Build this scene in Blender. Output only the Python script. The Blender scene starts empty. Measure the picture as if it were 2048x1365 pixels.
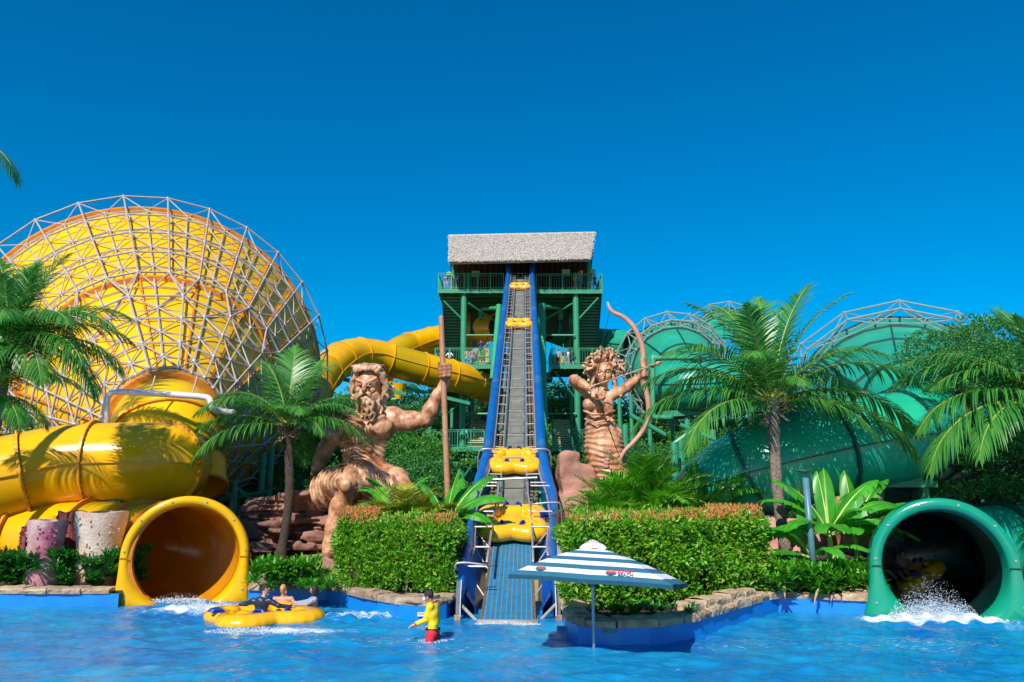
import bpy, math, random, numpy as np
from mathutils import Vector, Matrix
R = math.radians; PI = math.pi
SC = bpy.context.scene; COL = SC.collection
# ------------------------------------------------------------ camera, sky, sun, exposure
CAMH, FPX, PITCH = 2.8, 1593.0, R(11.26)
cam = bpy.data.objects.new('camera', bpy.data.cameras.new('camera')); COL.objects.link(cam)
cam.location = (0, 0, CAMH); cam.rotation_euler = (R(90) + PITCH, 0, 0)
cam.data.sensor_width = 36; cam.data.lens = FPX * 36 / 2048; cam.data.clip_end = 3000; cam.data.clip_start = .1
SC.camera = cam
SUN_EL, SUN_AZ = R(41), R(21)          # sun behind the camera, to the left
w = bpy.data.worlds.new('World'); SC.world = w; w.use_nodes = True
nt = w.node_tree; bg = nt.nodes['Background']
sky = nt.nodes.new('ShaderNodeTexSky'); sky.sky_type = 'NISHITA'; sky.sun_disc = False
sky.sun_elevation = SUN_EL; sky.sun_rotation = PI + SUN_AZ; sky.air_density = 1.0; sky.dust_density = .2; sky.ozone_density = 3.0
hs = nt.nodes.new('ShaderNodeHueSaturation'); hs.inputs['Saturation'].default_value = 1.85; hs.inputs['Value'].default_value = 1.0
hs.inputs['Hue'].default_value = .497
nt.links.new(sky.outputs[0], hs.inputs['Color'])
nt.links.new(hs.outputs[0], bg.inputs[0])
bg.inputs[1].default_value = .112
sl = bpy.data.lights.new('sun', 'SUN'); sl.energy = 5.0; sl.angle = R(.53); sl.color = (1, .95, .87)
so = bpy.data.objects.new('sun', sl); COL.objects.link(so)
_d = Vector((-math.sin(SUN_AZ) * math.cos(SUN_EL), -math.cos(SUN_AZ) * math.cos(SUN_EL), math.sin(SUN_EL)))
so.rotation_euler = _d.to_track_quat('Z', 'Y').to_euler(); so.location = (-20, -30, 40)
SC.view_settings.view_transform = 'Standard'; SC.view_settings.look = 'None'
SC.view_settings.exposure = .27; SC.view_settings.gamma = 1; SC.view_settings.use_curve_mapping = False
# ------------------------------------------------------------ helpers
_c, _s = math.cos(PITCH), math.sin(PITCH)
def ray(u, v):
    x = (u - 1024) / FPX; y = (682.5 - v) / FPX
    return Vector((x, _c - y * _s, _s + y * _c))
def P(u, v, Y):
    d = ray(u, v); t = Y / d.y
    return Vector((d.x * t, Y, CAMH + d.z * t))
def G(u, v, z=0.):
    d = ray(u, v); t = (z - CAMH) / d.z
    return Vector((d.x * t, d.y * t, z))
def proj(p):
    q = Vector(p) - Vector((0,0,CAMH)); dz = q.y*_c + q.z*_s; return 1024 + FPX*q.x/dz, 682.5 - FPX*(q.z*_c - q.y*_s)/dz
def mpp(u, v, Y): return Y / ray(u, v).y / FPX      # metres per photo pixel at that place
class MB:
    def __init__(s): s.v = []; s.f = []; s.m = []
    def add(s, vs, fs, mi=0):
        o = len(s.v); s.v += [tuple(p) for p in vs]; s.f += [tuple(i + o for i in f) for f in fs]; s.m += [mi] * len(fs); return s
    def box(s, a, b, mi=0):
        x0, y0, z0 = a; x1, y1, z1 = b
        return s.add([(x0,y0,z0),(x1,y0,z0),(x1,y1,z0),(x0,y1,z0),(x0,y0,z1),(x1,y0,z1),(x1,y1,z1),(x0,y1,z1)],
                     [(3,2,1,0),(4,5,6,7),(0,1,5,4),(1,2,6,5),(2,3,7,6),(3,0,4,7)], mi)
    def beam(s, a, b, w, h, mi=0, up=(0,0,1)):
        a = Vector(a); b = Vector(b); d = (b - a).normalized(); u = Vector(up)
        if abs(d.dot(u)) > .98: u = Vector((0,1,0))
        sx = d.cross(u).normalized() * w / 2; sz = sx.cross(d).normalized() * h / 2
        vs = [p + i * sx + j * sz for p in (a, b) for i, j in ((-1,-1),(1,-1),(1,1),(-1,1))]
        return s.add(vs, [(3,2,1,0),(4,5,6,7),(0,1,5,4),(1,2,6,5),(2,3,7,6),(3,0,4,7)], mi)
    def tube(s, pts, r, n=8, mi=0, cap=True, up=None, prof=None):
        pts = [Vector(p) for p in pts]; rs = list(r) if hasattr(r, '__len__') else [r] * len(pts)
        base = len(s.v); k = len(pts); ref = Vector(up) if up else None
        for i, p in enumerate(pts):
            d = (pts[min(i+1,k-1)] - pts[max(i-1,0)]).normalized()
            if ref is None or (up is None and i == 0):
                ref = Vector((0,0,1)) if abs(d.z) < .9 else Vector((0,1,0))
            sx = d.cross(ref).normalized(); sz = sx.cross(d).normalized()
            if up is None: ref = sz
            for j in range(n):
                a = 2 * PI * j / n
                cx, cz = (math.cos(a), math.sin(a)) if prof is None else prof[j]
                s.v.append(tuple(p + sx * cx * rs[i] + sz * cz * rs[i]))
        for i in range(k - 1):
            for j in range(n):
                a = base + i*n + j; b = base + i*n + (j+1) % n
                s.f.append((a, b, b + n, a + n)); s.m.append(mi)
        if cap:
            s.f.append(tuple(base + j for j in range(n))[::-1]); s.f.append(tuple(base + (k-1)*n + j for j in range(n))); s.m += [mi, mi]
        return s
    def ell(s, c, r, n=12, m=8, mi=0, rot=None):
        c = Vector(c); base = len(s.v); r = r if hasattr(r, '__len__') else (r, r, r)
        for i in range(m + 1):
            t = PI * i / m
            for j in range(n):
                p = Vector((r[0]*math.sin(t)*math.cos(2*PI*j/n), r[1]*math.sin(t)*math.sin(2*PI*j/n), r[2]*math.cos(t)))
                if rot: p = rot @ p
                s.v.append(tuple(c + p))
        for i in range(m):
            for j in range(n):
                a = base + i*n + j; b = base + i*n + (j+1) % n
                s.f.append((a, a + n, b + n, b)); s.m.append(mi)
        return s
    def grid(s, P2, mi=0, closeu=False):
        nu = len(P2); nv = len(P2[0]); o = len(s.v)
        for row in P2: s.v += [tuple(p) for p in row]
        for i in range(nu - (0 if closeu else 1)):
            for j in range(nv - 1):
                a = o + i*nv + j; b = o + ((i+1) % nu)*nv + j
                s.f.append((a, b, b+1, a+1)); s.m.append(mi)
        return s
def mesh_np(name, v, f, mats=(), smooth=True, mi=None):
    v = np.asarray(v, dtype=np.float32); f = np.asarray(f, dtype=np.int32); k = f.shape[1]
    me = bpy.data.meshes.new(name); me.vertices.add(len(v)); me.vertices.foreach_set('co', v.ravel())
    me.loops.add(f.size); me.loops.foreach_set('vertex_index', f.ravel())
    me.polygons.add(len(f)); me.polygons.foreach_set('loop_start', np.arange(0, f.size, k, dtype=np.int32))
    for m in mats: me.materials.append(m)
    if mi is not None: me.polygons.foreach_set('material_index', np.asarray(mi, dtype=np.int32))
    me.update(calc_edges=True)
    me.polygons.foreach_set('use_smooth', np.full(len(f), smooth)); me.validate(); return me
def mkmesh(name, mb, mats, smooth=False, org=(0,0,0)):
    me = bpy.data.meshes.new(name); o = Vector(org)
    me.from_pydata([tuple(Vector(p) - o) for p in mb.v], [], mb.f)
    mats = mats if isinstance(mats, (list, tuple)) else [mats]
    for m in mats: me.materials.append(m)
    if len(mats) > 1: me.polygons.foreach_set('material_index', mb.m)
    if smooth: me.polygons.foreach_set('use_smooth', [True] * len(me.polygons))
    if smooth == 'auto': me.set_sharp_from_angle(angle=R(38))
    me.update(); return me
def link(name, me, parent=None, loc=None, M=None, **kw):
    o = bpy.data.objects.new(name, me); COL.objects.link(o)
    if parent is not None: o.parent = parent
    if M is not None: o.matrix_basis = M
    elif loc is not None: o.location = loc
    for k, val in kw.items():
        if val: o[k] = val
    return o
WORG = {}
def worg(p): return WORG[p.name] if p is not None else Vector((0,0,0))
def build(name, mb, mats, parent=None, smooth=False, loc=None, **kw):
    """world-space MB -> one object; origin at the parent's origin, at loc, or at its own base centre"""
    if isinstance(mb, bpy.types.Mesh):
        o = link(name, mb, parent, **kw); WORG[o.name] = worg(parent) if parent else Vector((0,0,0)); return o
    if parent is not None: org = worg(parent)
    elif loc is not None: org = Vector(loc)
    else:
        a = np.array(mb.v); org = Vector(((a[:,0].min()+a[:,0].max())/2, (a[:,1].min()+a[:,1].max())/2, a[:,2].min()))
    o = link(name, mkmesh(name, mb, mats, smooth, org), parent, None if parent else org, **kw)
    WORG[o.name] = org; return o
def thing(name, label, cat, loc, group=None):
    o = link(name, None, None, Vector(loc), label=label, category=cat, group=group); o.empty_display_size = .2
    WORG[o.name] = Vector(loc); return o
def inst(name, me, parent, M, **kw):
    """shared mesh placed by a world matrix under a parent whose own rotation is nil"""
    return link(name, me, parent, M=Matrix.Translation(-worg(parent)) @ M, **kw)
def stick(a, b, r, r2=None):
    a = Vector(a); b = Vector(b); d = b - a
    return Matrix.Translation(a) @ d.to_track_quat('Z', 'Y').to_matrix().to_4x4() @ Matrix.Diagonal((r, r2 or r, d.length, 1))
def struct(o): o['kind'] = 'structure'; return o
def catmull(pts, n):
    pts = [Vector(p) for p in pts]; q = [pts[0]*2 - pts[1]] + pts + [pts[-1]*2 - pts[-2]]; out = []
    for i in range(1, len(q) - 2):
        for k in range(n):
            t = k / n; a, b, c, d = q[i-1], q[i], q[i+1], q[i+2]
            out.append(.5*((2*b) + (-a+c)*t + (2*a-5*b+4*c-d)*t*t + (-a+3*b-3*c+d)*t**3))
    out.append(pts[-1]); return out
def resample(pts, step):
    L = [0]
    for i in range(1, len(pts)): L.append(L[-1] + (pts[i]-pts[i-1]).length)
    n = max(2, int(round(L[-1]/step)) + 1); out = []; j = 0
    for k in range(n):
        s = L[-1]*k/(n-1)
        while j < len(L)-2 and L[j+1] < s: j += 1
        out.append(pts[j].lerp(pts[j+1], (s-L[j])/max(1e-9, L[j+1]-L[j])))
    return out
# ------------------------------------------------------------ materials
MATS = {}
def M(name, col, rough=.5, var=.12, scale=2., bump=0., bscale=25., metal=0., col2=None, spec=.5, coat=0., trans=0., island=None, thr=None, emit=0):
    if name in MATS: return MATS[name]
    m = bpy.data.materials.new(name); m.use_nodes = True; t = m.node_tree; N = t.nodes; L = t.links
    b = N['Principled BSDF']; b.inputs['Roughness'].default_value = rough; b.inputs['Metallic'].default_value = metal
    b.inputs['Specular IOR Level'].default_value = spec; b.inputs['Coat Weight'].default_value = coat; b.inputs['Coat Roughness'].default_value = .12
    geo = N.new('ShaderNodeNewGeometry'); src = None
    if island:
        cr = N.new('ShaderNodeValToRGB'); el = cr.color_ramp.elements
        el[0].color = (*island[0], 1); el[1].color = (*island[-1], 1)
        for i, c in enumerate(island[1:-1]):
            e = el.new((i + 1) / (len(island) - 1)); e.color = (*c, 1)
        L.new(geo.outputs['Random Per Island'], cr.inputs[0]); src = cr.outputs[0]
    else:
        nz = N.new('ShaderNodeTexNoise'); nz.inputs['Scale'].default_value = scale; nz.inputs['Detail'].default_value = 6; nz.inputs['Roughness'].default_value = .62
        L.new(geo.outputs['Position'], nz.inputs['Vector'])
        cr = N.new('ShaderNodeValToRGB'); el = cr.color_ramp.elements
        c1 = tuple(c*(1-var) for c in col); c2 = col2 or tuple(min(1, c*(1+var)) for c in col)
        el[0].position, el[1].position = thr or (.32, .68); el[0].color = (*c1, 1); el[1].color = (*c2, 1)
        L.new(nz.outputs['Fac'], cr.inputs[0]); src = cr.outputs[0]
    L.new(src, b.inputs['Base Color'])
    if bump:
        n2 = N.new('ShaderNodeTexNoise'); n2.inputs['Scale'].default_value = bscale; n2.inputs['Detail'].default_value = 5
        L.new(geo.outputs['Position'], n2.inputs['Vector'])
        bp = N.new('ShaderNodeBump'); bp.inputs['Strength'].default_value = bump; bp.inputs['Distance'].default_value = .05
        L.new(n2.outputs['Fac'], bp.inputs['Height']); L.new(bp.outputs[0], b.inputs['Normal'])
    if trans:
        tr = N.new('ShaderNodeBsdfTranslucent'); mx = N.new('ShaderNodeMixShader'); mx.inputs[0].default_value = trans
        L.new(src, tr.inputs[0]); L.new(b.outputs[0], mx.inputs[1]); L.new(tr.outputs[0], mx.inputs[2])
        L.new(mx.outputs[0], N['Material Output'].inputs[0])
    MATS[name] = m; return m
YEL = M('yellow_fibreglass', (.9,.46,.003), .24, .12, .7, coat=.25, spec=.25, bump=.03, bscale=3, trans=.15)
YEL2 = M('yellow_funnel_fibreglass', (.93,.54,.006), .35, .06, .5, spec=.2, trans=.15)
OLV = M('olive_yellow_fibreglass', (.6,.38,.004), .25, .1, .6, coat=.3, spec=.25, trans=.2)  # darker olive yellow for some of the tube sections
YFL2 = M('yellow_flange', (.8,.34,.004), .4, .12, 2)
YFL = M('weathered_yellow_flange', (.62,.2,.008), .6, .25, 3)
ORI = M('orange_tube_lining', (.95,.42,.01), .2, .12, 1.2, coat=.3, trans=.3)
GRN = M('green_fibreglass', (.009,.35,.18), .3, .12, .5, coat=.12, col2=(.02,.44,.25), bump=.02, bscale=3)
GRN2 = M('green_funnel_fibreglass', (.01,.31,.17), .35, .15, .45, col2=(.03,.4,.25))
GRM = M('bright_green_mouth', (.006,.26,.145), .2, .08, .8, coat=.4)
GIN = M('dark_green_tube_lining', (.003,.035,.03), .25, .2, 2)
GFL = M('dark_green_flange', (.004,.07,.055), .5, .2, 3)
STG = M('green_painted_steel', (.035,.26,.13), .42, .12, 2, spec=.4)
STGL = M('light_green_painted_pipe', (.05,.3,.14), .4, .1, 2, spec=.4)
STGD = M('dark_green_steel_tread', (.008,.06,.032), .5, .15, 3)
TRUSS = M('pale_grey_truss_paint', (.42,.36,.33), .45, .12, 3, spec=.4)
TRUSSG = M('dull_grey_green_truss_paint', (.2,.27,.25), .45, .15, 3, spec=.4)
BLU = M('blue_conveyor_cover', (.004,.105,.35), .36, .15, 1.2, spec=.35, bump=.05, bscale=6)
BLUD = M('dark_blue_panel', (.004,.075,.36), .4, .25, 1.4)
BLUW = M('worn_blue_cover', (.02,.13,.32), .5, .3, 2)
BELT = M('grey_rubber_belt', (.16,.16,.13), .75, .25, 1.5, bump=.15, bscale=30)
BSIDE = M('belt_side_board', (.09,.1,.1), .6, .3, 4)
MATB = M('blue_mesh_mat', (.02,.3,.62), .5, .15, 5)
MATG = M('olive_mesh_mat', (.07,.13,.16), .6, .35, 3, col2=(.12,.17,.09))
STEEL = M('stainless_steel', (.45,.41,.42), .35, .1, 4, metal=.5)
CHAIN = M('rusty_chain', (.2,.13,.08), .6, .4, 9, metal=.4)
RAFT = M('yellow_raft_vinyl', (.9,.42,.004), .2, .06, 2, coat=.6, spec=.4)
RAFTO = M('orange_raft_bottom', (.8,.13,.004), .35, .08, 2)
HAND = M('blue_raft_handle', (.004,.04,.25), .5, .15, 9)
STAT = M('painted_bronze_statue', (.4,.135,.045), .42, .3, 2.2, bump=.6, bscale=6, col2=(.64,.34,.19), spec=.5, thr=(.38,.6))
STAT2 = M('pink_bronze_highlights', (.52,.27,.17), .5, .15, 1.6, bump=.3, bscale=9, col2=(.36,.14,.05), spec=.35)
CLOTH = M('carved_cloth_bronze', (.4,.18,.08), .45, .2, 3.5, bump=.35, bscale=8, col2=(.64,.38,.22), thr=(.4,.6))
EYE = M('pale_eye_paint', (.3,.24,.14), .35, .1, 5)
ROCKM = M('red_brown_rock', (.2,.085,.06), .85, .3, 1.6, bump=1., bscale=7, col2=(.4,.2,.14))
ROCKP = M('pink_sandstone', (.36,.17,.1), .85, .2, 1.3, bump=.7, bscale=5, col2=(.46,.22,.17))
ROCKO = M('orange_smooth_rock', (.55,.28,.14), .8, .12, 1.2, bump=.4, bscale=6)
COPE = M('sandstone_coping', (.42,.27,.15), .85, .3, 3, bump=.8, bscale=9, col2=(.56,.42,.27))
COPED = M('stained_shaded_coping', (.3,.2,.13), .85, .4, 4, bump=.8, bscale=9, col2=(.46,.33,.22))
POOLW = M('blue_pool_paint', (.003,.2,.6), .4, .12, 1.5)
SOIL = M('dark_soil', (.05,.035,.025), .95, .3, 3, bump=.6)
GRASS = M('grass_ground', (.03,.07,.02), .95, .3, 2, bump=.6)
THATCH = M('grey_thatch', (.55,.48,.42), .9, .2, 4, bump=.6, bscale=18)
STRAW = M('thatch_straw', (0,0,0), .9, island=[(.4,.36,.3),(.52,.46,.41),(.58,.52,.47),(.44,.4,.33),(.62,.56,.52)])
WOOD = M('red_brown_rafter', (.22,.06,.02), .6, .2, 3)
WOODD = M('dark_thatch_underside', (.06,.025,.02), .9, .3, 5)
BARK = M('palm_bark', (.2,.14,.1), .9, .4, 9, bump=1., bscale=22, col2=(.3,.24,.19))
BARKD = M('dark_bark', (.06,.04,.025), .9, .35, 6, bump=1., bscale=18)
HUSK = M('dry_palm_husk', (.3,.17,.08), .9, .35, 6, bump=.6, col2=(.45,.32,.2))
LG = [(.012,.1,.012),(.02,.17,.02),(.05,.26,.02),(.025,.2,.035)]
PALML = M('palm_leaflet', (0,0,0), .38, island=[(.02,.15,.02),(.05,.26,.035),(.09,.34,.05),(.13,.37,.06),(.04,.22,.04)], trans=.38, spec=.5)
RACH = M('palm_rachis', (.3,.34,.05), .5, .15, 4)
ARECAL = M('areca_leaflet', (0,0,0), .4, island=[(.05,.3,.012),(.12,.46,.015),(.26,.52,.03),(.07,.38,.02)], trans=.4)
ARECAY = M('yellowing_areca_leaflet', (0,0,0), .45, island=[(.5,.36,.02),(.3,.36,.02),(.12,.34,.015),(.6,.34,.04)], trans=.35)
BANL = M('banana_leaf', (.04,.34,.015), .35, .3, 1.5, trans=.35, col2=(.08,.44,.03))
BANY = M('banana_midrib', (.4,.5,.12), .5, .1, 3)
HEDL = M('hedge_leaf', (0,0,0), .4, island=[(.04,.22,.008),(.1,.38,.012),(.2,.5,.018),(.32,.56,.03),(.09,.34,.015),(.05,.28,.01),(.3,.3,.04)], trans=.3)
HEDR = M('red_young_hedge_leaf', (0,0,0), .45, island=[(.6,.14,.04),(.7,.26,.08),(.45,.36,.05),(.62,.12,.08)], trans=.3)
LILY = M('strap_leaf', (0,0,0), .35, island=[(.012,.12,.014),(.025,.21,.02),(.06,.3,.03)], trans=.3)
LILYB = M('bright_strap_leaf', (0,0,0), .35, island=[(.04,.24,.01),(.08,.36,.015),(.16,.46,.03)], trans=.35)
DRYL = M('dry_strap_leaf', (.4,.24,.14), .8, .2, 5)
FOLA = M('tree_leaf_dark', (0,0,0), .5, island=[(.015,.11,.018),(.03,.19,.026),(.06,.26,.035)], trans=.35)
FOLB = M('tree_leaf_mid', (0,0,0), .5, island=[(.035,.19,.02),(.07,.29,.03),(.13,.36,.04)], trans=.35)
FOLC = M('tree_leaf_bluish', (0,0,0), .5, island=[(.02,.15,.03),(.04,.24,.04),(.1,.33,.07)], trans=.35)
WHITE = M('white_fabric', (.8,.74,.8), .8, .03, 5)
TEAL = M('teal_fabric', (.02,.13,.2), .8, .06, 5)
WPAINT = M('white_painted_pipe', (.6,.57,.6), .45, .1, 3)
GREY = M('grey_metal_box', (.32,.3,.28), .5, .1, 5)
SLATE = M('blue_grey_post', (.08,.19,.25), .4, .1, 4)
BLK = M('black_plastic', (.015,.015,.018), .5, .1, 5)
SKIN = M('tan_skin', (.5,.24,.14), .5, .08, 9); SKIN2 = M('brown_skin', (.34,.15,.08), .5, .08, 9)
HAIR = M('black_hair', (.012,.01,.012), .45, .2, 30, bump=.5, bscale=60)
# ------------------------------------------------------------ solid modelling on a grid (one continuous skin per body)
class SDF:
    def __init__(s, lo, hi, h):
        s.h = h; s.lo = np.array(lo, dtype=np.float32); n = np.ceil((np.array(hi) - s.lo) / h).astype(int) + 1
        s.ax = [s.lo[i] + h * np.arange(n[i], dtype=np.float32) for i in range(3)]
        s.f = np.full(n, 1e3, dtype=np.float32)
    def _sl(s, lo, hi, pad):
        r = []
        for i in range(3):
            a = int(max(0, math.floor((lo[i] - pad - s.lo[i]) / s.h))); b = int(min(s.f.shape[i], math.ceil((hi[i] + pad - s.lo[i]) / s.h) + 1))
            if b <= a: return None
            r.append(slice(a, b))
        return tuple(r)
    def pts(s, sl): return s.ax[0][sl[0]][:,None,None], s.ax[1][sl[1]][None,:,None], s.ax[2][sl[2]][None,None,:]
    def _op(s, sl, d, k, op):
        f = s.f[sl]
        if op == 'u':
            h = np.clip(.5 + .5 * (f - d) / k, 0, 1); r = f * (1 - h) + d * h - k * h * (1 - h)
        else:
            h = np.clip(.5 - .5 * (f + d) / k, 0, 1); r = f * (1 - h) - d * h + k * h * (1 - h)
        s.f[sl] = r
    def cap(s, a, b, ra, rb=None, k=None, op='u', sy=1.):
        rb = ra if rb is None else rb; k = k or s.h * 2; a = np.array(a, dtype=np.float32); b = np.array(b, dtype=np.float32); m = max(ra, rb)
        sl = s._sl(np.minimum(a, b) - m, np.maximum(a, b) + m, 2 * k + 3 * s.h)
        if sl is None: return s
        X, Y, Z = s.pts(sl); ba = b - a; L = float(ba @ ba) + 1e-9
        t = np.clip(((X-a[0])*ba[0] + (Y-a[1])*ba[1] + (Z-a[2])*ba[2]) / L, 0, 1)
        d = np.sqrt((X-a[0]-t*ba[0])**2 + ((Y-a[1]-t*ba[1])/sy)**2 + (Z-a[2]-t*ba[2])**2) - (ra + (rb-ra)*t)
        s._op(sl, d, k, op); return s
    def ch(s, pts, rs, k=None, op='u'):
        rs = rs if hasattr(rs, '__len__') else [rs] * len(pts)
        for i in range(len(pts) - 1): s.cap(pts[i], pts[i+1], rs[i], rs[i+1], k, op)
        return s
    def ell(s, c, r, rot=None, k=None, op='u'):
        k = k or s.h * 2; c = np.array(c, dtype=np.float32); r = np.array(r if hasattr(r, '__len__') else (r, r, r), dtype=np.float32); m = r.max()
        sl = s._sl(c - m, c + m, 2 * k + 3 * s.h)
        if sl is None: return s
        X, Y, Z = s.pts(sl); X = X - c[0]; Y = Y - c[1]; Z = Z - c[2]
        if rot is not None:
            q = rot.transposed(); X, Y, Z = (q[i][0]*X + q[i][1]*Y + q[i][2]*Z for i in range(3))
        q = np.sqrt((X/r[0])**2 + (Y/r[1])**2 + (Z/r[2])**2); q2 = np.sqrt((X/r[0]**2)**2 + (Y/r[1]**2)**2 + (Z/r[2]**2)**2) + 1e-6
        s._op(sl, np.clip(q * (q - 1) / q2, -m, 9), k, op); return s
    def disp(s, fn):
        sl = tuple(slice(0, n) for n in s.f.shape); X, Y, Z = s.pts(sl); s.f += fn(X, Y, Z, s.f).astype(np.float32); return s
    def mesh(s, name, mats, org=(0,0,0)):
        f = s.f; f[0], f[-1], f[:,0], f[:,-1], f[:,:,0], f[:,:,-1] = 1, 1, 1, 1, 1, 1
        ins = f < 0; n = f.shape; cn = tuple(x - 1 for x in n)
        acc = np.zeros(cn + (3,), dtype=np.float32); cnt = np.zeros(cn, dtype=np.float32); quads = []
        offs = [(0,0),(1,0),(0,1),(1,1)]
        for ax in range(3):
            A = [slice(0, n[i] - (1 if i == ax else 0)) for i in range(3)]; B = list(A); B[ax] = slice(1, n[ax])
            fa = f[tuple(A)]; fb = f[tuple(B)]; cr = ins[tuple(A)] != ins[tuple(B)]; idx = np.argwhere(cr)
            t = fa[cr] / (fa[cr] - fb[cr]); p = idx.astype(np.float32); p[:,ax] += t
            o1, o2 = [i for i in range(3) if i != ax]; cells = []
            ok = (idx[:,o1] > 0) & (idx[:,o1] < cn[o1]) & (idx[:,o2] > 0) & (idx[:,o2] < cn[o2]); idx = idx[ok]; p = p[ok]
            flip = ins[tuple(A)][cr][ok]
            for du, dv in ((1,1),(0,1),(0,0),(1,0)):
                c = idx.copy(); c[:,o1] -= du; c[:,o2] -= dv; fl = np.ravel_multi_index((c[:,0], c[:,1], c[:,2]), cn); cells.append(fl)
                np.add.at(acc.reshape(-1, 3), fl, p); np.add.at(cnt.reshape(-1), fl, 1)
            q = np.stack(cells, 1); fl2 = flip if ax != 1 else ~flip
            q[~fl2] = q[~fl2][:, ::-1]; quads.append(q)
        q = np.concatenate(quads); used, inv = np.unique(q, return_inverse=True); inv = inv.reshape(q.shape)
        v = acc.reshape(-1, 3)[used] / cnt.reshape(-1)[used][:,None]
        v = v * s.h + s.lo - np.array(org, dtype=np.float32)
        mats = mats if isinstance(mats, (list, tuple)) else [mats]
        return mesh_np(name, v, inv, mats)
def rotz(a): return Matrix.Rotation(a, 3, 'Z')
# unit shapes shared by repeated pieces
_b = MB().tube([(0,0,0),(0,0,1)], 1, 8); UCYL = {}
def ucyl(m, n=8):
    k = (m.name, n)
    if k not in UCYL: UCYL[k] = mkmesh('round_bar', MB().tube([(0,0,0),(0,0,1)], 1, n), m, 'auto')
    return UCYL[k]
UBOX = {}
def ubox(m):
    if m.name not in UBOX: UBOX[m.name] = mkmesh('flat_bar', MB().box((-1,-1,0),(1,1,1)), m)
    return UBOX[m.name]
def bar(name, a, b, r, m, parent, n=8, **kw): return inst(name, ucyl(m, n), parent, stick(a, b, r), **kw)
def flat(name, a, b, w, h, m, parent, **kw):
    """rectangular bar from a to b, w wide (sideways), h high"""
    a = Vector(a); b = Vector(b); d = b - a; u = Vector((0,0,1))
    if abs(d.normalized().dot(u)) > .98: u = Vector((0,1,0))
    x = d.cross(u).normalized(); y = d.normalized().cross(x)
    Mx = Matrix(((x.x, y.x, d.normalized().x, a.x),(x.y, y.y, d.normalized().y, a.y),(x.z, y.z, d.normalized().z, a.z),(0,0,0,1)))
    return inst(name, ubox(m), parent, Mx @ Matrix.Diagonal((w/2, h/2, d.length, 1)), **kw)
# ------------------------------------------------------------ ground, pool, walls with coping stones, hill
rnd = random.Random(7)
def walk(lst, z=.33): return [G(u, v, z) for u, v in lst]
WA = [Vector((-30, G(0,1188,.33).y, .33)), G(238, 1188, .33)]
WB = walk([(497,1181),(600,1180),(652,1180),(700,1190),(755,1202),(800,1210),(830,1213),(865,1213),(893,1209),(912,1197),(921,1180)])
WC = walk([(1115,1168),(1119,1185),(1127,1215),(1138,1241),(1156,1252),(1190,1256),(1240,1257),(1300,1256),(1345,1251),(1400,1240),(1480,1216),(1556,1196),(1640,1199),(1750,1204)])
WD = [Vector((15.2, 21, .33)), Vector((32, 21, .33))]
def gl(v): return (v.x, v.y, .40)
loop = [gl(WA[0]), gl(WA[1]), (WA[1].x, 22.6, .4), (-11.6, 23.9, .4), (-14.5, 24.9, .4), (-14.5, 28.2, .4), (-7.3, 28.2, .4), (WB[0].x, 24., .4)] + [gl(p) for p in WB] + [(-1.75, 27.5, .4), (1.45, 27.5, .4)] + [gl(p) for p in WC] + \
       [(WC[-1].x, 25., .4), (15.2, 25., .4), (15.2, 21, .4), (32, 21, .4), (700, 21, .4), (700, 1800, .4), (-700, 1800, .4), (-700, WA[0].y, .4)]
g = build('ground', MB().add(loop, [tuple(range(len(loop)))[::-1]]), SOIL, loc=(0,0,.4)); struct(g)
# pool floor, seen nowhere but there
struct(build('pool_floor', MB().box((-60,-25,-1.3),(60,30,-1.2)), POOLW))
# water with real ripples
def waves(X, Y, seed=3, lo=.14, hi=1.9, n=90, amp=.0036):
    q = np.random.RandomState(seed); Z = np.zeros_like(X)
    for i in range(n):
        lam = lo * (hi/lo) ** q.rand(); a = PI/2 + q.randn()*.62; k = 2*PI/lam
        Z += amp * lam**.8 * np.sin(k*(X*math.cos(a) + Y*math.sin(a)) + 1.3*np.sin(k*.31*(Y*math.cos(a) - X*math.sin(a)) + q.rand()*6) + q.rand()*6)
    return Z
def splash_h(X, Y):
    Z = 0
    for cx, cy, r, a in SPL: Z = Z + a * np.exp(-((X-cx)**2/(r*1.6)**2 + (Y-cy)**2/r**2)) * (.6 + .8*np.sin(9*X+2*Y)*np.sin(7*Y-3*X))
    return Z
_p1, _p2, _p3 = G(1880,1243), G(395,1222), G(730,1235)
SPL = [(_p1.x,_p1.y,1.1,.14),(_p2.x,_p2.y,.9,.1),(_p3.x,_p3.y,.8,.1),(G(690,1245).x,G(690,1245).y,.6,.06)]
xs = np.arange(-16, 16, .055); ys = np.concatenate([np.arange(10.5, 23.6, .055)])
X, Y = np.meshgrid(xs, ys, indexing='ij'); Z = waves(X, Y) + splash_h(X, Y)
V = np.stack([X, Y, Z], -1).reshape(-1, 3); nx, ny = X.shape
i, j = np.meshgrid(np.arange(nx-1), np.arange(ny-1), indexing='ij'); a = (i*ny + j).ravel()
WAT = bpy.data.materials.new('pool_water_surface'); WAT.use_nodes = True
t = WAT.node_tree; N = t.nodes; L = t.links; b = N['Principled BSDF']
b.inputs['IOR'].default_value = 1.33; b.inputs['Specular IOR Level'].default_value = .5
geo = N.new('ShaderNodeNewGeometry')
def noise(sc, det=5, ro=.6, dist=0, vec=None):
    n = N.new('ShaderNodeTexNoise'); n.inputs['Scale'].default_value = sc; n.inputs['Detail'].default_value = det; n.inputs['Roughness'].default_value = ro
    n.inputs['Distortion'].default_value = dist; L.new(vec or geo.outputs['Position'], n.inputs['Vector']); return n.outputs['Fac']
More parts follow.
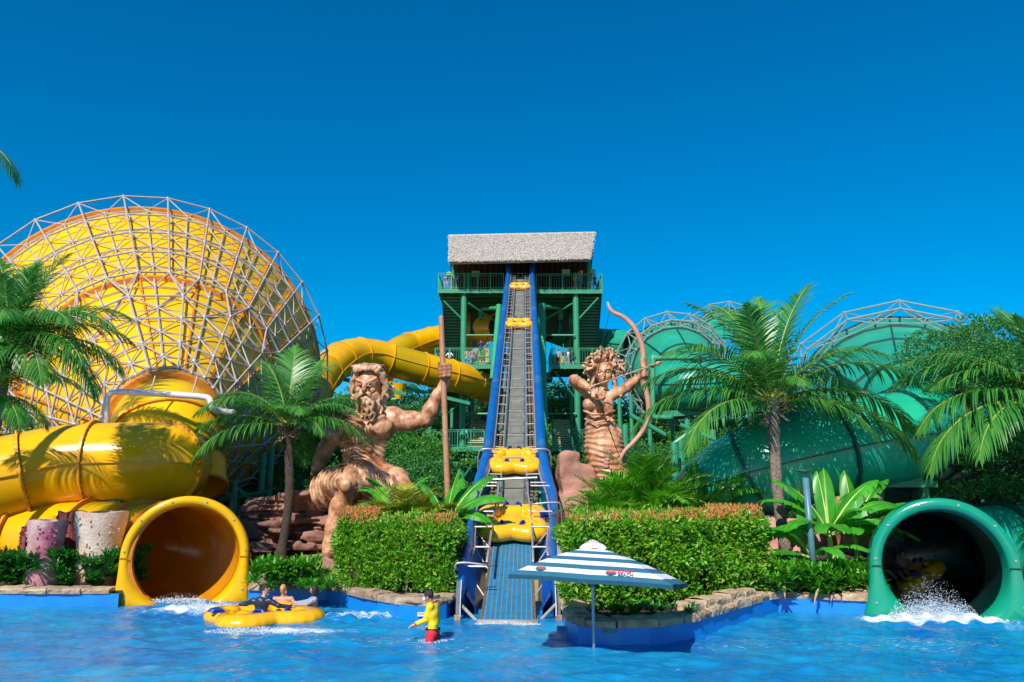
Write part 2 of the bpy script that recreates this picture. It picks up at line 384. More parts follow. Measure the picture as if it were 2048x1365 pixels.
def math_(op, a, b_, clamp=False):
    n = N.new('ShaderNodeMath'); n.operation = op; n.use_clamp = clamp
    for k, x in enumerate((a, b_)):
        if isinstance(x, (int, float)): n.inputs[k].default_value = x
        else: L.new(x, n.inputs[k])
    return n.outputs[0]
cr = N.new('ShaderNodeValToRGB'); el = cr.color_ramp.elements; el[0].position = .3; el[1].position = .7
el[0].color = (.001,.13,.4,1); el[1].color = (.012,.3,.5,1); L.new(noise(.45, 7, .72, .9), cr.inputs[0])
sp = N.new('ShaderNodeSeparateXYZ'); L.new(geo.outputs['Position'], sp.inputs[0])
foam = None
for cx, cy, rx, ry, am in [(_p1.x,_p1.y,2.2,.75,.62),(_p2.x,_p2.y+.1,1.7,1.,.42),(_p3.x-.2,_p3.y,1.9,.7,.22),(G(560,1262).x,G(560,1262).y,1.9,.35,.3),(G(1015,1243).x,G(1015,1243).y,.8,.3,.25),
                           (G(760,1280).x,G(760,1280).y,3.,.8,.12),(G(1500,1290).x,G(1500,1290).y,4.5,1.2,.09),(G(1800,1290).x,G(1800,1290).y,3.5,1.,.1),(G(900,1300).x,G(900,1300).y,1.3,.7,.12),(G(1200,1300).x,G(1200,1300).y,1.,.5,.06)]:
    n1 = math_('DIVIDE', math_('SUBTRACT', sp.outputs[0], cx), rx); n2 = math_('DIVIDE', math_('SUBTRACT', sp.outputs[1], cy), ry)
    rr = math_('ADD', math_('MULTIPLY', n1, n1), math_('MULTIPLY', n2, n2))
    fo = math_('MULTIPLY', math_('SUBTRACT', 1.0, rr, True), am); foam = fo if foam is None else math_('MAXIMUM', foam, fo)
mp = N.new('ShaderNodeMapping'); mp.inputs['Scale'].default_value = (1, 2.8, 1); L.new(geo.outputs['Position'], mp.inputs[0])
fn = noise(3.2, 9, .72, 1.4, mp.outputs[0])
fm = math_('MULTIPLY', math_('SUBTRACT', math_('ADD', fn, foam), .635), 5.0, True)
mxc = N.new('ShaderNodeMix'); mxc.data_type = 'RGBA'; L.new(fm, mxc.inputs['Factor']); L.new(cr.outputs[0], mxc.inputs['A']); mxc.inputs['B'].default_value = (.72,.8,.86,1)
L.new(mxc.outputs['Result'], b.inputs['Base Color'])
L.new(math_('ADD', math_('MULTIPLY', fm, .6), .06), b.inputs['Roughness'])
bp = N.new('ShaderNodeBump'); bp.inputs['Strength'].default_value = .45; bp.inputs['Distance'].default_value = .03
L.new(math_('ADD', noise(9, 4, .6, .5, mp.outputs[0]), math_('MULTIPLY', fm, .8)), bp.inputs['Height']); L.new(bp.outputs[0], b.inputs['Normal'])
me = mesh_np('pool_water', V, np.stack([a, a+ny, a+ny+1, a+1], 1), [WAT])
o = link('pool_water', me, kind='structure')
fr = MB(); fr.add([(-60,-25,0),(60,-25,0),(60,10.5,0),(-60,10.5,0)], [(0,1,2,3)]); fr.add([(-60,10.5,0),(-16,10.5,0),(-16,22,0),(-60,22,0)], [(0,1,2,3)])
fr.add([(16,10.5,0),(60,10.5,0),(60,22,0),(16,22,0)], [(0,1,2,3)])
build('pool_water', fr, WAT, loc=(0,0,0), kind='structure')

STONES = []
for q in range(9):
    mb = MB(); rr = random.Random(q); nx_, ny_ = 5, 3
    top = [[(x/nx_ - .5 + (rr.uniform(-.02,.02) if 0 < x < nx_ else rr.uniform(-.012,.0)*(1 if x else -1)), y/ny_ - .5 + rr.uniform(-.05,.05), .5 + rr.uniform(-.12,.12) - (.12 if y in (0,) else 0)) for y in range(ny_+1)] for x in range(nx_+1)]
    mb.grid(top)
    bot = [[(x/nx_ - .5, -.5 + rr.uniform(-.05,.02), -.5), top[x][0]] for x in range(nx_+1)]
    mid = [[bot[x][0], (x/nx_ - .5, -.53 + rr.uniform(-.05,.03), rr.uniform(-.1,.15)), top[x][0]] for x in range(nx_+1)]; mb.grid(mid)
    for x in (0, nx_):
        e = (x/nx_ - .5) ; mb.add([mid[x][0], mid[x][1], mid[x][2], top[x][ny_], (e, .5, -.5)], [(0,1,2,3,4) if x else (4,3,2,1,0)])
    mb.add([(-.5,.5,-.5),(.5,.5,-.5), top[nx_][ny_], top[0][ny_]], [(0,1,2,3)][::1])
    mb.add([(-.5,-.5,-.5),(-.5,.5,-.5),(.5,.5,-.5),(.5,-.5,-.5)], [(0,1,2,3)])
    STONES.append([mkmesh('coping_stone', mb, m) for m in (COPE, COPED)])
def pool_wall(name, pts, label, dirt_shade=lambda p: .2, layers=lambda p: 1):
    root = thing(name, label, 'pool wall', (pts[0].x, pts[0].y, 0))
    mb = MB(); n = len(pts)
    for k in range(n-1):
        a, b = pts[k], pts[k+1]; d = (b-a).normalized(); nn = Vector((-d.y, d.x, 0)) * .3
        mb.add([(a.x,a.y,-.6),(b.x,b.y,-.6),(b.x,b.y,.33),(a.x,a.y,.33),(a.x+nn.x,a.y+nn.y,-.6),(b.x+nn.x,b.y+nn.y,-.6),(b.x+nn.x,b.y+nn.y,.33),(a.x+nn.x,a.y+nn.y,.33)],
               [(0,1,2,3),(3,2,6,7),(5,4,7,6)])
    build('wall_face', mb, POOLW, root)
    line = resample(catmull(pts, 6), .05); L_ = sum((line[i+1]-line[i]).length for i in range(len(line)-1)); s = 0; st = L_/(len(line)-1)
    while s < L_ - .25:
        ln = min(rnd.uniform(.5, 1.05), L_ - s); ia = int(s/st); ib = min(len(line)-1, int((s+ln)/st)); a, b = line[ia], line[ib]
        d = (b-a).normalized(); c = (a+b)/2; nn = Vector((-d.y, d.x, 0)); th = rnd.uniform(.14,.2); wd = rnd.uniform(.42,.6)
        for ly in range(layers(c)):
            cc = c + nn * (wd/2 - .05 + rnd.uniform(-.03,.03) + ly*.16); rz = math.atan2(d.y, d.x)
            Mx = Matrix.Translation((cc.x, cc.y, .333 + th/2 + ly*.15)) @ Matrix.Rotation(rz + rnd.uniform(-.04,.04), 4, 'Z') @ Matrix.Diagonal(((b-a).length - .015, wd, th, 1))
            inst('coping_stone', rnd.choice(STONES)[1 if rnd.random() < dirt_shade(c) else 0], root, Mx)
        s += ln
    return root
if WA[0].x > -40: WA[0] = Vector((-18, WA[0].y, .33))
pool_wall('pool_wall', WA, 'straight blue pool wall with stone coping under the shaded bushes at far left')
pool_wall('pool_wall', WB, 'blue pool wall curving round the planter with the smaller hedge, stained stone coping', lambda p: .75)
pool_wall('pool_wall', WC, 'blue pool wall wrapping the large right planter, pale layered stone coping, shaded by the umbrella', lambda p: .6 if 1.2 < p.x < 4.3 and p.y < 19 else .12, lambda p: 2 if (p.x > 4 and p.y < 20.6) or (p.x < 1.7 and p.y > 18) else 1)  # more dark stones under the umbrella: its shadow put into the stone colour
pool_wall('pool_wall', WD, 'short blue pool wall at the right edge beyond the green tunnel mouth')
# wooded hillside far behind
hv = []; NX, NY = 60, 30
for ix in range(NX+1):
    row = []
    for iy in range(NY+1):
        x = -170 + 340*ix/NX; y = 88 + 240*iy/NY; t_ = min(1, (y-88)/45); h = .35 + (8.5 + 2.2*math.sin(x*.045+1) + 1.3*math.sin(x*.11)) * t_*t_*(3-2*t_) + max(0,(y-133))*.02
        row.append((x, y, h + rnd.uniform(-.4,.4)*t_))
    hv.append(row)
hill = build('hill', MB().grid(hv), GRASS, smooth=True, loc=(0,88,0)); struct(hill)
def hill_z(x, y):
    t_ = max(0, min(1, (y-88)/45)); return .35 + (8.5 + 2.2*math.sin(x*.045+1) + 1.3*math.sin(x*.11)) * t_*t_*(3-2*t_)
# ------------------------------------------------------------ fibreglass tubes and funnels
def frames(pts):
    out = []
    for i, p in enumerate(pts):
        d = (pts[min(i+1, len(pts)-1)] - pts[max(i-1, 0)]).normalized(); x = d.cross(Vector((0,0,1)))
        x = x.normalized() if x.length > 1e-3 else Vector((1,0,0)); out.append((p, d, x, x.cross(d).normalized()))
    return out
def ringpts(fr, r, n, a0=0):
    p, d, x, z = fr
    return [p + (x*math.cos(2*PI*j/n + a0) + z*math.sin(2*PI*j/n + a0)) * r for j in range(n)]
def tube_slide(root, ctrl, r, seclen, mats, fl, n=28, sub=.3, flr=.09, bolts=False, fw=.045, inner=None, rib=True, open_end=False, th=.035, ribang=None):
    """sections of tube between bolted flanges; each section, flange, side seam its own part"""
    pts = resample(catmull(ctrl, 12), sub); fr = frames(pts); tot = sub*(len(pts)-1); ns = max(1, round(tot/seclen)); per = (len(pts)-1)/ns
    for k in range(ns):
        a = int(round(k*per)); b = int(round((k+1)*per)); sec = fr[a:b+1]; mb = MB(); m = mats[k % len(mats)]
        rows = [ringpts(f, r*(1 + .0), n) for f in sec]; mb.grid([[row[j] for row in rows] for j in range(n)], 0, True)
        ri = [ringpts(f, r - th, n) for f in sec]; mb.grid([[row[j] for row in ri[::-1]] for j in range(n)], 1, True)
        build('tube_section', mb, [m, inner or m], root, smooth=True)
        if rib:
            for sd in (0, PI):
                q = MB(); rr = [f[0] + f[2]*math.cos(sd)*(r+.0) for f in sec]
                for i in range(len(sec)-1):
                    o = sec[i][2]*math.cos(sd); o2 = sec[i+1][2]*math.cos(sd); zz = sec[i][3]*.02; z2 = sec[i+1][3]*.02
                    A0, A1 = rr[i] - o*.02, rr[i+1] - o2*.02; B0, B1 = rr[i] + o*.07, rr[i+1] + o2*.07
                    q.add([A0-zz, A1-z2, B1-z2, B0-zz, A0+zz, A1+z2, B1+z2, B0+zz], [(0,1,2,3),(7,6,5,4),(3,2,6,7)])
                build('side_seam', q, fl, root)
    for k in range(ns+1):
        a = min(len(fr)-1, int(round(k*per))); p, d, x, z = fr[a]; q = MB(); w_ = fw
        prof = [(-w_, r-.01), (-w_, r+flr), (w_, r+flr), (w_, r-.01)]
        q.grid([[p + d*o + (x*math.cos(2*PI*j/n) + z*math.sin(2*PI*j/n))*rad for j in range(n)] + [p + d*o + x*rad] for o, rad in prof + prof[:1]][::-1])
        f_ = build('flange', q, fl, root)
        if not rib and k:
            q = MB(); ri = r - th - .006; q.grid([[p + d*o + (x*math.cos(2*PI*j/n) + z*math.sin(2*PI*j/n))*ri for j in range(n+1)] for o in (-.018,.018)]); build('inner_joint', q, fl, root)
        if bolts:
            q = MB()
            for j in range(44):
                an = 2*PI*j/44; c = p + (x*math.cos(an) + z*math.sin(an))*(r+flr*.55)
                for sg in (-1, 1): q.box(tuple(c + d*sg*.055 - Vector((.018,)*3)), tuple(c + d*sg*.055 + Vector((.018,)*3)))
            build('bolts', q, YFL if fl is YFL else GFL, f_, kind='stuff')
    return fr
def basis(a, b):
    d = (b-a).normalized(); x = d.cross(Vector((0,0,1))).normalized(); return d, x, x.cross(d).normalized()
def funnel(root, S, Rm, rs, rr, rings, N, mat, fl, ribm, bulge=0., sub=4, fh=.24):
    d, x, z = basis(S, Rm); ln = (Rm-S).length
    prof = lambda t: rs + (rr-rs)*(t + bulge*math.sin(PI*t)*.1)
    pt = lambda t, an, off=0: S + d*ln*t + (x*math.cos(an) + z*math.sin(an))*(prof(t)+off)
    for k in range(len(rings)-1):
        t0, t1 = rings[k], rings[k+1]
        NN = N//2 if (N > 20 and t1 < .6) else N
        for j in range(NN):
            a0, a1 = 2*PI*j/NN, 2*PI*(j+1)/NN; g = .003
            o = [[pt(t0+(t1-t0)*u/sub, a0+g+(a1-a0-2*g)*v/3) for v in range(4)] for u in range(sub+1)]
            i_ = [[pt(t0+(t1-t0)*u/sub, a0+g+(a1-a0-2*g)*v/3, -.06) for v in range(4)] for u in range(sub+1)]
            build('cone_panel', MB().grid(o).grid([r_[::-1] for r_ in i_]), mat, root, smooth=True)
            q = MB(); tt = [t0+(t1-t0)*u/sub for u in range(sub+1)]; e = .035/max(.5, prof((t0+t1)/2))
            q.grid([[pt(t, a0-e), pt(t, a0-e, .13), pt(t, a0+e, .13), pt(t, a0+e)] for t in tt])
            build('panel_seam', q, ribm, root)
    for t in rings:
        q = MB(); n = N*3; w_ = .1/ln
        pr = [(t-w_, -.02), (t-w_, fh), (t+w_, fh), (t+w_, -.02)]
        q.grid([[pt(a_, 2*PI*j/n, o_) for j in range(n+1)] for a_, o_ in pr + pr[:1]])
        build('ring_flange', q, fl, root)
    return pt, prof, (d, x, z, ln)
def truss(root, pt, rows, off, offi, N0, mat, r, maxpart=300, vis=None, arc=None):
    """double layer space frame outside a funnel. rows: list of (t, N, phase)"""
    items = []; outer = []; inner = []
    for k, (t, n, ph) in enumerate(rows): outer.append([pt(t, 2*PI*(j+ph)/n, off(t)) for j in range(n)])
    def add(a, b, rad, im): items.append((a, b, rad, im))
    for k in range(len(rows)):
        n = rows[k][1]
        for j in range(n): add(outer[k][j], outer[k][(j+1) % n], r, 3)
        # inner nodes half way round, slightly toward the next row
        t, n_, ph = rows[k]; tn = (t + (rows[k+1][0] if k+1 < len(rows) else t))/2 + (.0 if k+1 < len(rows) else .0)
        inner.append([pt(tn, 2*PI*(j+.5+ph)/n, offi(tn)) for j in range(n)])
        for j in range(n):
            add(inner[k][j], outer[k][j], r*.62, 2); add(inner[k][j], outer[k][(j+1) % n], r*.62, 2); add(inner[k][j], inner[k][(j+1) % n], r*.75, 1)
    for k in range(len(rows)-1):
        n, m = rows[k][1], rows[k+1][1]
        for j in range(n):
            if n == m:
                add(outer[k][j], outer[k+1][j], r*.85, 3); add(inner[k][j], outer[k+1][j], r*.62, 2); add(inner[k][j], outer[k+1][(j+1) % n], r*.62, 2)
                add(inner[k][j], inner[k+1][j], r*.8, 1)
            elif n == 2*m:
                add(outer[k][j], outer[k+1][j//2], r*.85, 3)
                if j % 2 == 0: add(inner[k][j], outer[k+1][j//2], r*.62, 2)
                add(inner[k][j], inner[k+1][j//2], r*.8, 1)
    cp = Vector((0,0,CAMH))
    def score(it):
        a, b, rad, im = it; c = (a+b)/2; s = im*.5 + (b-a).length*.3
        if arc: s += arc(c)
        return -s
    if arc: items = [i_ for i_ in items if arc((i_[0]+i_[1])/2) > -5]
    items.sort(key=score)
    for a, b, rad, im in items[:maxpart]: bar('truss_bar', a, b, rad, mat, root, 6)
    if items[maxpart:]:
        q = MB()
        for a, b, rad, im in items[maxpart:]: q.tube([a, b], rad, 5, cap=False)
        build('truss_bars', q, mat, root, kind='stuff')
    q = MB()
    for row in outer + inner:
        for p in row:
            if not arc or arc(p) > -5: q.ell(p, r*1.7, 6, 4)
    build('truss_joints', q, mat, root, kind='stuff')
    return outer, inner
# --- the giant yellow funnel
def solve_t(y, off):
    d, x, z = basis(S, RM); ln = (RM-S).length; lo_, hi_ = 0., 1.08
    for _ in range(40):
        t = (lo_+hi_)/2; v = proj(S + d*ln*t + z*(2.1 + 8.5*t + off))[1]
        if v > y: lo_ = t
        else: hi_ = t
    return (lo_+hi_)/2
S = P(332, 857, 32.5); RM = P(302, 756, 50.5)
root = thing('yellow_funnel_slide', 'giant yellow funnel slide wrapped in a pale space frame of steel bars', 'water slide', (S.x, 38, .4))
pt, prof, bs = funnel(root, S, RM, 2.1, 10.6, [0, solve_t(563, 0.), 1.0], 28, YEL2, YFL, YFL)
ft = lambda t: t
rows = [(solve_t(y, .18+.34*solve_t(y, .4)), 28 if k < 5 else 14, 0 if k < 5 else .25) for k, y in enumerate((397,432,467,505,545,588,633,683,733))]
truss(root, pt, rows, lambda t: .18 + .34*t, lambda t: .1 + .04*t, 28, TRUSS, .062, 300, arc=lambda c: (c.z-6)*.25 + (c.x+14)*.03 - (50-c.y)*0 )
# neck toward the viewer, elbow, then the fat tube going left
r2 = thing('yellow_tube_slide', 'fat yellow tube bending left out of the funnel, with bolted flanges and olive sections', 'water slide', (-13, 29, .4))
_ax = (RM-S).normalized()
tube_slide(r2, [S + _ax*.7, S - _ax*.1, S - _ax*.9 + Vector((0,0,-.1)), P(337,925,30.9), P(337,980,30.6)], 2.07, 1.15, [YEL2], YFL, n=40, sub=.2)
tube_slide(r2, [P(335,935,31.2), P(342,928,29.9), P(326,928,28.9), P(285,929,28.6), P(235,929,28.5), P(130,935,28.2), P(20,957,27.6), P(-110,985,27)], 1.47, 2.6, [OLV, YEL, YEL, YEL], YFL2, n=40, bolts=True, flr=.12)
q = MB(); a = P(205,1010,28.4); q.box((a.x-.9,28,.4),(a.x-.75,28.6,a.z+.3)); q.box((a.x+.6,28,.4),(a.x+.75,28.6,a.z+.3)); q.box((a.x-1.1,27.7,a.z),(a.x+.95,29,a.z+.16)); build('support_bracket', q, GFL, r2)
# --- upper yellow tubes
r3 = thing('yellow_tube_slide', 'high yellow tube arching from the funnel to the green stair tower', 'water slide', P(745,760,69) - Vector((0,0,12)))
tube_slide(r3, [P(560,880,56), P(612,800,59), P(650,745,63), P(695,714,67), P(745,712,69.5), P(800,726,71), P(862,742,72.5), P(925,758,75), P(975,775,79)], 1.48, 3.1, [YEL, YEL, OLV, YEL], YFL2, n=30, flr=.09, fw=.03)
for u, v, Y in ((700,748,66),(838,770,72)):
    t_ = P(u,v,Y); flat('support_beam', t_ + Vector((-1.2,0,-.3)), t_ + Vector((4.6,1,-1.6)), .25, .3, STG, r3); bar('support_post', (t_.x+1, t_.y+.6, .4), t_ + Vector((1,.6,-.4)), .2, STG, r3)
q = MB(); c = P(798,768,71); q.tube([c, c + Vector((0,0,-1.4))], [.75,.28], 14); build('drain_cone', q, YEL, r3)
bar('drain_pipe', c + Vector((0,0,-1.4)), c + Vector((-2.4,0,-1.5)), .16, STG, r3)
r4 = thing('yellow_tube_slide', 'second yellow tube climbing behind the arching one into the tower', 'water slide', P(845,720,84) - Vector((0,0,14)))
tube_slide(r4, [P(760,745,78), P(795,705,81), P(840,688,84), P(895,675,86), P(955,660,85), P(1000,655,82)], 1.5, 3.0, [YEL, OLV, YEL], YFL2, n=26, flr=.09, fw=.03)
r5 = thing('yellow_tube_slide', 'yellow tube bend hanging low behind the tower, left of the conveyor', 'water slide', P(950,770,84) - Vector((0,0,10)))
tube_slide(r5, [P(890,790,80), P(925,770,82), P(955,762,85), P(962,740,90)], 1.35, 3, [YEL], YFL, n=24)
# --- slide mouths where riders shoot out
def mouth(name, label, c, yaw, Ro, Ri, depth, mo, mi, ml, base, h, tubec, inner, flm, secm):
    root = thing(name, label, 'water slide', (c.x, c.y, 0)); n = 64
    ax = Vector((math.sin(yaw), math.cos(yaw), 0)); rx = Vector((math.cos(yaw), -math.sin(yaw), 0)); zz = Vector((0,0,1))
    def outer(a, g=1.):
        ca, sa = math.cos(a), math.sin(a)
        if sa >= 0: return rx*ca*Ro*g + zz*sa*Ro
        s_ = 1 if ca > 0 else -1; t_ = min(1, -sa/.8)
        hz = h * min(1, (-sa)**.9 / .62 if -sa < .62 else 1)
        x_ = s_*(Ro + (base-Ro)*min(1, (hz/h))**1.5) if -sa < .62 else ca/math.cos(math.asin(.62))*base
        return rx*x_*g - zz*hz
    def inn(a, rad=Ri): return rx*math.cos(a)*rad + zz*math.sin(a)*rad
    A = [2*PI*j/n for j in range(n+1)]
    face = [[c - ax*0 + outer(a) for a in A], [c - ax*.1 + outer(a, .985)*.985 for a in A], [c - ax*.1 + inn(a, Ri*1.035) + (outer(a)-inn(a, Ro))*.25 for a in A], [c + inn(a) for a in A], [c + ax*.35 + inn(a, Ri*.965) for a in A]]
    q = MB().grid([[row[j] for row in face] for j in range(n+1)]); build('mouth_face', q, ml, root, smooth=True)
    q = MB().grid([[c + outer(a) for a in A], [c + ax*.5 + outer(a) for a in A], [c + ax*1.5 + outer(a)*.93 for a in A]][::-1]); build('mouth_shell', q, mo, root, smooth=True)
    q = MB()
    for j in range(-3, 12, 2):
        a = PI/2 + (j-4)*.29; p = c - ax*.105 + (outer(a)*.6 + inn(a)*.4)*1.0; q.tube([p, p - ax*.02], .03, 8)
    build('bolts', q, STEEL, root, kind='stuff')
    q = MB()
    for s_ in (1, -1):
        p = rx*s_; q.add([c - ax*.112 + p*Ri*1.0 - zz*.02, c - ax*.112 + p*Ro*.985 - zz*.02, c - ax*.112 + p*Ro*.985 + zz*.02, c - ax*.112 + p*Ri + zz*.02], [(0,1,2,3),(3,2,1,0)])
    build('joint_line', q, flm, root)
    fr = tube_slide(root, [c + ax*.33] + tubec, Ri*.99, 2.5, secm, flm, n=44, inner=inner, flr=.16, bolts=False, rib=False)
    return root
cy = G(368, 1207).y
c = P(372, 1104, cy); print('mouth y', c)
mouth('yellow_tunnel_mouth', 'open yellow tunnel mouth spilling water into the pool beside the shaded bushes', Vector((c.x, cy, 1.22)), -.28, 1.68, 1.44, 1, YEL, ORI, YEL, 1.76, 1.35,
      [Vector((c.x-.9, cy+1.7, 1.22)), Vector((c.x-2.2, cy+3.2, 1.24)), Vector((c.x-4.6, cy+4.6, 1.3)), Vector((c.x-8, cy+5.2, 1.4)), Vector((c.x-12, cy+5.4, 1.6))], ORI, YFL, [YEL, YEL, OLV])
cy = 19.9
c = P(1886, 1120, cy)
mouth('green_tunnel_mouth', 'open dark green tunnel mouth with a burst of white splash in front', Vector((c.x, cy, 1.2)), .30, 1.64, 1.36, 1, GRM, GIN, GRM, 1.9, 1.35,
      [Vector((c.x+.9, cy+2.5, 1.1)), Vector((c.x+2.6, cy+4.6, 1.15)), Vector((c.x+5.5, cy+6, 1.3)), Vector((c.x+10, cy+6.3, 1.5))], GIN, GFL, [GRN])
# --- green tube, funnels
g1 = thing('green_tube_slide', 'fat dark green tube sloping down left behind the right palm', 'water slide', (11, 26, .4))
tube_slide(g1, [P(1812,800,30.8), P(1845,840,28.6), P(1822,868,27.2), P(1760,880,26.6), P(1650,903,26.2), P(1540,935,26.2), P(1460,975,26.8), P(1405,1040,28.2), P(1390,1120,30)], 1.5, 2.6, [GRN], GFL, n=40, bolts=True, flr=.12)
q = MB(); a = P(1808,968,26.6); q.box((a.x-.9,26.2,a.z-.12),(a.x+.9,27.6,a.z+.08)); q.add([(a.x-.1,26.3,a.z+.05),(a.x+.85,26.3,a.z+.05),(a.x+.35,26.3,a.z+1.0),(a.x-.1,27,a.z+.05),(a.x+.85,27,a.z+.05),(a.x+.35,27,a.z+1.)], [(0,1,2),(5,4,3),(1,4,5,2),(0,2,5,3)]); q.box((a.x+.5,26.4,.4),(a.x+.7,26.7,a.z)); q.box((a.x-.8,26.8,.4),(a.x-.6,27.1,a.z)); build('support_bracket', q, STG, g1)
def green_funnel(label, S, Rm, rs, rr, rings, rows, off, trm, rt, N=8):
    root = thing('green_funnel_slide', label, 'water slide', (S.x, S.y, .4))
    pt, prof, bs = funnel(root, S, Rm, rs, rr, rings, N, GRN2, GFL, GFL, fh=.1)
    truss(root, pt, rows, lambda t: off, lambda t: off*.3, 0, trm, rt, 200); return root, pt
S = P(1812, 858, 30.6); RM = P(1797, 838, 45)
gf, pt = green_funnel('green funnel slide at far right with a grey truss ring above the fat tube', S, RM, 1.9, 5.75, [0,.16,.55,.8,1.0], [(1.0,14,.3),(.8,14,.3)], .95, TRUSSG, .06)
bar('water_pipe', P(1690,788,31), P(1850,785,31), .1, TRUSSG, gf)
S = P(1385, 762, 56); RM = P(1345, 740, 68)
gf, pt = green_funnel('green funnel slide with a grey truss ring behind the archer statue', S, RM, 1.75, 4.2, [0,.3,.75,1.0], [(1.02,16,.2),(.75,16,.2)], .75, TRUSSG, .085)
for u, v in ((1262, 800), (1240, 850), (1300, 870), (1500,840), (1345,860)):
    p = P(u, v, 62); bar('support_post', (p.x, p.y, .4), (p.x, p.y, P(u,790,62).z), .16, STG, gf)
S = P(1450, 712, 76); RM = P(1452, 690, 86)
green_funnel('green funnel slide farthest back, its crown above the right palm', S, RM, 1.7, 4.0, [0,.4,1.0], [(1.0,14,.2),(.7,14,.2)], .75, TRUSSG, .085)
S = P(1600, 760, 70); 
g2 = thing('green_tube_slide', 'green tube bending below the truss ringed funnel, right of the archer statue', 'water slide', (9, 52, .4))
tube_slide(g2, [P(1352,748,57.5), P(1345,765,54.5), P(1375,775,53), P(1440,770,53), P(1500,762,54), P(1560,770,57), P(1600,800,60)], 1.62, 3., [GRN2], GFL, n=30, flr=.12)
for (u, v) in ((1375, 830), (1480, 825)):
    p = P(u, v, 53); flat('support_beam', p + Vector((-2,0,0)), p + Vector((2,0,.3)), .3, .4, STG, g2); bar('support_post', (p.x,53.2,.4), p + Vector((0,.2,0)), .2, STG, g2)
q = MB(); pp = [P(1395,716,51), P(1312,717,51), P(1306,722,51), P(1306,826,51), P(1312,834,51), P(1345,836,51)]; q.tube(resample(catmull(pp, 4), .3), .17, 10); build('water_pipe', q, STGL, g2, smooth=True)
g3 = thing('green_tube_slide', 'high green tube leaving the tower towards the far funnel', 'water slide', P(1228,690,80) - Vector((0,0,15)))
tube_slide(g3, [P(1095,655,84), P(1130,668,86), P(1180,682,85), P(1228,688,82), P(1270,692,79)], 1.5, 3., [GRN2], GFL, n=26)
g4 = thing('green_tube_slide', 'wide green tube bend seen under the top deck, right of the conveyor', 'water slide', P(1120,660,88) - Vector((0,0,15)))
tube_slide(g4, [P(1075,625,92), P(1100,632,88), P(1130,640,86), P(1155,668,87), P(1170,690,90)], 1.9, 3., [GRN], GFL, n=26)
y4 = thing('yellow_tube_slide', 'wide yellow tube bend seen under the top deck, left of the conveyor', 'water slide', P(965,650,88) - Vector((0,0,15)))
tube_slide(y4, [P(1000,622,92), P(975,635,88), P(958,655,86), P(940,675,88)], 1.9, 3., [YEL], YFL, n=26)
# white pipe across the yellow cone
wp = thing('white_pipe', 'white water pipe crossing in front of the yellow funnel neck', 'pipe', (P(330,790,28.6).x, 28.6, .4))
q = MB(); pp = [P(212,850,28.9), P(214,800,28.9), P(224,786,28.9), P(240,784,28.9), P(320,788,28.9), P(405,794,28.9), P(420,800,28.9), P(424,815,28.9), P(440,822,29.3), P(470,826,29.6)]
q.tube(resample(catmull(pp, 6), .12), .115, 12); build('pipe', q, WPAINT, wp, smooth=True)
for u in (222, 300, 385): p = P(u, 788, 28.9); bar('hanger', p, p + Vector((0,.3,.7)), .03, TRUSS, wp)
# ------------------------------------------------------------ raft conveyor
def cx(Y): return -.1 + (Y-19.3)*(.94/58.3)
BP = [(18.9,-.25),(19.6,-.02),(22.5,.62),(26,1.52),(28.5,2.62),(31,3.78),(77.6,25.05)]
def bz(Y):
    for (a, za), (b, zb) in zip(BP, BP[1:]):
        if Y <= b: return za + (zb-za)*(Y-a)/(b-a)
    return BP[-1][1]
def cp(x, Y, up=0):
    e = .05; s = (bz(Y+e)-bz(Y-e))/(2*e) if 19 < Y < 77.4 else .45; L_ = math.hypot(1, s)
    return Vector((cx(Y) + x, Y - s/L_*up, bz(Y) + up/L_))
cv = thing('raft_conveyor', 'long steep conveyor with blue padded sides lifting yellow rafts to the tower', 'conveyor', (0, 28, .4))
WB_ = .36
Ys = list(np.arange(26.6, 77.7, 1.0)); mb = MB()
mb.grid([[cp(-WB_,Y), cp(WB_,Y)] for Y in Ys][::-1]); mb.grid([[cp(-WB_,Y,-.08), cp(WB_,Y,-.08)] for Y in Ys]); build('belt', mb, BELT, cv)
for s in (-1, 1):
    mb = MB(); mb.grid([[cp(s*.38,Y,.03), cp(s*.53,Y,.03), cp(s*.53,Y,-.1), cp(s*.38,Y,-.1), cp(s*.38,Y,.03)][::s] for Y in Ys][::-1]); build('side_board', mb, BSIDE, cv)
# blue mesh mat: raised strips with cross links
yy = list(np.arange(18.9, 26.9, .25)); mb = MB(); MW = .56
mb.grid([[cp(-MW,Y,-.02), cp(MW,Y,-.02)] for Y in yy][::-1]); build('mat_backing', mb, BLUD, cv)
for k in range(9):
    x = -MW + .062 + k*(2*MW/9); q = MB(); q.grid([[cp(x-.048,Y,.0), cp(x-.042,Y,.03), cp(x+.042,Y,.03), cp(x+.048,Y,.0)] for Y in yy][::-1]); build('mat_strip', q, MATG, cv)
for k in range(10):
    x = -MW + k*(2*MW/9); q = MB(); q.grid([[cp(x-.016,Y,.034), cp(x+.016,Y,.034)] for Y in yy][::-1]); build('mat_divider', q, MATB, cv)
q = MB()
for Y in np.arange(18.95, 26.8, .075): q.grid([[cp(-MW,Y,.036), cp(MW,Y,.036)], [cp(-MW,Y+.02,.036), cp(MW,Y+.02,.036)]][::-1])
build('mat_cross_links', q, MATB, cv, kind='stuff')
q = MB(); a = cp(-.7, 19.25); q.tube([(a.x,19.35,-.02),(a.x+1.4,19.35,-.02)], .1, 10); q.box((a.x,19.2,-.2),(a.x+1.4,19.5,.04)); build('entry_roller', q, GREY, cv, smooth=True)
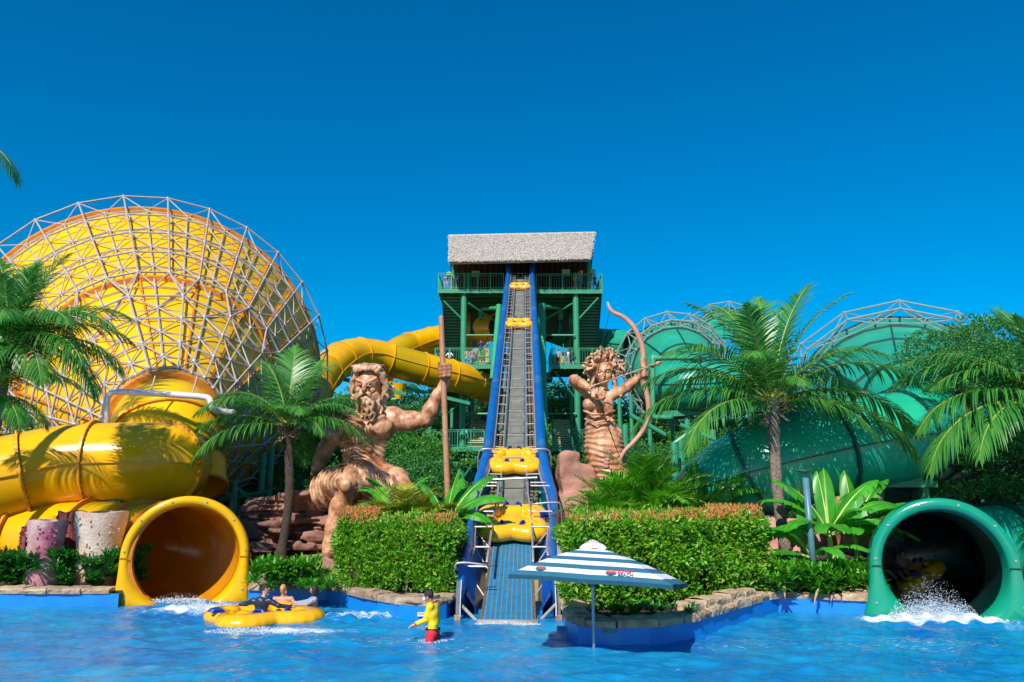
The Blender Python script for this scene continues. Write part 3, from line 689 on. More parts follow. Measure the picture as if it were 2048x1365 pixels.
# padded blue sides
def wprof(Y):      # inner offset, width
    k = [(19.6,1.12,.22),(23,1.03,.27),(25.5,1.15,.24),(27,1.24,.27),(28.5,1.18,.35),(30,.98,.42),(32,.86,.42),(78,.93,.48)]
    for (a, i0, w0), (b, i1, w1) in zip(k, k[1:]):
        if Y <= b: t = (Y-a)/(b-a); return i0+(i1-i0)*t, w0+(w1-w0)*t
    return k[-1][1:]
def side(s):
    Y = 20.3; n = 0
    while Y < 78.2:
        Y1 = min(Y + (1.25 if Y > 26 else 1.9), 78.3); q = MB(); rows = []; m = 5 
        for k in range(m+1):
            y = Y + (Y1-Y)*k/m; i0, w = wprof(y); r_ = w/2; up = .62 if y > 26 else .95; row = []
            if y < 22.3: up = .95*max(.0, (y-20.1)/2.2)**.4
            if y > 75.5: up = .62 + .5*(y-75.5)
            puff = 1 + .035*math.sin(PI*k/m) - (.03 if k in (0, m) else 0)
            if up < .9 and y < 26: pass
            row.append(cp(s*i0, y, -.5))
            for j in range(9):
                an = PI*(1 - j/8); row.append(cp(s*(i0 + r_ + math.cos(an)*r_*puff), y, up - .25 + math.sin(an)*.3*puff))
            row.append(cp(s*(i0+w), y, -.5)); rows.append(row if s > 0 else row[::-1])
        q.grid(rows[::-1] if True else rows)
        build('padded_cover', q, BLU if n % 7 or Y < 30 else BLUW, cv, smooth='auto'); n += 1; Y = Y1
side(-1); side(1)
for s in (-1, 1):      # rim tube along the inner lip
    q = MB(); q.tube([cp(s*(wprof(y)[0]-.02), y, .42 if y > 26 else .74) for y in list(np.arange(22.4, 40, .6)) + list(np.arange(40, 78, 1.5))], .035, 6); build('rim_rail', q, STEEL, cv, smooth=True)
    # deep blue walls of the boarding trough
    q = MB(); q.grid([[cp(s*1.05,y,.3), Vector((cx(y)+s*.86, y, .2 if y < 23 else bz(y)-.3)), Vector((cx(y)+s*.8, y, -.3))] for y in np.arange(20.6, 26.6, .6)][::(1 if s < 0 else -1)])
    build('trough_wall', q, BLUD, cv)
    q = MB(); x = cx(20)+s*1.3; q.grid([[Vector((x - s*.05, 20.45, -.2)), Vector((x - s*.05, 20.6, 1.25))], [Vector((cx(20)+s*.86, 21.2, -.2)), Vector((cx(20)+s*.86, 21.4, 1.05))]]); build('trough_panel', q, BLUD, cv)
# chains, rails, rungs
for s in (-1, 1):
    for off in (.64, .8):
        q = MB(); Y = 26.8
        while Y < 77:
            a = cp(s*off, Y, .0); q.box(tuple(a - Vector((.05,.02,.03))), tuple(a + Vector((.05,.09,.05)))); Y += .27 if Y < 45 else .5
        build('chain', q, CHAIN, cv, kind='stuff')
    q = MB(); q.tube([cp(s*.47, y, .34) for y in (28.6, 40, 55, 77)], .03, 6); build('guard_rail', q, STEEL, cv)
    q = MB(); q.tube([cp(s*.62, y, .62) for y in (22.2, 24, 26.3)] + [cp(s*.5, y, .95) for y in (27.4, 28.3)] + [cp(s*.47,28.8,.34)], .035, 6); build('guard_rail', q, STEEL, cv, smooth=True)
    q = MB(); q.grid([[cp(s*.58,y,-.2), cp(s*.66,y,-.2), cp(s*.66,y,.02), cp(s*.58,y,.02), cp(s*.58,y,-.2)] for y in np.arange(19.3, 27.5, .8)]); build('chain_guide', q, CHAIN, cv)
    Y = 30.2
    while Y < 77.3:
        i0, _w = wprof(Y); bar('rung', cp(s*.47, Y, .34), cp(s*(i0+.02), Y, .36), .03, STEEL, cv, 6); Y += 1.28
    for Y, up in ((21.5,.72),(23.2,.72),(24.9,.78),(26.2,.9),(28.3,.8),(29.2,.5)):
        i0, w_ = wprof(Y); bar('rung', cp(s*.6, Y, up), cp(s*(i0+.06), Y, up), .027, STEEL, cv, 8)
    for Y in (21.5, 23.6, 25.3): bar('strut', cp(s*.66, Y-.1, .0), cp(s*wprof(Y)[0], Y+.2, .5), .024, STEEL, cv, 8)
    for Y in (21.2, 26.6, 31.6):   # hoops that bend over the padding
        i0, w_ = wprof(Y); up = .95 if Y < 27 else .7
        if Y < 22: up = .85
        q = MB(); q.tube(catmull([cp(s*.6,Y,up), cp(s*(i0+w_*.5),Y,up+.06), cp(s*(i0+w_+.08),Y,up-.1), cp(s*(i0+w_+.14),Y,-.2)], 4), .03, 8); build('hoop', q, STEEL, cv, smooth=True)
    x = cx(19.8) + s*1.2                               # fender posts standing in the water
    q = MB(); q.beam((x, 19.75, -.4), (x, 20.1, .86), .1, .06); build('fender_board', q, BSIDE, cv)
    q = MB(); q.tube([(x-.07*s, 19.68, .1),(x-.06*s, 19.78,.3),(x-.07*s,20.0,.9)], .011, 6); build('fender_pipe', q, WPAINT, cv)
    q = MB(); q.beam((x, 19.7, -.4), (x, 19.78, .12), .15, .09); build('fender_foot', q, HUSK, cv)
    bar('strut', (x, 20.2, .35), (x - s*.5, 19.7, -.05), .04, GREY, cv)
    q = MB()
    Y = 30.
bar('cross_rung', cp(-.8, 29.6, .42), cp(.85, 29.6, .5), .04, STEEL, cv)
for Y in (31.4, 34.9, 37.9, 41.4, 45.2, 49.2, 53.0, 57.1, 62.5, 66.8, 71.3, 75.6):       # pushers on the belt
    q = MB(); a, b, c, d = cp(-.24,Y,.02), cp(-.24,Y,.5), cp(.24,Y,.5), cp(.24,Y,.02)
    q.tube([a,b,c,d], .028, 6); e = cp(-.36,Y-.1,.04); f = cp(.36,Y-.1,.04); q.beam(e, f, .09, .05); build('pusher_frame', q, GREY, cv)
for Y in range(31, 78, 3):                              # belt joints and carrying legs
    q = MB(); q.beam(cp(-.36,Y,.006), cp(.36,Y,.006), .03, .012); build('belt_joint', q, BSIDE, cv)
for Y in (30, 36, 42, 49, 56, 63, 70):
    for s in (-1, 1): bar('leg', (cx(Y)+s*.7, Y, .4), cp(s*.7, Y, -.3), .13, STG, cv)
    bar('crossbeam', cp(-1.1, Y, -.35), cp(1.1, Y, -.35), .12, STG, cv)
q = MB()
for s in (-1, 1): q.grid([[cp(s*.56,y,-.12), cp(s*.9,y,-.12)] for y in (31, 77)])
# ------------------------------------------------------------ rafts
def raft_mesh(L_=1.0):
    s = SDF((-1.45,-1.45,-.4), (1.45,1.45,.5), .035)
    pts = [(math.cos(a), math.sin(a)) for a in (PI/4, 3*PI/4, 5*PI/4, 7*PI/4)]
    ring = [(math.cos(t)*(.93 - .2*math.cos(4*t))*1.0, math.sin(t)*(.93 - .2*math.cos(4*t))*.94, 0) for t in np.linspace(0, 2*PI, 49)]
    s.ch(ring, .255, k=.03); s.ell((0,0,-.06), (.85,.78,.13), k=.08)
    for x in (-.6,.6):
        for y in (-.52,.52): s.ell((x,y,.12), (.23,.21,.2), k=.06)
    s.ell((0,0,.05), (.34,.72,.12), k=.1)
    top = s.mesh('raft_body', [RAFT]); return top
RM_ = raft_mesh()
def make_raft():
    r = thing('yellow_raft', 'x', 'raft', (0,0,0), 'yellow four seat rafts')
    o = link('tube', RM_, r); WORG[o.name] = Vector((0,0,0))
    q = MB(); q.add([(math.cos(a)*1.0*(1+.12*math.cos(4*a-PI)), math.sin(a)*.9*(1+.12*math.cos(4*a-PI)), -.2) for a in np.linspace(0, 2*PI, 25)[:-1]], [tuple(range(24))[::-1]])
    q.ell((0,0,-.16),(.8,.7,.1),16,6); build('floor', q, RAFTO, r, smooth=True)
    q = MB(); q.tube([(math.cos(t)*(.93 - .2*math.cos(4*t)+.258), math.sin(t)*((.93 - .2*math.cos(4*t))*.94+.258), .0) for t in np.linspace(0, 2*PI, 65)], .007, 4, cap=False); build('weld_seam', q, M('raft_seam', (.4,.15,.004), .5, .1, 3), r)
    for x, y, a in ((-.22,.82,.6),(.22,.82,-.6),(-.3,-.62,-.6),(.3,-.62,.6),(-1.02,.12,1.4),(-1.02,-.12,1.7),(1.02,.12,1.7),(1.02,-.12,1.4)):
        q = MB(); c = Vector((x,y,.24)); d = Vector((math.sin(a), math.cos(a), 0))*.13
        q.tube([c-d, c-d*.6+Vector((0,0,.07)), c+d*.6+Vector((0,0,.07)), c+d], .04, 6); q.beam(c-d+Vector((0,0,.0)), c+d, .11, .03); build('handle', q, HAND, r)
    return r
raft0 = make_raft()
def copy_tree(o, parent=None):
    c = o.copy(); COL.objects.link(c)
    if parent is not None: c.parent = parent
    if o.name in WORG: WORG[c.name] = WORG[o.name]
    for ch in list(o.children): copy_tree(ch, c)
    return c
first = [raft0]
def place_raft(loc, label, rot=None, sc=1.):
    r = first.pop() if first else copy_tree(raft0)
    r.matrix_basis = Matrix.Translation(loc) @ (rot or Matrix.Identity(4)) @ Matrix.Diagonal((sc, sc, sc, 1)); r['label'] = label; return r
RAFTS = []
for Y, up, lb, sc in ((26.4,.42,'lowest yellow raft on the conveyor, just above the blue mesh mat',1.0),(31.5,.3,'second lowest yellow raft riding up the grey belt, framed by steel rungs',.93),
                  (55.0,.3,'yellow raft halfway up the conveyor, between the two middle platforms',.93),(69.6,.3,'highest yellow raft on the conveyor, just below the top platform',.93)):
    a = .42 if Y > 28.5 else .33; dd = cp(0,Y+.5)-cp(0,Y-.5); a = math.atan2(dd.z, dd.y)
    place_raft(cp(0, Y, up), lb, Matrix.Rotation(a, 4, 'X'), sc)
# ------------------------------------------------------------ green stair tower
TY = 76.
tw = thing('slide_tower', 'tall green steel stair tower with three platforms each side and a thatched roof', 'slide tower', (0, 80, .4))
def thatch():
    r0, r1 = P(897,470,80), P(1189,464,80); e0, e1 = P(898,521,74), P(1179,515,74); b0, b1 = r0 + Vector((0,6,-4.3)), r1 + Vector((0,6,-4.3))
    q = MB(); t = Vector((0,.25,-.35))
    q.add([r0,r1,e1,e0,r0+t,r1+t,e1+t,e0+t], [(3,2,1,0),(4,5,6,7),(0,1,5,4),(2,3,7,6),(1,2,6,5),(3,0,4,7)]); build('thatch', q, THATCH, tw)
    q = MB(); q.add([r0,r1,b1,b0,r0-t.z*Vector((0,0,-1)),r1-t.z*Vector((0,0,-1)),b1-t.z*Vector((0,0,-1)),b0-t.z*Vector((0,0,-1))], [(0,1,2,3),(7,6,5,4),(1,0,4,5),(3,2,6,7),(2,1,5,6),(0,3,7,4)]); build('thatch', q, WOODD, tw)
    rs = np.random.RandomState(4); n = 34000; a = rs.rand(n); b = rs.rand(n)
    b[:2600] = 1.0 - rs.rand(2600)*.03; b[2600:3200] = rs.rand(600)*.02
    E0, E1, R0, R1 = (np.array(x) for x in (e0, e1, r0, r1))
    p = (R0 + (R1-R0)*a[:,None])*(1-b[:,None]) + (E0 + (E1-E0)*a[:,None])*b[:,None]
    dn = (E0-R0); dn = dn/np.linalg.norm(dn); nr = np.array((0, -.55, .83)); sd = (R1-R0)/np.linalg.norm(R1-R0)
    d = dn + rs.randn(n,3)*np.array([.1,.05,.05]) + nr*(.02+rs.rand(n,1)*.1); ln = .35 + .5*rs.rand(n,1); ln[:2600] = .25+.45*rs.rand(2600,1); wv = sd*.026 + nr*rs.randn(n,1)*.006; p = p + nr*.02
    V = np.stack([p-wv, p+wv, p+wv*.5+d*ln, p-wv*.5+d*ln], 1).reshape(-1,3); F = np.arange(4*n).reshape(n,4)
    build('straw', mesh_np('straw', V - np.array(worg(tw)), F, [STRAW], False), None, tw, kind='stuff')
    for k in range(26):
        f = k/25*.985+.008; a_ = r0.lerp(r1, f); flat('rafter', a_ + Vector((0,.3,-.6)), b0.lerp(b1, f) + Vector((0,0,-.35)), .1, .16, WOOD, tw); flat('rafter', a_ + Vector((0,.2,-.6)), e0.lerp(e1, f) + Vector((0,.6,-.12)), .1, .14, WOOD, tw)
    for k in range(1, 13):
        f = k/13; flat('batten', r0.lerp(b0, f) + Vector((0,0,-.3)), r1.lerp(b1, f) + Vector((0,0,-.3)), .08, .06, WOOD, tw)
    return r0, r1, e0, e1
r0, r1, e0, e1 = thatch()
ZT, ZM, ZL = P(900,578,TY).z, P(900,733,TY).z, P(900,896,TY).z
def X_(u, v=700, Y=TY): return P(u, v, Y).x
PX = mpp(1000, 650, TY)
def deck(u0, u1, z, y0, y1, rails, v, rh=1.55, gap=5.1, girder=.42, postgap=26):
    x0, x1 = X_(u0, v, y0), X_(u1, v, y0); q = MB(); q.box((x0, y0+.02, z-.12), (x1, y1, z)); build('deck_plate', q, STGD, tw)
    flat('edge_girder', (x0-.05, y0, z-girder/2-.02), (x1+.05, y0, z-girder/2-.02), .12, girder, STG, tw)
    for x in (x0, x1): flat('edge_girder', (x, y0, z-girder/2), (x, y1, z-girder/2), .1, girder, STG, tw)
    n = max(1, int((y1-y0)/1.6))
    for k in range(1, n+1): yy_ = y0 + (y1-y0)*k/n; flat('joist', (x0, yy_, z-.3), (x1, yy_, z-.3), .1, .3, STG, tw)
    def rail(a, b):
        a, b = Vector(a), Vector(b); L_ = (b-a).length
        if L_ < .3: return
        k = max(1, round(L_/(postgap*PX)))
        for i in range(k+1): p = a.lerp(b, i/k); flat('rail_post', p - Vector((0,0,.5)), p + Vector((0,0,rh)), .1, .1, STG, tw)
        flat('handrail', a + Vector((0,0,rh)), b + Vector((0,0,rh)), .09, .07, STG, tw); flat('bottom_rail', a + Vector((0,0,.12)), b + Vector((0,0,.12)), .05, .05, STG, tw); flat('bottom_rail', a + Vector((0,0,rh-.16)), b + Vector((0,0,rh-.16)), .04, .04, STG, tw)
        m = max(2, round(L_/(gap*PX)))
        for i in range(1, m): p = a.lerp(b, i/m); flat('baluster', p + Vector((0,0,.12)), p + Vector((0,0,rh-.16)), .028, .028, STG, tw)
    y0 -= .02
    if 'f' in rails: rail((x0, y0, z), (x1, y0, z))
    if 'l' in rails: rail((x0, y0, z), (x0, y1-.2, z))
    if 'r' in rails: rail((x1, y0, z), (x1, y1-.2, z))
    return x0, x1
deck(877, 1007, ZT, TY, 86, 'flr', 577); deck(1073, 1204, ZT-.05, TY, 86, 'flr', 577)
q = MB(); q.box((X_(1007,577), 78.4, ZT-.12), (X_(1073,577), 86, ZT)); build('deck_plate', q, STGD, tw)
deck(870, 986, ZM, TY-1.2, 80, 'fl', 733); deck(1103, 1212, ZM, TY-1.2, 80, 'fl', 733)
deck(862, 968, ZL, TY-1.6, 80, 'fl', 896); deck(1105, 1172, ZL, TY-1.6, 80, 'f', 896)
deck(976, 1000, ZM+.6, 86, 88, 'f', 700); deck(1085, 1104, ZM+.6, 86, 88, 'f', 700)
def column(u, Y, z1, r, v=700, m=None, z0=.4): x = X_(u, v, Y); bar('column', (x, Y, z0), (x, Y, z1), r, m or STG, tw, 14); return x
for u in (927, 1153): column(u, TY+.5, ZT-.45, .3, 690)
for u in (893, 1190): column(u, 85.5, e0.z, .22, 600)
for u in (946, 1140, 903, 1176): column(u, 84.5, ZT-.3, .2, 640)
for u in (905, 1196, 940, 1178): column(u, 79.5 if u in (905,1196) else 81.5, ZM-.4, .16, 760)
for u in (907, 1178): column(u, 76.6, r0.z-3.6, .2, 560, z0=ZT)
for u in (938, 1150): column(u, 84.0, r0.z-3, .2, 560, z0=ZT)
column(998, TY-.4, P(998,612,TY).z, .3, 650, STGL); column(1084, TY-.4, P(1084,610,TY).z, .36, 650, STGL)
bar('rising_pipe', P(1084,612,TY-.4), P(1092,1010,60), .28, STGL, tw, 14)
bar('rising_pipe', P(998,612,TY-.4), P(985,760,70), .26, STGL, tw, 14)
for pts in ([P(998,617,TY-.4), P(966,618,TY+3), P(962,622,TY+3.2), P(962,640,TY+3.2)], [P(1084,614,TY-.4), P(1116,617,TY+3), P(1121,622,TY+3.2), P(1121,640,TY+3.2)]):
    q = MB(); q.tube(catmull(pts, 5), .22, 10); build('water_pipe', q, STG, tw, smooth=True)
def seg(u0, v0, u1, v1, Y0, Y1=None, w_=.2, m=None): bar('brace', P(u0,v0,Y0), P(u1,v1,Y1 or Y0), w_/2, m or STG, tw, 8)
for s in ((937,607,994,645,TY+.6,79),(887,602,926,641,TY,TY+.6),(1197,596,1156,640,TY,TY+.6),(1146,607,1086,642,TY+.6,79),(931,671,994,671,TY+.5,TY),(1084,671,1150,671,TY+.5,TY),
          (964,744,930,800,TY-1,TY+.6),(897,745,926,799,TY-1,TY+.6),(1110,743,1150,797,TY-1,TY+.6),(1196,744,1158,797,TY-1,TY+.6),(928,828,980,828,TY+.5,TY),(1084,828,1153,828,TY+.5,TY),
          (930,745,985,790,79,84),(895,830,925,800,78,79),(976,748,1002,748,80,80),(1085,748,1104,748,80,80),(938,775,985,775,84,84),(1086,775,1150,775,84,84),
          (925,960,960,905,TY,TY-1.3),(893,905,925,960,TY-1.3,TY),(1150,905,1112,960,TY-1.3,TY),(930,975,985,1010,TY,82),(940,900,985,960,82,84),(868,1000,960,1000,82,82),(1085,960,1160,960,80,80),(1088,930,1150,930,80,80),(930,930,975,930,80,80),
          (958,880,968,748,81,81),(1142,610,1142,748,86,86)): seg(*s)
for u0, u1, v in ((975,1003,750),(1083,1105,750),(862,975,950),(1085,1200,948)): flat('crossbeam', P(u0,v,79), P(u1,v,79), .2, .5, STG, tw)
def flight(x0, x1, ya, za, yb, zb, n, nos=False, strs=True):
    for k in range(n):
        t = (k+.5)/n; y = ya + (yb-ya)*t; z = za + (zb-za)*t
        flat('stair_tread', (x0, y, z), (x1, y, z), .36, .07, STGD, tw)
        if nos: flat('tread_nosing', (x0+.05, y-.19*(1 if yb > ya else -1), z+.01), (x1-.05, y-.19*(1 if yb > ya else -1), z+.01), .09, .1, NOSE, tw)
        elif (zb-za)*(yb-ya) < 0: flat('stair_riser', (x0, y+.17, z-.14), (x1, y+.17, z-.14), .03, .24, STG, tw)
    for x in (x0, x1): flat('stringer', (x, ya, za-.05), (x, yb, zb-.05), .08, .34, STG, tw)
    for x in (x0, x1): flat('stair_handrail', (x, ya, za+1.1), (x, yb, zb+1.1), .06, .06, STG, tw)
NOSE = M('pale_yellow_nosing', (.55,.5,.2), .6, .15, 5)
# flights seen from below (rising towards the pool) and flights rising away
flight(X_(889,640,80), X_(924,640,80), 84.8, ZM+.1, 76.6, ZT-.1, 30); flight(X_(1158,640,80), X_(1197,640,80), 84.8, ZM+.1, 76.6, ZT-.1, 30)
flight(X_(893,800,79), X_(924,800,79), 84, ZL+.1, 76, ZM-.3, 30); flight(X_(1157,800,79), X_(1184,800,79), 84, ZL+.1, 76, ZM-.3, 30)
flight(X_(893,960,79), X_(924,960,79), 84, .6, 76, ZL-.3, 28); flight(X_(1120,960,79), X_(1150,960,79), 84, .6, 76, ZL-.3, 28)
flight(X_(951,720,77), X_(978,720,77), 76.6, ZM, 80.6, ZM+2.6, 13, True); flight(X_(1106,715,77), X_(1130,715,77), 76.6, ZM, 79.6, ZM+1.8, 9, True)
flight(X_(936,880,77), X_(971,880,77), 76.4, ZL, 82, ZL+3.6, 16, True); flight(X_(1108,880,77), X_(1146,880,77), 76.4, ZL, 81.6, ZL+3.2, 16, True)
q = MB(); q.box((X_(940,640,83), 83.4, ZT-3.2), (X_(990,640,83), 83.6, ZT-.4)); q.box((X_(1090,640,83), 83.4, ZT-3.2), (X_(1138,640,83), 83.6, ZT-.4)); build('under_deck_panel', q, STGD, tw)
# signs and boards behind the top railing
def board(label, u0, v0, u1, v1, Y, m, cat='sign'):
    a, b = P(u0, v1, Y), P(u1, v0, Y); q = MB(); q.box((a.x, Y, a.z), (b.x, Y+.05, b.z)); return build('sign_board', q, m, loc=((a.x+b.x)/2, Y, a.z), label=label, category=cat)
BOARD = M('pale_green_board', (.2,.36,.22), .6, .1, 4); BANR = M('sky_blue_banner', (.03,.3,.5), .7, .1, 4); BANO = M('salmon_print', (.6,.22,.14), .7, .1, 5); BANY_ = M('yellow_print', (.6,.45,.1), .7, .1, 5)
board('pale green square board on the left half of the top railing', 943, 542, 959, 554, TY+.12, BOARD); board('pale green square board on the right half of the top railing', 1124, 539, 1140, 551, TY+.12, BOARD)
for u, lb in ((907,'left'), (1163,'right')):
    r_ = thing('height_banner', 'tall narrow light blue banner with salmon patch on the %s end of the top platform' % lb, 'banner', P(u, 568, TY+.6))
    for v0, v1, m in ((548,568,BANR),(552.5,557,BANO),(541,548,BANY_)):
        a, b = P(u-2.2, v1, TY+.6), P(u+2.2, v0, TY+.6); yo = .03 if m is BANO else 0; q = MB(); q.box((a.x, TY+.6-yo, a.z), (b.x, TY+.65, b.z)); build('panel', q, m, r_)
def disc(label, u, v, r_):
    c = P(u, v, TY+.2); q = MB(); q.tube([c, c + Vector((0,.06,0))], r_, 8); return build('round_sign', q, BOARD, loc=c, label=label, category='sign')
disc('octagonal pale sign hanging at the left end of the top platform', 898, 549, .3); disc('octagonal pale sign hanging at the right end of the top platform', 1186, 543, .28)
# ------------------------------------------------------------ plants
def leaf_quads(P0, D, Nn, ln, wd, curl=0.):
    """diamond leaves, folded on the midrib: P0 base, D direction, Nn normal (n,3)"""
    D = D/np.linalg.norm(D, axis=1, keepdims=True); S = np.cross(D, Nn); S /= np.linalg.norm(S, axis=1, keepdims=True)+1e-9; U = np.cross(S, D)
    ln = np.asarray(ln).reshape(-1,1); wd = np.asarray(wd).reshape(-1,1)
    a = P0; m = P0 + D*ln*.45; t = P0 + D*ln - U*ln*curl
    return np.stack([a, m + S*wd/2 + U*wd*.2, t, m - S*wd/2 + U*wd*.2], 1).reshape(-1,3)
def leaf_mesh(name, V, mats, mi=None):
    n = len(V)//4; return mesh_np(name, V, np.arange(4*n).reshape(n,4), mats, False, mi)
# palm fronds: rachis with folded leaflets that hang
def frond_mesh(name, L_, lift, droop, nl, ll, seed, ml=None, mr=None, wl=.042, hang=.6, bow=.0, rr=.03, vee=.35):
    rs = np.random.RandomState(seed); n = 26; pts = []; p = np.array([0.,0,0]); ang = lift
    for i in range(n+1):
        pts.append(p.copy()); t = i/n; a = lift - droop*t**1.5; st = L_/n; p = p + st*np.array([math.cos(a), bow*t, math.sin(a)])
    pts = np.array(pts); q = MB(); q.tube([Vector(x) for x in pts], [rr*(1.25-1.1*i/n) for i in range(n+1)], 5); nr = len(q.f); V = [np.array(q.v)]; F = list(q.f); mi = [1]*nr; off = len(q.v); vv = []
    for k in range(nl):
        t = .12 + .87*(k + rs.rand()*.4)/nl; x = t*n; i = min(n-1, int(x)); b = pts[i] + (pts[i+1]-pts[i])*(x-i); d = pts[i+1]-pts[i]; d /= np.linalg.norm(d)
        side0 = np.cross(d, [0,0,1.]); side0 /= np.linalg.norm(side0)+1e-9; upv = np.cross(side0, d)
        prof = math.sin(PI*min(1, .12+t*.88))**.55 * (1 if t < .8 else 1-.5*(t-.8)/.2)
        for s in (-1, 1):
            l = ll*max(.25, prof)*(.85+.3*rs.rand()); dd = d*(.35+.75*t) + side0*s*(1.05-.35*t) + upv*vee*(1-.6*t) + rs.randn(3)*.07; dd /= np.linalg.norm(dd)
            w0 = np.cross(dd, upv); w0 /= np.linalg.norm(w0)+1e-9; c = b.copy(); rows = []; m = 4
            for j in range(m+1):
                w_ = wl*(.6, 1., .85, .55, .08)[j]; rows.append((c - w0*w_/2, c + w0*w_/2)); dd = dd + np.array([0,0,-1.])*hang*(.12+.3*j/m)*(.7+.6*rs.rand()); dd /= np.linalg.norm(dd); c = c + dd*l/m
            for j in range(m): vv += [rows[j][0], rows[j][1], rows[j+1][1], rows[j+1][0]]
    vv = np.array(vv).reshape(-1, 4, 3); me = bpy.data.meshes.new(name)
    # weld each leaflet strip so that colour varies leaf by leaf
    k = len(vv)//4; sv = vv.reshape(k, 4, 4, 3); V2 = np.zeros((k, 10, 3)); V2[:,0:8:2] = sv[:,:,0]; V2[:,1:8:2] = sv[:,:,1]; V2[:,8] = sv[:,3,3]; V2[:,9] = sv[:,3,2]
    base = off + np.arange(k)[:,None]*10; fq = np.concatenate([np.stack([base[:,0]+2*j, base[:,0]+2*j+1, base[:,0]+2*j+3, base[:,0]+2*j+2], 1) for j in range(4)])
    fr_ = [f for f in F if len(f) == 4]; allv = np.concatenate([V[0], V2.reshape(-1,3)]); allf = np.concatenate([np.array(fr_), fq]); mi = np.array([1]*len(fr_) + [0]*len(fq))
    return mesh_np(name, allv, allf, [ml or PALML, mr or RACH], False, mi)
FR = {'up': [frond_mesh('frond', 3.4, 1.38, .6, 64, .95, 1, hang=.6), frond_mesh('frond', 3.4, 1.25, .85, 64, .95, 2, hang=.75)],
      'mid': [frond_mesh('frond', 3.6, .85, 1.45, 66, 1.1, 3, hang=1.2, bow=.1), frond_mesh('frond', 3.6, .7, 1.6, 66, 1.1, 4, hang=1.35, bow=-.1)],
      'low': [frond_mesh('frond', 3.5, .35, 1.5, 66, 1.1, 5, hang=1.6), frond_mesh('frond', 3.4, .1, 1.45, 64, 1.05, 6, hang=1.6)]}
def palm(label, base, crown, tr, spec, sc=1., seed=0, husk=True, lean=None, bark=None):
    """spec: list of (kind, azimuth deg, scale, roll)"""
    root = thing('coconut_palm', label, 'palm tree', base, 'coconut palms round the pool'); rs = random.Random(seed)
    base = Vector(base); crown = Vector(crown); mid = base.lerp(crown, .5) + (lean or Vector((0,0,0)))
    line = catmull([base, mid, crown + Vector((0,0,.2))], 14); q = MB(); q.tube(line, [tr*(1.35 - .55*min(1, i/5) + (.06 if i % 2 else -.04) + (.25*((i-22)/6) if i > 22 else 0)) for i in range(len(line))], 12); build('trunk', q, bark or BARK, root, smooth='auto')
    if husk:
        q = MB()
        for k in range(16):
            a = rs.random()*6.28; p = crown + Vector((math.cos(a), math.sin(a), 0))*tr*1.1 + Vector((0,0,-.35+.4*rs.random())); e = p + Vector((math.cos(a)*.25, math.sin(a)*.25, rs.uniform(-.35,.3))); q.beam(p, e, .12, .03)
        build('husk', q, HUSK, root, kind='stuff')
    for kind, az, s_, rl in spec:
        me = FR[kind][rs.randrange(2)]; Mx = Matrix.Translation(crown + Vector((0,0,.1))) @ Matrix.Rotation(R(az), 4, 'Z') @ Matrix.Rotation(R(rl), 4, 'X') @ Matrix.Diagonal((s_*sc,)*3 + (1,))
        inst('frond', me, root, Mx)
    return root
# az: 0 = right, 90 = away, 180 = left, 270 = towards the camera
c = P(1545, 812, 23.2)
palm('coconut palm with a ringed slanting trunk in front of the fat green tube', G(1580,1100,.4)+Vector((0,0,0)) if False else Vector((P(1578,1085,23.2).x, 23.2, .4)), c, .2,
     [('up',20,1.05,0),('up',150,1.1,5),('up',80,1.0,0),('up',250,.85,10),('up',345,1.0,8),('up',110,1.15,0),('mid',35,1.05,8),('mid',170,1.05,-5),('mid',200,1.,5),('mid',0,1.15,0),('mid',140,1.,0),('mid',320,.9,0),('low',178,1.15,0),('low',208,1.0,0),('low',5,1.2,0),('low',330,.85,0),('low',350,1.15,-8),('mid',240,.8,0),('mid',280,.55,0),('low',90,1,0),('mid',95,1,0),('low',60,1,0)], 1.17, 5, lean=Vector((-.12,0,0)))
c = P(575, 858, 30)
palm('coconut palm with a dark curved trunk between the yellow funnel and the seated statue', Vector((P(560,1095,30).x, 30, .4)), c, .21,
     [('up',100,.95,0),('up',70,.95,0),('up',40,.85,0),('up',140,.9,0),('up',200,.85,0),('up',330,.6,0),('mid',160,.95,0),('mid',185,.95,0),('mid',350,.78,0),('mid',20,.8,0),('low',190,1.05,0),('low',172,.95,0),('low',5,.9,0),('low',350,.86,0),('mid',225,.9,0),('low',215,1.05,0),('mid',270,.45,0),('mid',300,.6,0),('low',320,.6,0),('low',90,.9,0),('mid',60,.9,0)], 1.16, 8, lean=Vector((.22,0,0)), bark=BARKD)
c = P(15, 705, 22.5)
palm('bushy coconut palm at far left, drooping over the fat yellow tube', Vector((c.x-.3, 22.5, .4)), c, .2,
     [('up',60,.75,0),('up',100,.9,0),('up',20,.9,0),('up',150,.9,0),('mid',10,.95,0),('mid',350,1,0),('mid',30,.95,0),('mid',330,.9,0),('mid',300,.8,0),('mid',270,.8,0),('low',0,1.0,0),('low',345,1.05,0),('low',320,.9,0),('low',20,.9,0),('low',290,.8,0),('mid',180,1,0),('mid',80,.8,0),('low',250,.8,0),('up',330,.7,0),('up',280,.6,0),('low',335,.95,0)], 1.1, 11)
c = P(-40, 800, 21.8)
palm('coconut palm whose fronds hang in at the lower left edge', Vector((c.x-.2, 21.8, .4)), c, .2,
     [('mid',350,.8,0),('low',0,.7,0),('low',330,.75,0),('mid',20,.8,0),('low',300,.8,0),('mid',300,.7,0),('up',90,.8,0),('mid',180,.9,0),('low',220,.9,0)], 1.0, 13)
c = P(2108, 815, 22.3)
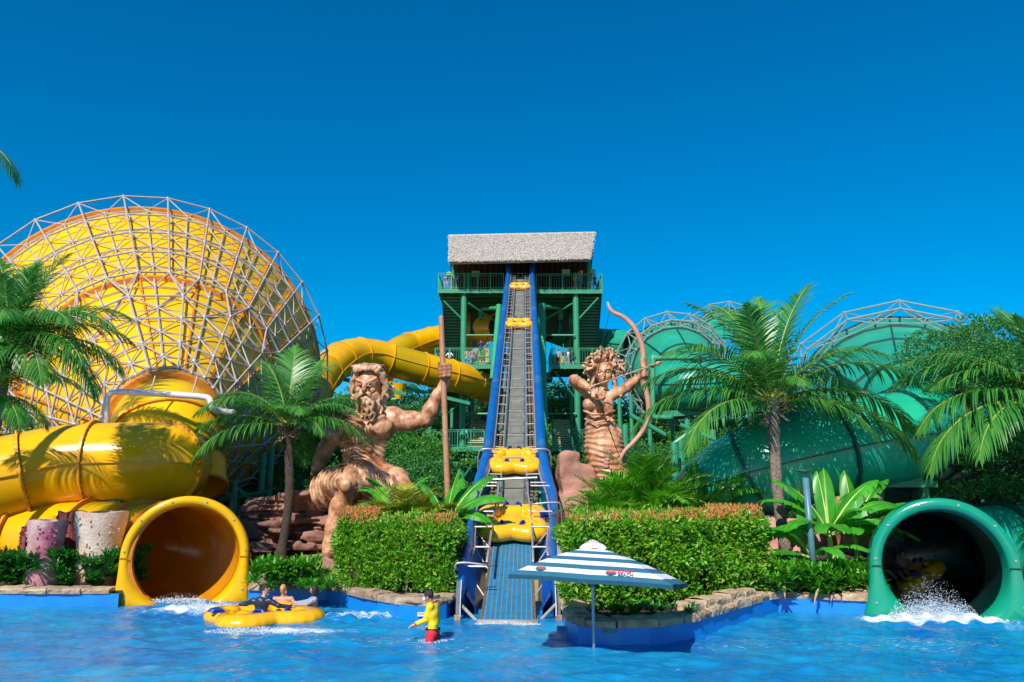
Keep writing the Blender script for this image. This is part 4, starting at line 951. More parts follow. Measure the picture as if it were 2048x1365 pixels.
palm('coconut palm leaning in from the right edge with two long arching fronds', Vector((c.x+.3, 22.3, .4)), c, .2,
     [('up',150,.7,0),('up',110,.75,0),('mid',185,.8,0),('low',182,.95,0),('low',190,1.08,0),('mid',165,.9,0),('low',205,.9,0),('mid',120,.9,0),('low',240,.8,0),('up',60,.7,0),('mid',0,.9,0),('low',60,.9,0),('mid',172,1.0,0),('up',200,.6,0)], 1.36, 17)
c = P(-190, 268, 21.6)
palm('coconut palm beyond the left edge, only frond tips showing against the sky', Vector((c.x, 21.6, .4)), c, .2, [('low',0,.98,0),('low',350,.8,0),('mid',180,1,0),('up',90,1,0),('mid',240,.8,0)], 1.27, 19)
# areca palms: clumps of slender fronds
AF = [frond_mesh('frond', 1.5, 1.25, 1.2, 30, .42, 31, ARECAL, BANY, .035, .25, rr=.014), frond_mesh('frond', 1.6, .95, 1.4, 30, .42, 32, ARECAL, BANY, .035, .3, rr=.014)]
AY = [frond_mesh('frond', 1.35, 1.2, 1.4, 28, .4, 33, ARECAY, BANY, .035, .3, rr=.014), frond_mesh('frond', 1.3, .9, 1.5, 28, .4, 34, ARECAY, BANY, .035, .35, rr=.014)]
def areca(label, loc, n, s_, set_, seed):
    s_ *= 1.35; n += 8
    root = thing('areca_palm', label, 'palm shrub', loc, 'areca palms behind the hedges'); rs = random.Random(seed); loc = Vector(loc)
    for k in range(n):
        a = 2*PI*k/n + rs.uniform(-.3,.3); st = loc + Vector((math.cos(a), math.sin(a), 0))*.12*rs.random(); h = rs.uniform(.2,1)*s_
        Mx = Matrix.Translation(st + Vector((0,0,h*.5))) @ Matrix.Rotation(a, 4, 'Z') @ Matrix.Rotation(-rs.uniform(-.2,.35), 4, 'Y') @ Matrix.Diagonal((s_*rs.uniform(.8,1.15),)*3 + (1,)); inst('frond', rs.choice(set_), root, Mx)
    for k in range(5): a = k*1.3; bar('stem', loc + Vector((math.cos(a)*.1, math.sin(a)*.1, -.02)), loc + Vector((math.cos(a)*.18, math.sin(a)*.18, s_*.7)), .025, BANY, root, 6)
def at(u, v, Y, z=.4): p = P(u, v, Y); return Vector((p.x, Y, z))
areca('yellowing areca palm poking over the smaller hedge', at(812,1000,24.6,1.4), 18, 1.0, AY, 1); areca('green and yellow areca palm in front of the statue knee', at(770,1010,25.5,1.2), 14, .85, AY+AF, 2); areca('areca palm beside the banana leaves over the smaller hedge', at(860,1000,25,1.2), 14, .9, AY+AF, 3)
areca('areca palm at the foot of the archer statue', at(1215,1010,24.5,1.1), 18, 1.05, AF, 4); areca('tall dark green areca palm right of the archer bow', at(1290,1000,25.5,1.2), 20, 1.35, AF, 5); areca('areca palm leaning over the long hedge in the middle', at(1255,990,24.5,1.0), 16, 1.2, AF, 6); areca('loose areca palm at the right end of the palm shrub group', at(1345,1010,25,1.0), 16, 1.2, AF, 7)
# banana plants
def ban_leaf(name, L_, W_, lift, droop, seed, torn=.5, ml=None):
    rs = np.random.RandomState(seed); n = 20; pts = []; p = np.array([0.,0,0])
    for i in range(n+1):
        t = i/n; pts.append(p.copy()); a = lift - droop*t**1.6; p = p + L_/n*np.array([math.cos(a), 0, math.sin(a)])
    q = MB(); q.tube([Vector(x) for x in pts], [.028*(1.15-t/n) for t in range(n+1)], 5, 1)
    for s in (-1, 1):
        w = []
        for i in range(n+1):
            t = i/n; wv = W_/2 * (0 if t < .14 else math.sin(PI*min(1, (t-.14)/.86))**.5)*(1 if t < .97 else .4); w.append(wv)
        k = 3
        while k < n:
            m = min(n - k, rs.randint(2, 6)) if torn > .3 else n - k; dr = rs.uniform(.05, .35)
            rows = [[Vector(pts[i]) + Vector((0,0,.01)), Vector(pts[i]) + Vector((.02, s*w[i]*.55, .12*w[i])), Vector(pts[i]) + Vector((.05, s*w[i], -dr*w[i]))][::s] for i in range(k, k+m+1)]
            if m > 1 and k+m < n: rows[-1][2 if s > 0 else 0] += Vector((-.03,0,-.03))
            q.grid(rows, 0); k += m
    return mkmesh(name, q, [ml or BANL, BANY], smooth='auto')
BL = [ban_leaf('banana_leaf', 1.7, .46, 1.2, .9, 1), ban_leaf('banana_leaf', 1.7, .48, .9, 1.3, 2), ban_leaf('banana_leaf', 1.5, .44, .6, 1.5, 3), ban_leaf('banana_leaf', 1.5, .38, 1.45, .25, 4, .1), ban_leaf('banana_leaf', 1.5, .46, .35, 1.2, 5)]
def banana(label, loc, h, leaves, s_=1.):
    s_ *= 1.25; h *= 1.15
    root = thing('banana_plant', label, 'banana plant', loc, 'banana plants'); loc = Vector(loc); q = MB(); q.tube([loc, loc + Vector((.03,0,h*.5)), loc + Vector((0,0,h))], [.1*s_,.085*s_,.05*s_], 10); build('stem', q, BANY, root, smooth=True)
    for k, az, sc, rl in leaves: inst('banana_leaf', BL[k], root, Matrix.Translation(loc + Vector((0,0,h*.93))) @ Matrix.Rotation(R(az), 4, 'Z') @ Matrix.Rotation(R(rl), 4, 'X') @ Matrix.Diagonal((sc*s_,)*3 + (1,)))
banana('banana plant between the smaller hedge and the blue conveyor', at(893,1030,25.5,.4), 1.5, [(3,10,1.0,0),(0,30,1.1,20),(1,355,1.1,25),(1,190,.9,-20),(0,150,.9,0),(2,330,1.,20),(0,70,1,0),(1,230,.8,0),(4,10,1,30)], .95)
banana('banana plant behind the statue knee with one broad pale leaf', at(798,1000,27.5,.4), 1.8, [(1,160,1.,0),(0,200,.9,20),(0,20,.9,0),(2,180,1,0)], .9)
banana('banana plant against the green tube, right of the palm shrubs', at(1395,1030,25.3,.4), 1.7, [(0,20,1.,30),(1,0,1.1,20),(3,80,1,0),(0,160,1,-20),(1,190,.9,0),(2,340,1.,10),(2,210,.9,0),(1,25,1.2,25),(3,120,.9,0),(4,355,1,20)])
banana('big banana plant spreading round the blue grey lamp post', at(1660,1100,22.3,.4), 1.35, [(0,20,1.,20),(1,0,1.,20),(3,100,.95,0),(0,160,1,-20),(1,180,1.05,0),(2,340,1.05,10),(2,210,1,0),(1,30,1.,25),(3,70,1.,0),(4,355,1.1,20),(4,190,1.1,-20),(0,60,.9,30),(2,270,.75,0),(1,300,.8,0),(2,240,.8,0)])
banana('smaller banana plant leaning toward the green tunnel mouth', at(1712,1090,22.8,.4), 1.3, [(1,350,1.,0),(0,20,1.,0),(2,200,.9,0),(1,320,.9,0),(4,0,1,0),(3,90,1,0),(2,250,.8,0)])
banana('low banana plant in front of the pale rocks', at(1625,1100,22.0,.4), .8, [(1,200,.9,0),(2,330,.9,0),(4,180,1.,0),(3,110,1.,0),(2,280,.8,0)])
# hedges
def hedge(label, quad, h, n, seed, bars, reds):
    """quad: footprint corners a->b front, then back"""
    a, b, c, d = [Vector(p) for p in quad]; root = thing('clipped_hedge', label, 'hedge', (a+b+c+d)/4, 'clipped hedges'); rs = np.random.RandomState(seed); org = np.array(worg(root))
    A = np.array([a,b,c,d]); z0 = .5
    faces = []
    def bil(u, v): return ((1-u)*(1-v))[:,None]*A[0] + (u*(1-v))[:,None]*A[1] + (u*v)[:,None]*A[2] + ((1-u)*v)[:,None]*A[3]
    Vs = []
    def surf(m, kind):
        u, v = rs.rand(m), rs.rand(m); z = rs.rand(m)
        if kind == 'front': v = rs.rand(m)**3*.12; nr = np.cross(A[1]-A[0], [0,0,1.])
        elif kind == 'left': u = rs.rand(m)**3*.06; nr = -(A[1]-A[0])
        elif kind == 'right': u = 1 - rs.rand(m)**3*.06; nr = A[1]-A[0]
        elif kind == 'back': v = 1 - rs.rand(m)**3*.12; nr = -np.cross(A[1]-A[0], [0,0,1.])
        else: z = 1 - rs.rand(m)**3*.08; nr = np.array([0,0,1.])
        nr = nr/np.linalg.norm(nr); p = bil(u, v); bump = .07*np.sin(5*p[:,0]+3*z*3)*np.sin(4*p[:,1]+2*p[:,0]) + .05*np.sin(13*p[:,0]+11*z)
        zz = z0 + (h-z0)*z
        keep = np.ones(m, bool)
        if kind == 'top': zz = zz - .16*np.clip((.12-v)/.12,0,1)**2 - .16*np.clip((.03-np.minimum(u,1-u))/.03,0,1)**2
        else: p = p - nr*(.16*np.clip((z-.86)/.14,0,1)**2)[:,None]
        if kind != 'top': keep = rs.rand(m) < np.clip(.5 + 1.2*z + .3*np.sin(3.1*p[:,0]+seed), .3, 1)
        bump = bump*2.2 + .05*np.sin(29*p[:,0]+17*z)*np.sin(23*p[:,1]-19*z); keep &= rs.rand(m) < np.clip(1.05 + .9*np.sin(2.3*p[:,0]+1.9*zz+seed)*np.sin(3.7*zz-1.1*p[:,0]) , .35, 1); p = p + nr*(bump[:,None] + rs.randn(m,1)*.07); p[:,2] = zz + (bump + rs.randn(m)*.04 if kind == 'top' else 0)
        dd = nr + rs.randn(m,3)*.65 + np.array([0,0,.35]); return p[keep], dd[keep]
    ps, ds = [], []
    for kind, fr_ in (('front',.5),('left',.12),('right',.12),('back',.06),('top',.2)):
        p, d_ = surf(int(n*fr_), kind); ps.append(p); ds.append(d_)
    # inner leaves below
    p = np.concatenate(ps); d_ = np.concatenate(ds); m = len(p); ln = rs.uniform(.08,.17,m)
    V = leaf_quads(p, d_, rs.randn(m,3), ln, ln*.45); build('foliage', leaf_mesh('foliage', V - org, [HEDL]), None, root, kind='stuff')
    tp_, td_ = [], []                      # loose shoots that break the clipped outline
    for _ in range(int(n/110)):
        u, v = rs.rand(), rs.rand()**1.6; q_ = bil(np.array([u]), np.array([v]))[0]; q_[2] = h - .02; d0 = np.array([rs.randn()*.25, rs.randn()*.25 - .1, 1.])
        if rs.rand() < .35: q_ = bil(np.array([u]), np.array([0.]))[0]; q_[2] = z0 + (h-z0)*rs.rand(); d0 = np.array([rs.randn()*.4, -1., .6])
        L_ = rs.uniform(.08, .24)
        for k in range(9): tp_.append(q_ + d0*L_*k/9 + rs.randn(3)*.012); td_.append(d0*.5 + rs.randn(3))
    V = leaf_quads(np.array(tp_), np.array(td_), rs.randn(len(tp_),3), rs.uniform(.06,.1,len(tp_)), .035); build('loose_shoots', leaf_mesh('loose_shoots', V - org, [HEDL]), None, root, kind='stuff')
    ps = []
    for (u0, u1, cnt, up) in reds:
        u = rs.uniform(u0, u1, cnt); v = rs.rand(cnt)**1.5; q_ = bil(u, v*.9+.02); q_[:,2] = h + up*rs.rand(cnt)**1.5; ps.append(q_)
    p = np.concatenate(ps); m = len(p); V = leaf_quads(p, np.array([0,0,1.]) + rs.randn(m,3)*.45, rs.randn(m,3), rs.uniform(.06,.12,m), .035); build('young_shoots', leaf_mesh('young_shoots', V - org, [HEDR]), None, root, kind='stuff')
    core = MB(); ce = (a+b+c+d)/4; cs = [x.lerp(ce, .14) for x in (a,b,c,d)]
    core.add([(x.x,x.y,1.15) for x in cs] + [(x.x,x.y,h-.18) for x in cs], [(3,2,1,0),(4,5,6,7),(0,1,5,4),(1,2,6,5),(2,3,7,6),(3,0,4,7)]); build('dark_core', core, BARKD, root)  # solid dark block standing in for the shade deep inside the hedge
    k = int((b-a).length/.28)
    for i in range(k):
        f = (i+.5)/k; p0 = a.lerp(b, f).lerp(d.lerp(c, f), rs.uniform(.1,.4)); q = MB(); x = Vector((rs.uniform(-.15,.15), rs.uniform(-.1,.1), 0))
        q.tube([(p0.x,p0.y,.38), tuple(p0+x*.5+Vector((0,0,.75-p0.z+.0))), (p0.x+x.x,p0.y+x.y,1.5)], [.025,.02,.015], 5); build('stem', q, BARK, root)
    return root
hA = P(672,1160,21.9); hB = P(905,1165,20.9)
hedge('smaller clipped hedge with pinkish young tips in front of the seated statue', [(P(676,1100,22.6).x,22.6,.4),(P(900,1100,20.9).x,20.9,.4),(P(918,1100,23.4).x,23.4,.4),(P(698,1100,24.8).x,24.8,.4)], P(780,1047,21.7).z, 34000, 1, 0, [(0,.35,2200,.4),(.75,1,900,.22),(.3,.8,500,.12)])
hedge('long clipped hedge with red young tips, running obliquely behind the striped umbrella', [(P(1142,1100,18.0).x,18.0,.4),(P(1530,1100,21.2).x,21.2,.4),(P(1500,1100,24.2).x,24.2,.4),(P(1132,1100,21.6).x,21.6,.4)], P(1300,1042,20).z, 52000, 2, 0, [(.7,1,1800,.36),(.5,.85,900,.26),(0,.6,1000,.14),(.1,.9,900,.2)])
hedge('low clipped hedge at the right edge behind the green tunnel mouth', [(15.4,24,.4),(21,24,.4),(21,25.6,.4),(15.4,25.6,.4)], 2.1, 9000, 3, 0, [(.2,.9,60,.08)])
# strap leaved ground plants
def strap_clump(label, loc, n, s_, mat, seed, dry=0):
    root = thing('strap_leaf_plant', label, 'shrub', loc, 'strap leaved plants along the coping'); return root
def strap_bed(label, area, n, hgt, mat, seed, dry=0, s_=.42):
    """area: function of two randoms -> (x, y); one bed of uncountable leaves with rosettes"""
    rs = np.random.RandomState(seed); Vs = []; mi = []; cs = [area(rs.rand(), rs.rand()) for _ in range(n)]; V = []; F = []
    for (x, y) in cs:
        z = .42 + hgt*rs.rand()**.7; m = 22
        for k in range(m):
            az = rs.rand()*2*PI; el = rs.uniform(.15, 1.35); L_ = s_*rs.uniform(.7,1.15); w_ = .06*s_/.42; p = np.array([x, y, z]); d = np.array([math.cos(az)*math.cos(el), math.sin(az)*math.cos(el), math.sin(el)]); sd = np.array([-math.sin(az), math.cos(az), 0]); o = len(V)
            isd = rs.rand() < dry
            if isd: d[2] = -.5
            for j, ww in enumerate((.5, 1., .85, .05)): V += [p - sd*w_*ww/2, p + sd*w_*ww/2]; p = p + d*L_/3; d = d + np.array([0,0,-.28])
            F += [(o,o+1,o+3,o+2),(o+2,o+3,o+5,o+4),(o+4,o+5,o+7,o+6)]; mi += [1 if isd else 0]*3
    org = np.array([np.mean([c[0] for c in cs]), np.mean([c[1] for c in cs]), .4]); me = mesh_np('strap_leaf_plants', np.array(V)-org, F, [mat, DRYL], False, mi)
    return link('strap_leaf_plants', me, None, Vector(org), kind='stuff', label=label, category='shrubs')
yl = WA[0].y
strap_bed('dark glossy strap leaved plants below the coral pots at far left', lambda a, b: (-14.6 + 3.9*a, yl + .4 + 2.0*b + 0), 330, .85, LILY, 1)
strap_bed('bright strap leaved plants between the yellow tunnel mouth and the smaller hedge', lambda a, b: (P(500,1150,22).x + 1.75*a, 21.9 + 1.5*b), 95, .66, LILYB, 2, .015)
strap_bed('low strap leaved plants along the coping under the smaller hedge', lambda a, b: (P(600,1150,22).x + .9*a, 21.6 + .8*b), 14, .2, LILYB, 9, .0)
strap_bed('bright strap leaved plants with brown dry leaves, left of the green tunnel mouth', lambda a, b: (P(1535,1150,21.5).x + (P(1742,1150,21.5).x - P(1535,1150,21.5).x)*a, 20.7 + 1.9*b), 210, .65, LILYB, 3, .015)
strap_bed('small ferny plants in the umbrella shade at the foot of the long hedge', lambda a, b: (1.75 + 2.1*a, 17.35 + .55*b), 26, .12, LILY, 7, 0, .3)
strap_bed('strap leaved plants at the right edge of the picture', lambda a, b: (14.6 + 2*a, 21.8 + 1.2*b), 34, .7, LILYB, 4)
# trees
def crown_mesh(seed, mat, n=7000, r=(3.2,3.2,2.7), clumps=38, leaf=.2, cr=.32):
    rs = np.random.RandomState(seed); q = rs.randn(clumps, 3); q /= np.linalg.norm(q, axis=1, keepdims=True); q *= (rs.rand(clumps,1)**.4)*.85; q[:,2] = np.where(q[:,2] < -.45, -.3, q[:,2]); rad = cr*(.6 + .8*rs.rand(clumps))
    k = rs.randint(0, clumps, n); d = rs.randn(n, 3); d /= np.linalg.norm(d, axis=1, keepdims=True); d[:,2] = np.abs(d[:,2])*.9 - .15; rr_ = rad[k][:,None]*(.72 + .32*rs.rand(n,1))
    p = (q[k] + d*rr_)*np.array(r); D = d + rs.randn(n,3)*.8; ln = leaf*(.7+.6*rs.rand(n)); V = leaf_quads(p, D, rs.randn(n,3), ln, ln*.55); return leaf_mesh('crown', V, [mat])
CR = [crown_mesh(s, m) for s, m in ((1,FOLA),(2,FOLB),(3,FOLA),(4,FOLB),(5,FOLC),(6,FOLA))]
def tree(label, loc, h, s_, k, group='trees on the wooded hillside', sz=1., cm=None):
    root = thing('broadleaf_tree', label, 'tree', loc, group); loc = Vector(loc); rs = random.Random(len(label)*7 + int(loc.x*10)); top = loc + Vector((rs.uniform(-.3,.3), 0, h))
    q = MB(); q.tube([loc - Vector((0,0,.2)), loc.lerp(top, .5) + Vector((rs.uniform(-.2,.2),0,0)), top + Vector((0,0,1.2*s_))], [.22*s_,.17*s_,.07*s_], 8)
    for i in range(4): a = rs.random()*6.28; q.tube([loc.lerp(top,.8), top + Vector((math.cos(a)*1.6*s_, math.sin(a)*1.6*s_, 1.1*s_))], [.09*s_,.03*s_], 5)
    build('trunk', q, BARKD, root, smooth=True)
    inst('crown', cm or CR[k % len(CR)], root, Matrix.Translation(top + Vector((0,0,.6*s_))) @ Matrix.Rotation(rs.random()*6.28, 4, 'Z') @ Matrix.Diagonal((s_, s_, s_*sz, 1)))
rt = random.Random(12)
LMS = [(560,'right of the funnel rim'),(610,'behind the arching yellow tube start'),(650,'under the first bend of the yellow tube'),(700,'just left of the bearded head'),(745,'directly behind the bearded head'),(790,'at the bearded statue shoulder'),(835,'above the raised bronze forearm'),(880,'beside the staff top'),(925,'behind the left tower column'),(965,'inside the left tower bay'),(1000,'left of the conveyor'),(1040,'right of the conveyor'),(1095,'beside the light green riser pipe'),(1125,'inside the right tower bay'),(1160,'behind the right tower column'),(1205,'behind the snake haired head'),(1250,'behind the drawn arrow'),(1300,'behind the bow grip'),(1350,'under the nearest green tube bend'),(1400,'below the green tube bend'),(1450,'left of the right palm crown'),(1510,'behind the right palm crown'),(1570,'right of the right palm crown'),(1640,'left of the far right funnel')]
used = set()
def lm(u, pre):
    for d, t_ in sorted((abs(u-a), t_) for a, t_ in LMS):
        if (pre, t_) not in used: used.add((pre, t_)); return pre + ' ' + t_
for ix, (u, v, Y, s_) in enumerate([(600,800,98,1.5),(648,792,100,1.5),(700,778,96,1.5),(742,772,99,1.5),(790,770,97,1.5),(835,776,100,1.4),(880,772,97,1.5),(955,778,98,1.4),(985,770,102,1.4),(1095,776,98,1.5),(1125,768,101,1.5),(1160,778,97,1.4),(1205,790,99,1.5),(1250,800,97,1.5),(1300,800,99,1.4),(1350,800,98,1.5),(1400,800,97,1.5),(1450,800,99,1.5),(1510,805,97,1.5),(1570,800,98,1.5)]):
    p = P(u, v, Y); r_ = 2.7*s_; z = max(hill_z(p.x, Y), .4); h = max(2.2, p.z - r_*1.15 - z)
    tree(lm(u, 'skyline tree of the wooded hill'), (p.x, Y, z), h, s_, ix)
for ix in range(24):
    u = 545 + ix*46 + rt.uniform(-12,12); Y = rt.uniform(86,93); v = rt.uniform(842, 915); p = P(u, v, Y); s_ = 1.5; z = .4
    tree(lm(u, 'dense tree low on the wooded slope'), (p.x, Y, z), max(1.2, p.z - 2.7*s_*1.1), s_, ix+3)
for u, v, Y, s_, lb in [(560,905,48,1.0,'dark tree right behind the trunk of the curved palm'),(620,885,52,1.0,'tree filling the gap left of the propped bronze arm'),(690,870,54,1.05,'tree behind the bearded statue chest'),(800,862,55,1.1,'tree below the bent bronze elbow'),(850,880,52,1.0,'tree between the bent elbow and the staff'),(590,985,42,.8,'dark shrub tree just above the red rock ledges'),(660,960,44,.8,'small tree seen under the propped bronze arm'),(830,930,48,.9,'tree beside the statue hip, left of the staff'),(880,950,46,.8,'tree at the foot of the staff behind the banana leaves'),(500,1010,40,.6,'small dark tree under the lower truss edge'),(780,830,62,1.2,'tall tree behind the bearded statue shoulder')]:
    p = P(u, v, Y); tree(lb, (p.x, Y, .4), max(.8, p.z - 2.7*s_*1.1), s_, int(u/7), 'trees close behind the seated statue')
for u, v, Y, s_, lb in [(1100,930,62,.9,'tree at the tower foot just right of the conveyor'),(1290,905,48,.9,'tree behind the lower limb of the bow'),(1350,925,44,.8,'tree right of the bow among green steel legs'),(1240,900,52,.9,'tree behind the archer hip'),(1420,900,46,.8,'shaded tree above the left end of the fat green tube'),(1480,870,50,.9,'shaded tree left of the right palm trunk'),(1230,850,70,1.2,'taller tree behind the archer waist'),(1560,1010,33,.45,'small tree beneath the fat green tube')]:
    p = P(u, v, Y); tree(lb, (p.x, Y, .4), max(.8, p.z - 2.7*s_*1.1), s_, int(u/9), 'trees below the green funnels')
LC = crown_mesh(21, FOLC, 15000, (3,2.6,2.6), 60, .13, .26)
for lb, u, v, Y, s_ in (('loose branched bluish green tree overlapping the far right funnel', 1905, 672, 27, .72),('leafy tree at the right edge behind the long palm fronds', 2010, 650, 29, .95),('dark leafy tree in deep shade above the green tunnel mouth', 1950, 850, 27, .8),('tree filling the right edge below the palm crown', 2060, 850, 26, .85)):
    p = P(u, v, Y); tree(lb, (p.x, Y, .4), max(.8, p.z - 2.7*s_*1.15), s_, 0, None, 1., LC)
for lb, u, v, Y, s_ in (('leafy shrub tree behind the palm at the left edge', 10, 835, 31, .6),('dark shrub tree in the shade beneath the yellow tube at far left', 20, 1040, 30, .3)):
    p = P(u, v, Y); tree(lb, (p.x, Y, .4), max(.5, p.z - 2.7*s_*1.1), s_, 4, None)
# ------------------------------------------------------------ statues, modelled as one skin each
def statue_skin(sd, name, mats, root): 
    me = sd.mesh(name, mats, org=worg(root)); o = link(name, me, root); WORG[o.name] = worg(root); return o
SY = 33.
def S1(u, v, d=0.): return tuple(P(u, v, SY + d))
m1 = mpp(730, 900, SY)
st = thing('bearded_god_statue', 'giant bronze coloured statue of a bearded muscular man seated on rocks holding a long staff', 'statue', P(730,1110,SY))
lo = S1(575,1140,-4.2); hi = S1(920,715,2.5); lo = (min(lo[0], P(575,900,SY-4).x), SY-4.2, .2); hi = (P(925,750,SY+2).x, SY+2.2, P(800,722,SY+2).z)
b = SDF(lo, hi, .046); r = lambda x: x*m1
# torso
b.ell(S1(733,858,.0), (r(56), r(33), r(38)), k=.3); b.ell(S1(727,915,.0), (r(43), r(28), r(48)), k=.3); b.ell(S1(735,950,0), (r(46), r(32), r(26)), k=.3)
b.cap(S1(688,842,.1), S1(785,834,.1), r(21), r(21), k=.3)                    # shoulder girdle
b.cap(S1(745,800,.1), S1(742,835,.1), r(19), r(24), k=.3)                    # neck
b.ell(S1(708,853,-.55), (r(27), r(13), r(20)), k=.12); b.ell(S1(757,853,-.55), (r(28), r(13), r(20)), k=.12)   # chest muscles
for row, v in enumerate((882, 900, 919, 937)):
    for s in (-1, 1): b.ell(S1(724 + s*(11.5-row*.5), v, -.52), (r(11), r(7), r(8.5)), k=.04)
for k in range(6):
    for s, u0 in ((-1, 690), (1, 763)): b.ell(S1(u0 + s*(2-k*1.2), 880+k*9.5, -.25-.02*k), (r(11), r(6), r(3.4)), rot=Matrix.Rotation(s*.5, 3, 'Y'), k=.1)
b.cap(S1(690,945,-.1), S1(772,945,-.1), r(16), r(17), k=.2)
for a_, b_ in (((727,842,-1.0),(726,872,-1.0)),((725,875,-1.02),(724,948,-.95))): b.cap(S1(*a_), S1(*b_), r(3), r(2.4), k=.07, op='s')
b.cap(S1(684,872,-.8), S1(712,876,-.98), r(2.2), r(2.2), k=.06, op='s'); b.cap(S1(738,876,-.98), S1(780,868,-.75), r(2.2), r(2.2), k=.06, op='s')
for s in (-1, 1): b.cap(S1(733+s*10,842,-.9), S1(733+s*34,834,-.65), r(4), r(5), k=.1)
# image-left arm propped on the rock
b.ch([S1(683,848,.05), S1(668,872,0), S1(648,905,-.1)], [r(24), r(19.5), r(15)], k=.22); b.ell(S1(672,872,-.3), (r(13), r(12), r(22)), rot=Matrix.Rotation(.5, 3, 'Y'), k=.15)
b.ch([S1(648,903,-.1), S1(636,928,-.3), S1(618,952,-.5), S1(606,968,-.7)], [r(14.5), r(14), r(9.5), r(8)], k=.15)
b.ell(S1(600,974,-.85), (r(12), r(11), r(7)), k=.1)
for k in range(4): b.ch([S1(593+k*5,974,-1.), S1(586+k*5,980,-1.25), S1(583+k*5.5,990,-1.3)], [r(4), r(3.4), r(2.8)], k=.05)
b.ch([S1(607,974,-1.), S1(612,984,-1.25)], [r(4), r(3)], k=.06)
# image-right arm raised to the staff
b.ell(S1(787,838,.05), (r(22), r(20), r(22)), k=.2); b.ch([S1(790,842,0), S1(820,843,-.05), S1(850,841,-.1)], [r(19), r(18), r(13.5)], k=.2)
b.ell(S1(822,835,-.1), (r(20), r(13), r(12)), k=.15)
b.ch([S1(852,840,-.1), S1(862,820,-.25), S1(876,792,-.35), S1(888,768,-.4), S1(892,757,-.42)], [r(15.5), r(15.5), r(12), r(8.5), r(8.5)], k=.16)
hx, hv = 889.5, 742
b.ell(S1(893,744,-.45), (r(9.5), r(10), r(13)), k=.08)
for k in range(4): v = 730 + k*7.2; b.ch([S1(900,v+2,-.5), S1(899,v,-.95), S1(889,v+1,-1.08), S1(880.5,v+2.5,-.85)], [r(4), r(3.9), r(3.8), r(3.2)], k=.03)
b.ch([S1(884,752,-.5), S1(879,738,-.6), S1(879,726,-.75)], [r(4.2), r(3.8), r(3.2)], k=.05)
# legs
b.ch([S1(742,958,.2), S1(718,955,-1.2), S1(693,962,-2.7)], [r(34), r(32), r(25)], k=.25)
b.ell(S1(691,968,-2.9), (r(17), r(14), r(20)), k=.12); b.ell(S1(691,972,-3.25), (r(10), r(8), r(12)), k=.08)
b.ch([S1(690,985,-2.7), S1(681,1015,-2.55), S1(668,1055,-2.6), S1(658,1090,-2.7), S1(655,1105,-2.75)], [r(17.5), r(19), r(15), r(10.5), r(10)], k=.15); b.ell(S1(690,1020,-2.2), (r(17), r(15), r(32)), k=.15)
b.ch([S1(662,1108,-2.7), S1(650,1117,-3.2), S1(640,1123,-3.5)], [r(11), r(8.5), r(6)], k=.1)
for k in range(5): b.ch([S1(633+k*5.5,1120,-3.4+.06*k), S1(627+k*5.5,1127,-3.75+.05*k)], [r(4.2), r(3.8 if k else 4.6)], k=.04)
b.ch([S1(755,958,.2), S1(790,962,-.6), S1(812,985,-1.2)], [r(30), r(25), r(19)], k=.25); b.ch([S1(812,985,-1.2), S1(806,1040,-1.0), S1(800,1100,-1.0)], [r(17), r(16), r(10)], k=.2)
# head
hc = (733, 768)
b.ell(S1(738,765,.1), (r(30), r(34), r(36)), k=.1); b.ell(S1(732,778,-.35), (r(21), r(17), r(27)), k=.1)
b.cap(S1(714,760,-.82), S1(728,766,-.98), r(4.2), r(4), k=.06); b.cap(S1(735,766,-.98), S1(751,757,-.85), r(4), r(4.4), k=.06)
b.ch([S1(730,762,-.95), S1(728.5,773,-1.13), S1(727.5,780,-1.26)], [r(3.6), r(4), r(5)], k=.06); b.ell(S1(722,781,-1.05), (r(3.4),)*3, k=.04); b.ell(S1(734,781,-1.05), (r(3.4),)*3, k=.04)
for s in (-1, 1): b.ell(S1(731+s*10.5,768.5,-.93), (r(6.2), r(4.5), r(3.6)), k=.05, op='s'); b.ell(S1(731+s*13,780,-.72), (r(8), r(6), r(7)), k=.08)
for v, w_ in ((748,11),(752.5,13)): b.cap(S1(732-w_,v,-.86), S1(732+w_,v-1,-.86), r(1), r(1), k=.03, op='s')
b.cap(S1(724,789,-1.08), S1(734,789,-1.08), r(1.8), r(1.8), k=.03, op='s'); b.cap(S1(724,791.5,-1.06), S1(734,791.5,-1.06), r(2.4), r(2.4), k=.03)
b.ch([S1(729,785,-1.12), S1(719,788,-1.1), S1(712,798,-.9)], [r(3.2), r(3.6), r(3)], k=.04); b.ch([S1(729,785,-1.12), S1(739,788,-1.1), S1(748,800,-.9)], [r(3.2), r(3.6), r(3)], k=.04)
statue_skin(b, 'body', [STAT], st)
# hair and beard: strands
rs = random.Random(5)
hd = SDF((P(700,800,SY).x-.2, SY-1.9, P(700,845,SY).z-.3), (P(790,800,SY).x+.3, SY+1.3, P(700,722,SY).z+.25), .036)
def strand(pts, r0_, wob=.03, k=.012):
    q = [Vector(S1(*p)) for p in pts]; line = catmull(q, 5); n = len(line)
    ph = rs.random()*6; line = [p + Vector((math.sin(i*.9+ph), 0, math.cos(i*.8+ph)*.5))*wob for i, p in enumerate(line)]
    hd.ch([tuple(p) for p in line], [r(r0_)*(1 - .55*(i/(n-1))**1.5) for i in range(n)], k=k)
hd.ell(S1(742,761,.4), (r(27), r(29), r(33)), k=.1)
for k in range(9):            # swept back from the brow
    t = k/8; u0 = 712 + 44*t; strand([(u0, 744-4*math.sin(PI*t)-1, -.72+abs(t-.45)*.35), (u0+(t-.45)*7, 734-3*math.sin(PI*t), -.55), (u0+(t-.4)*18, 730+abs(t-.45)*10, .1), (u0+(t-.4)*26+4, 744+abs(t-.45)*18, .7)], 4.3, .04)
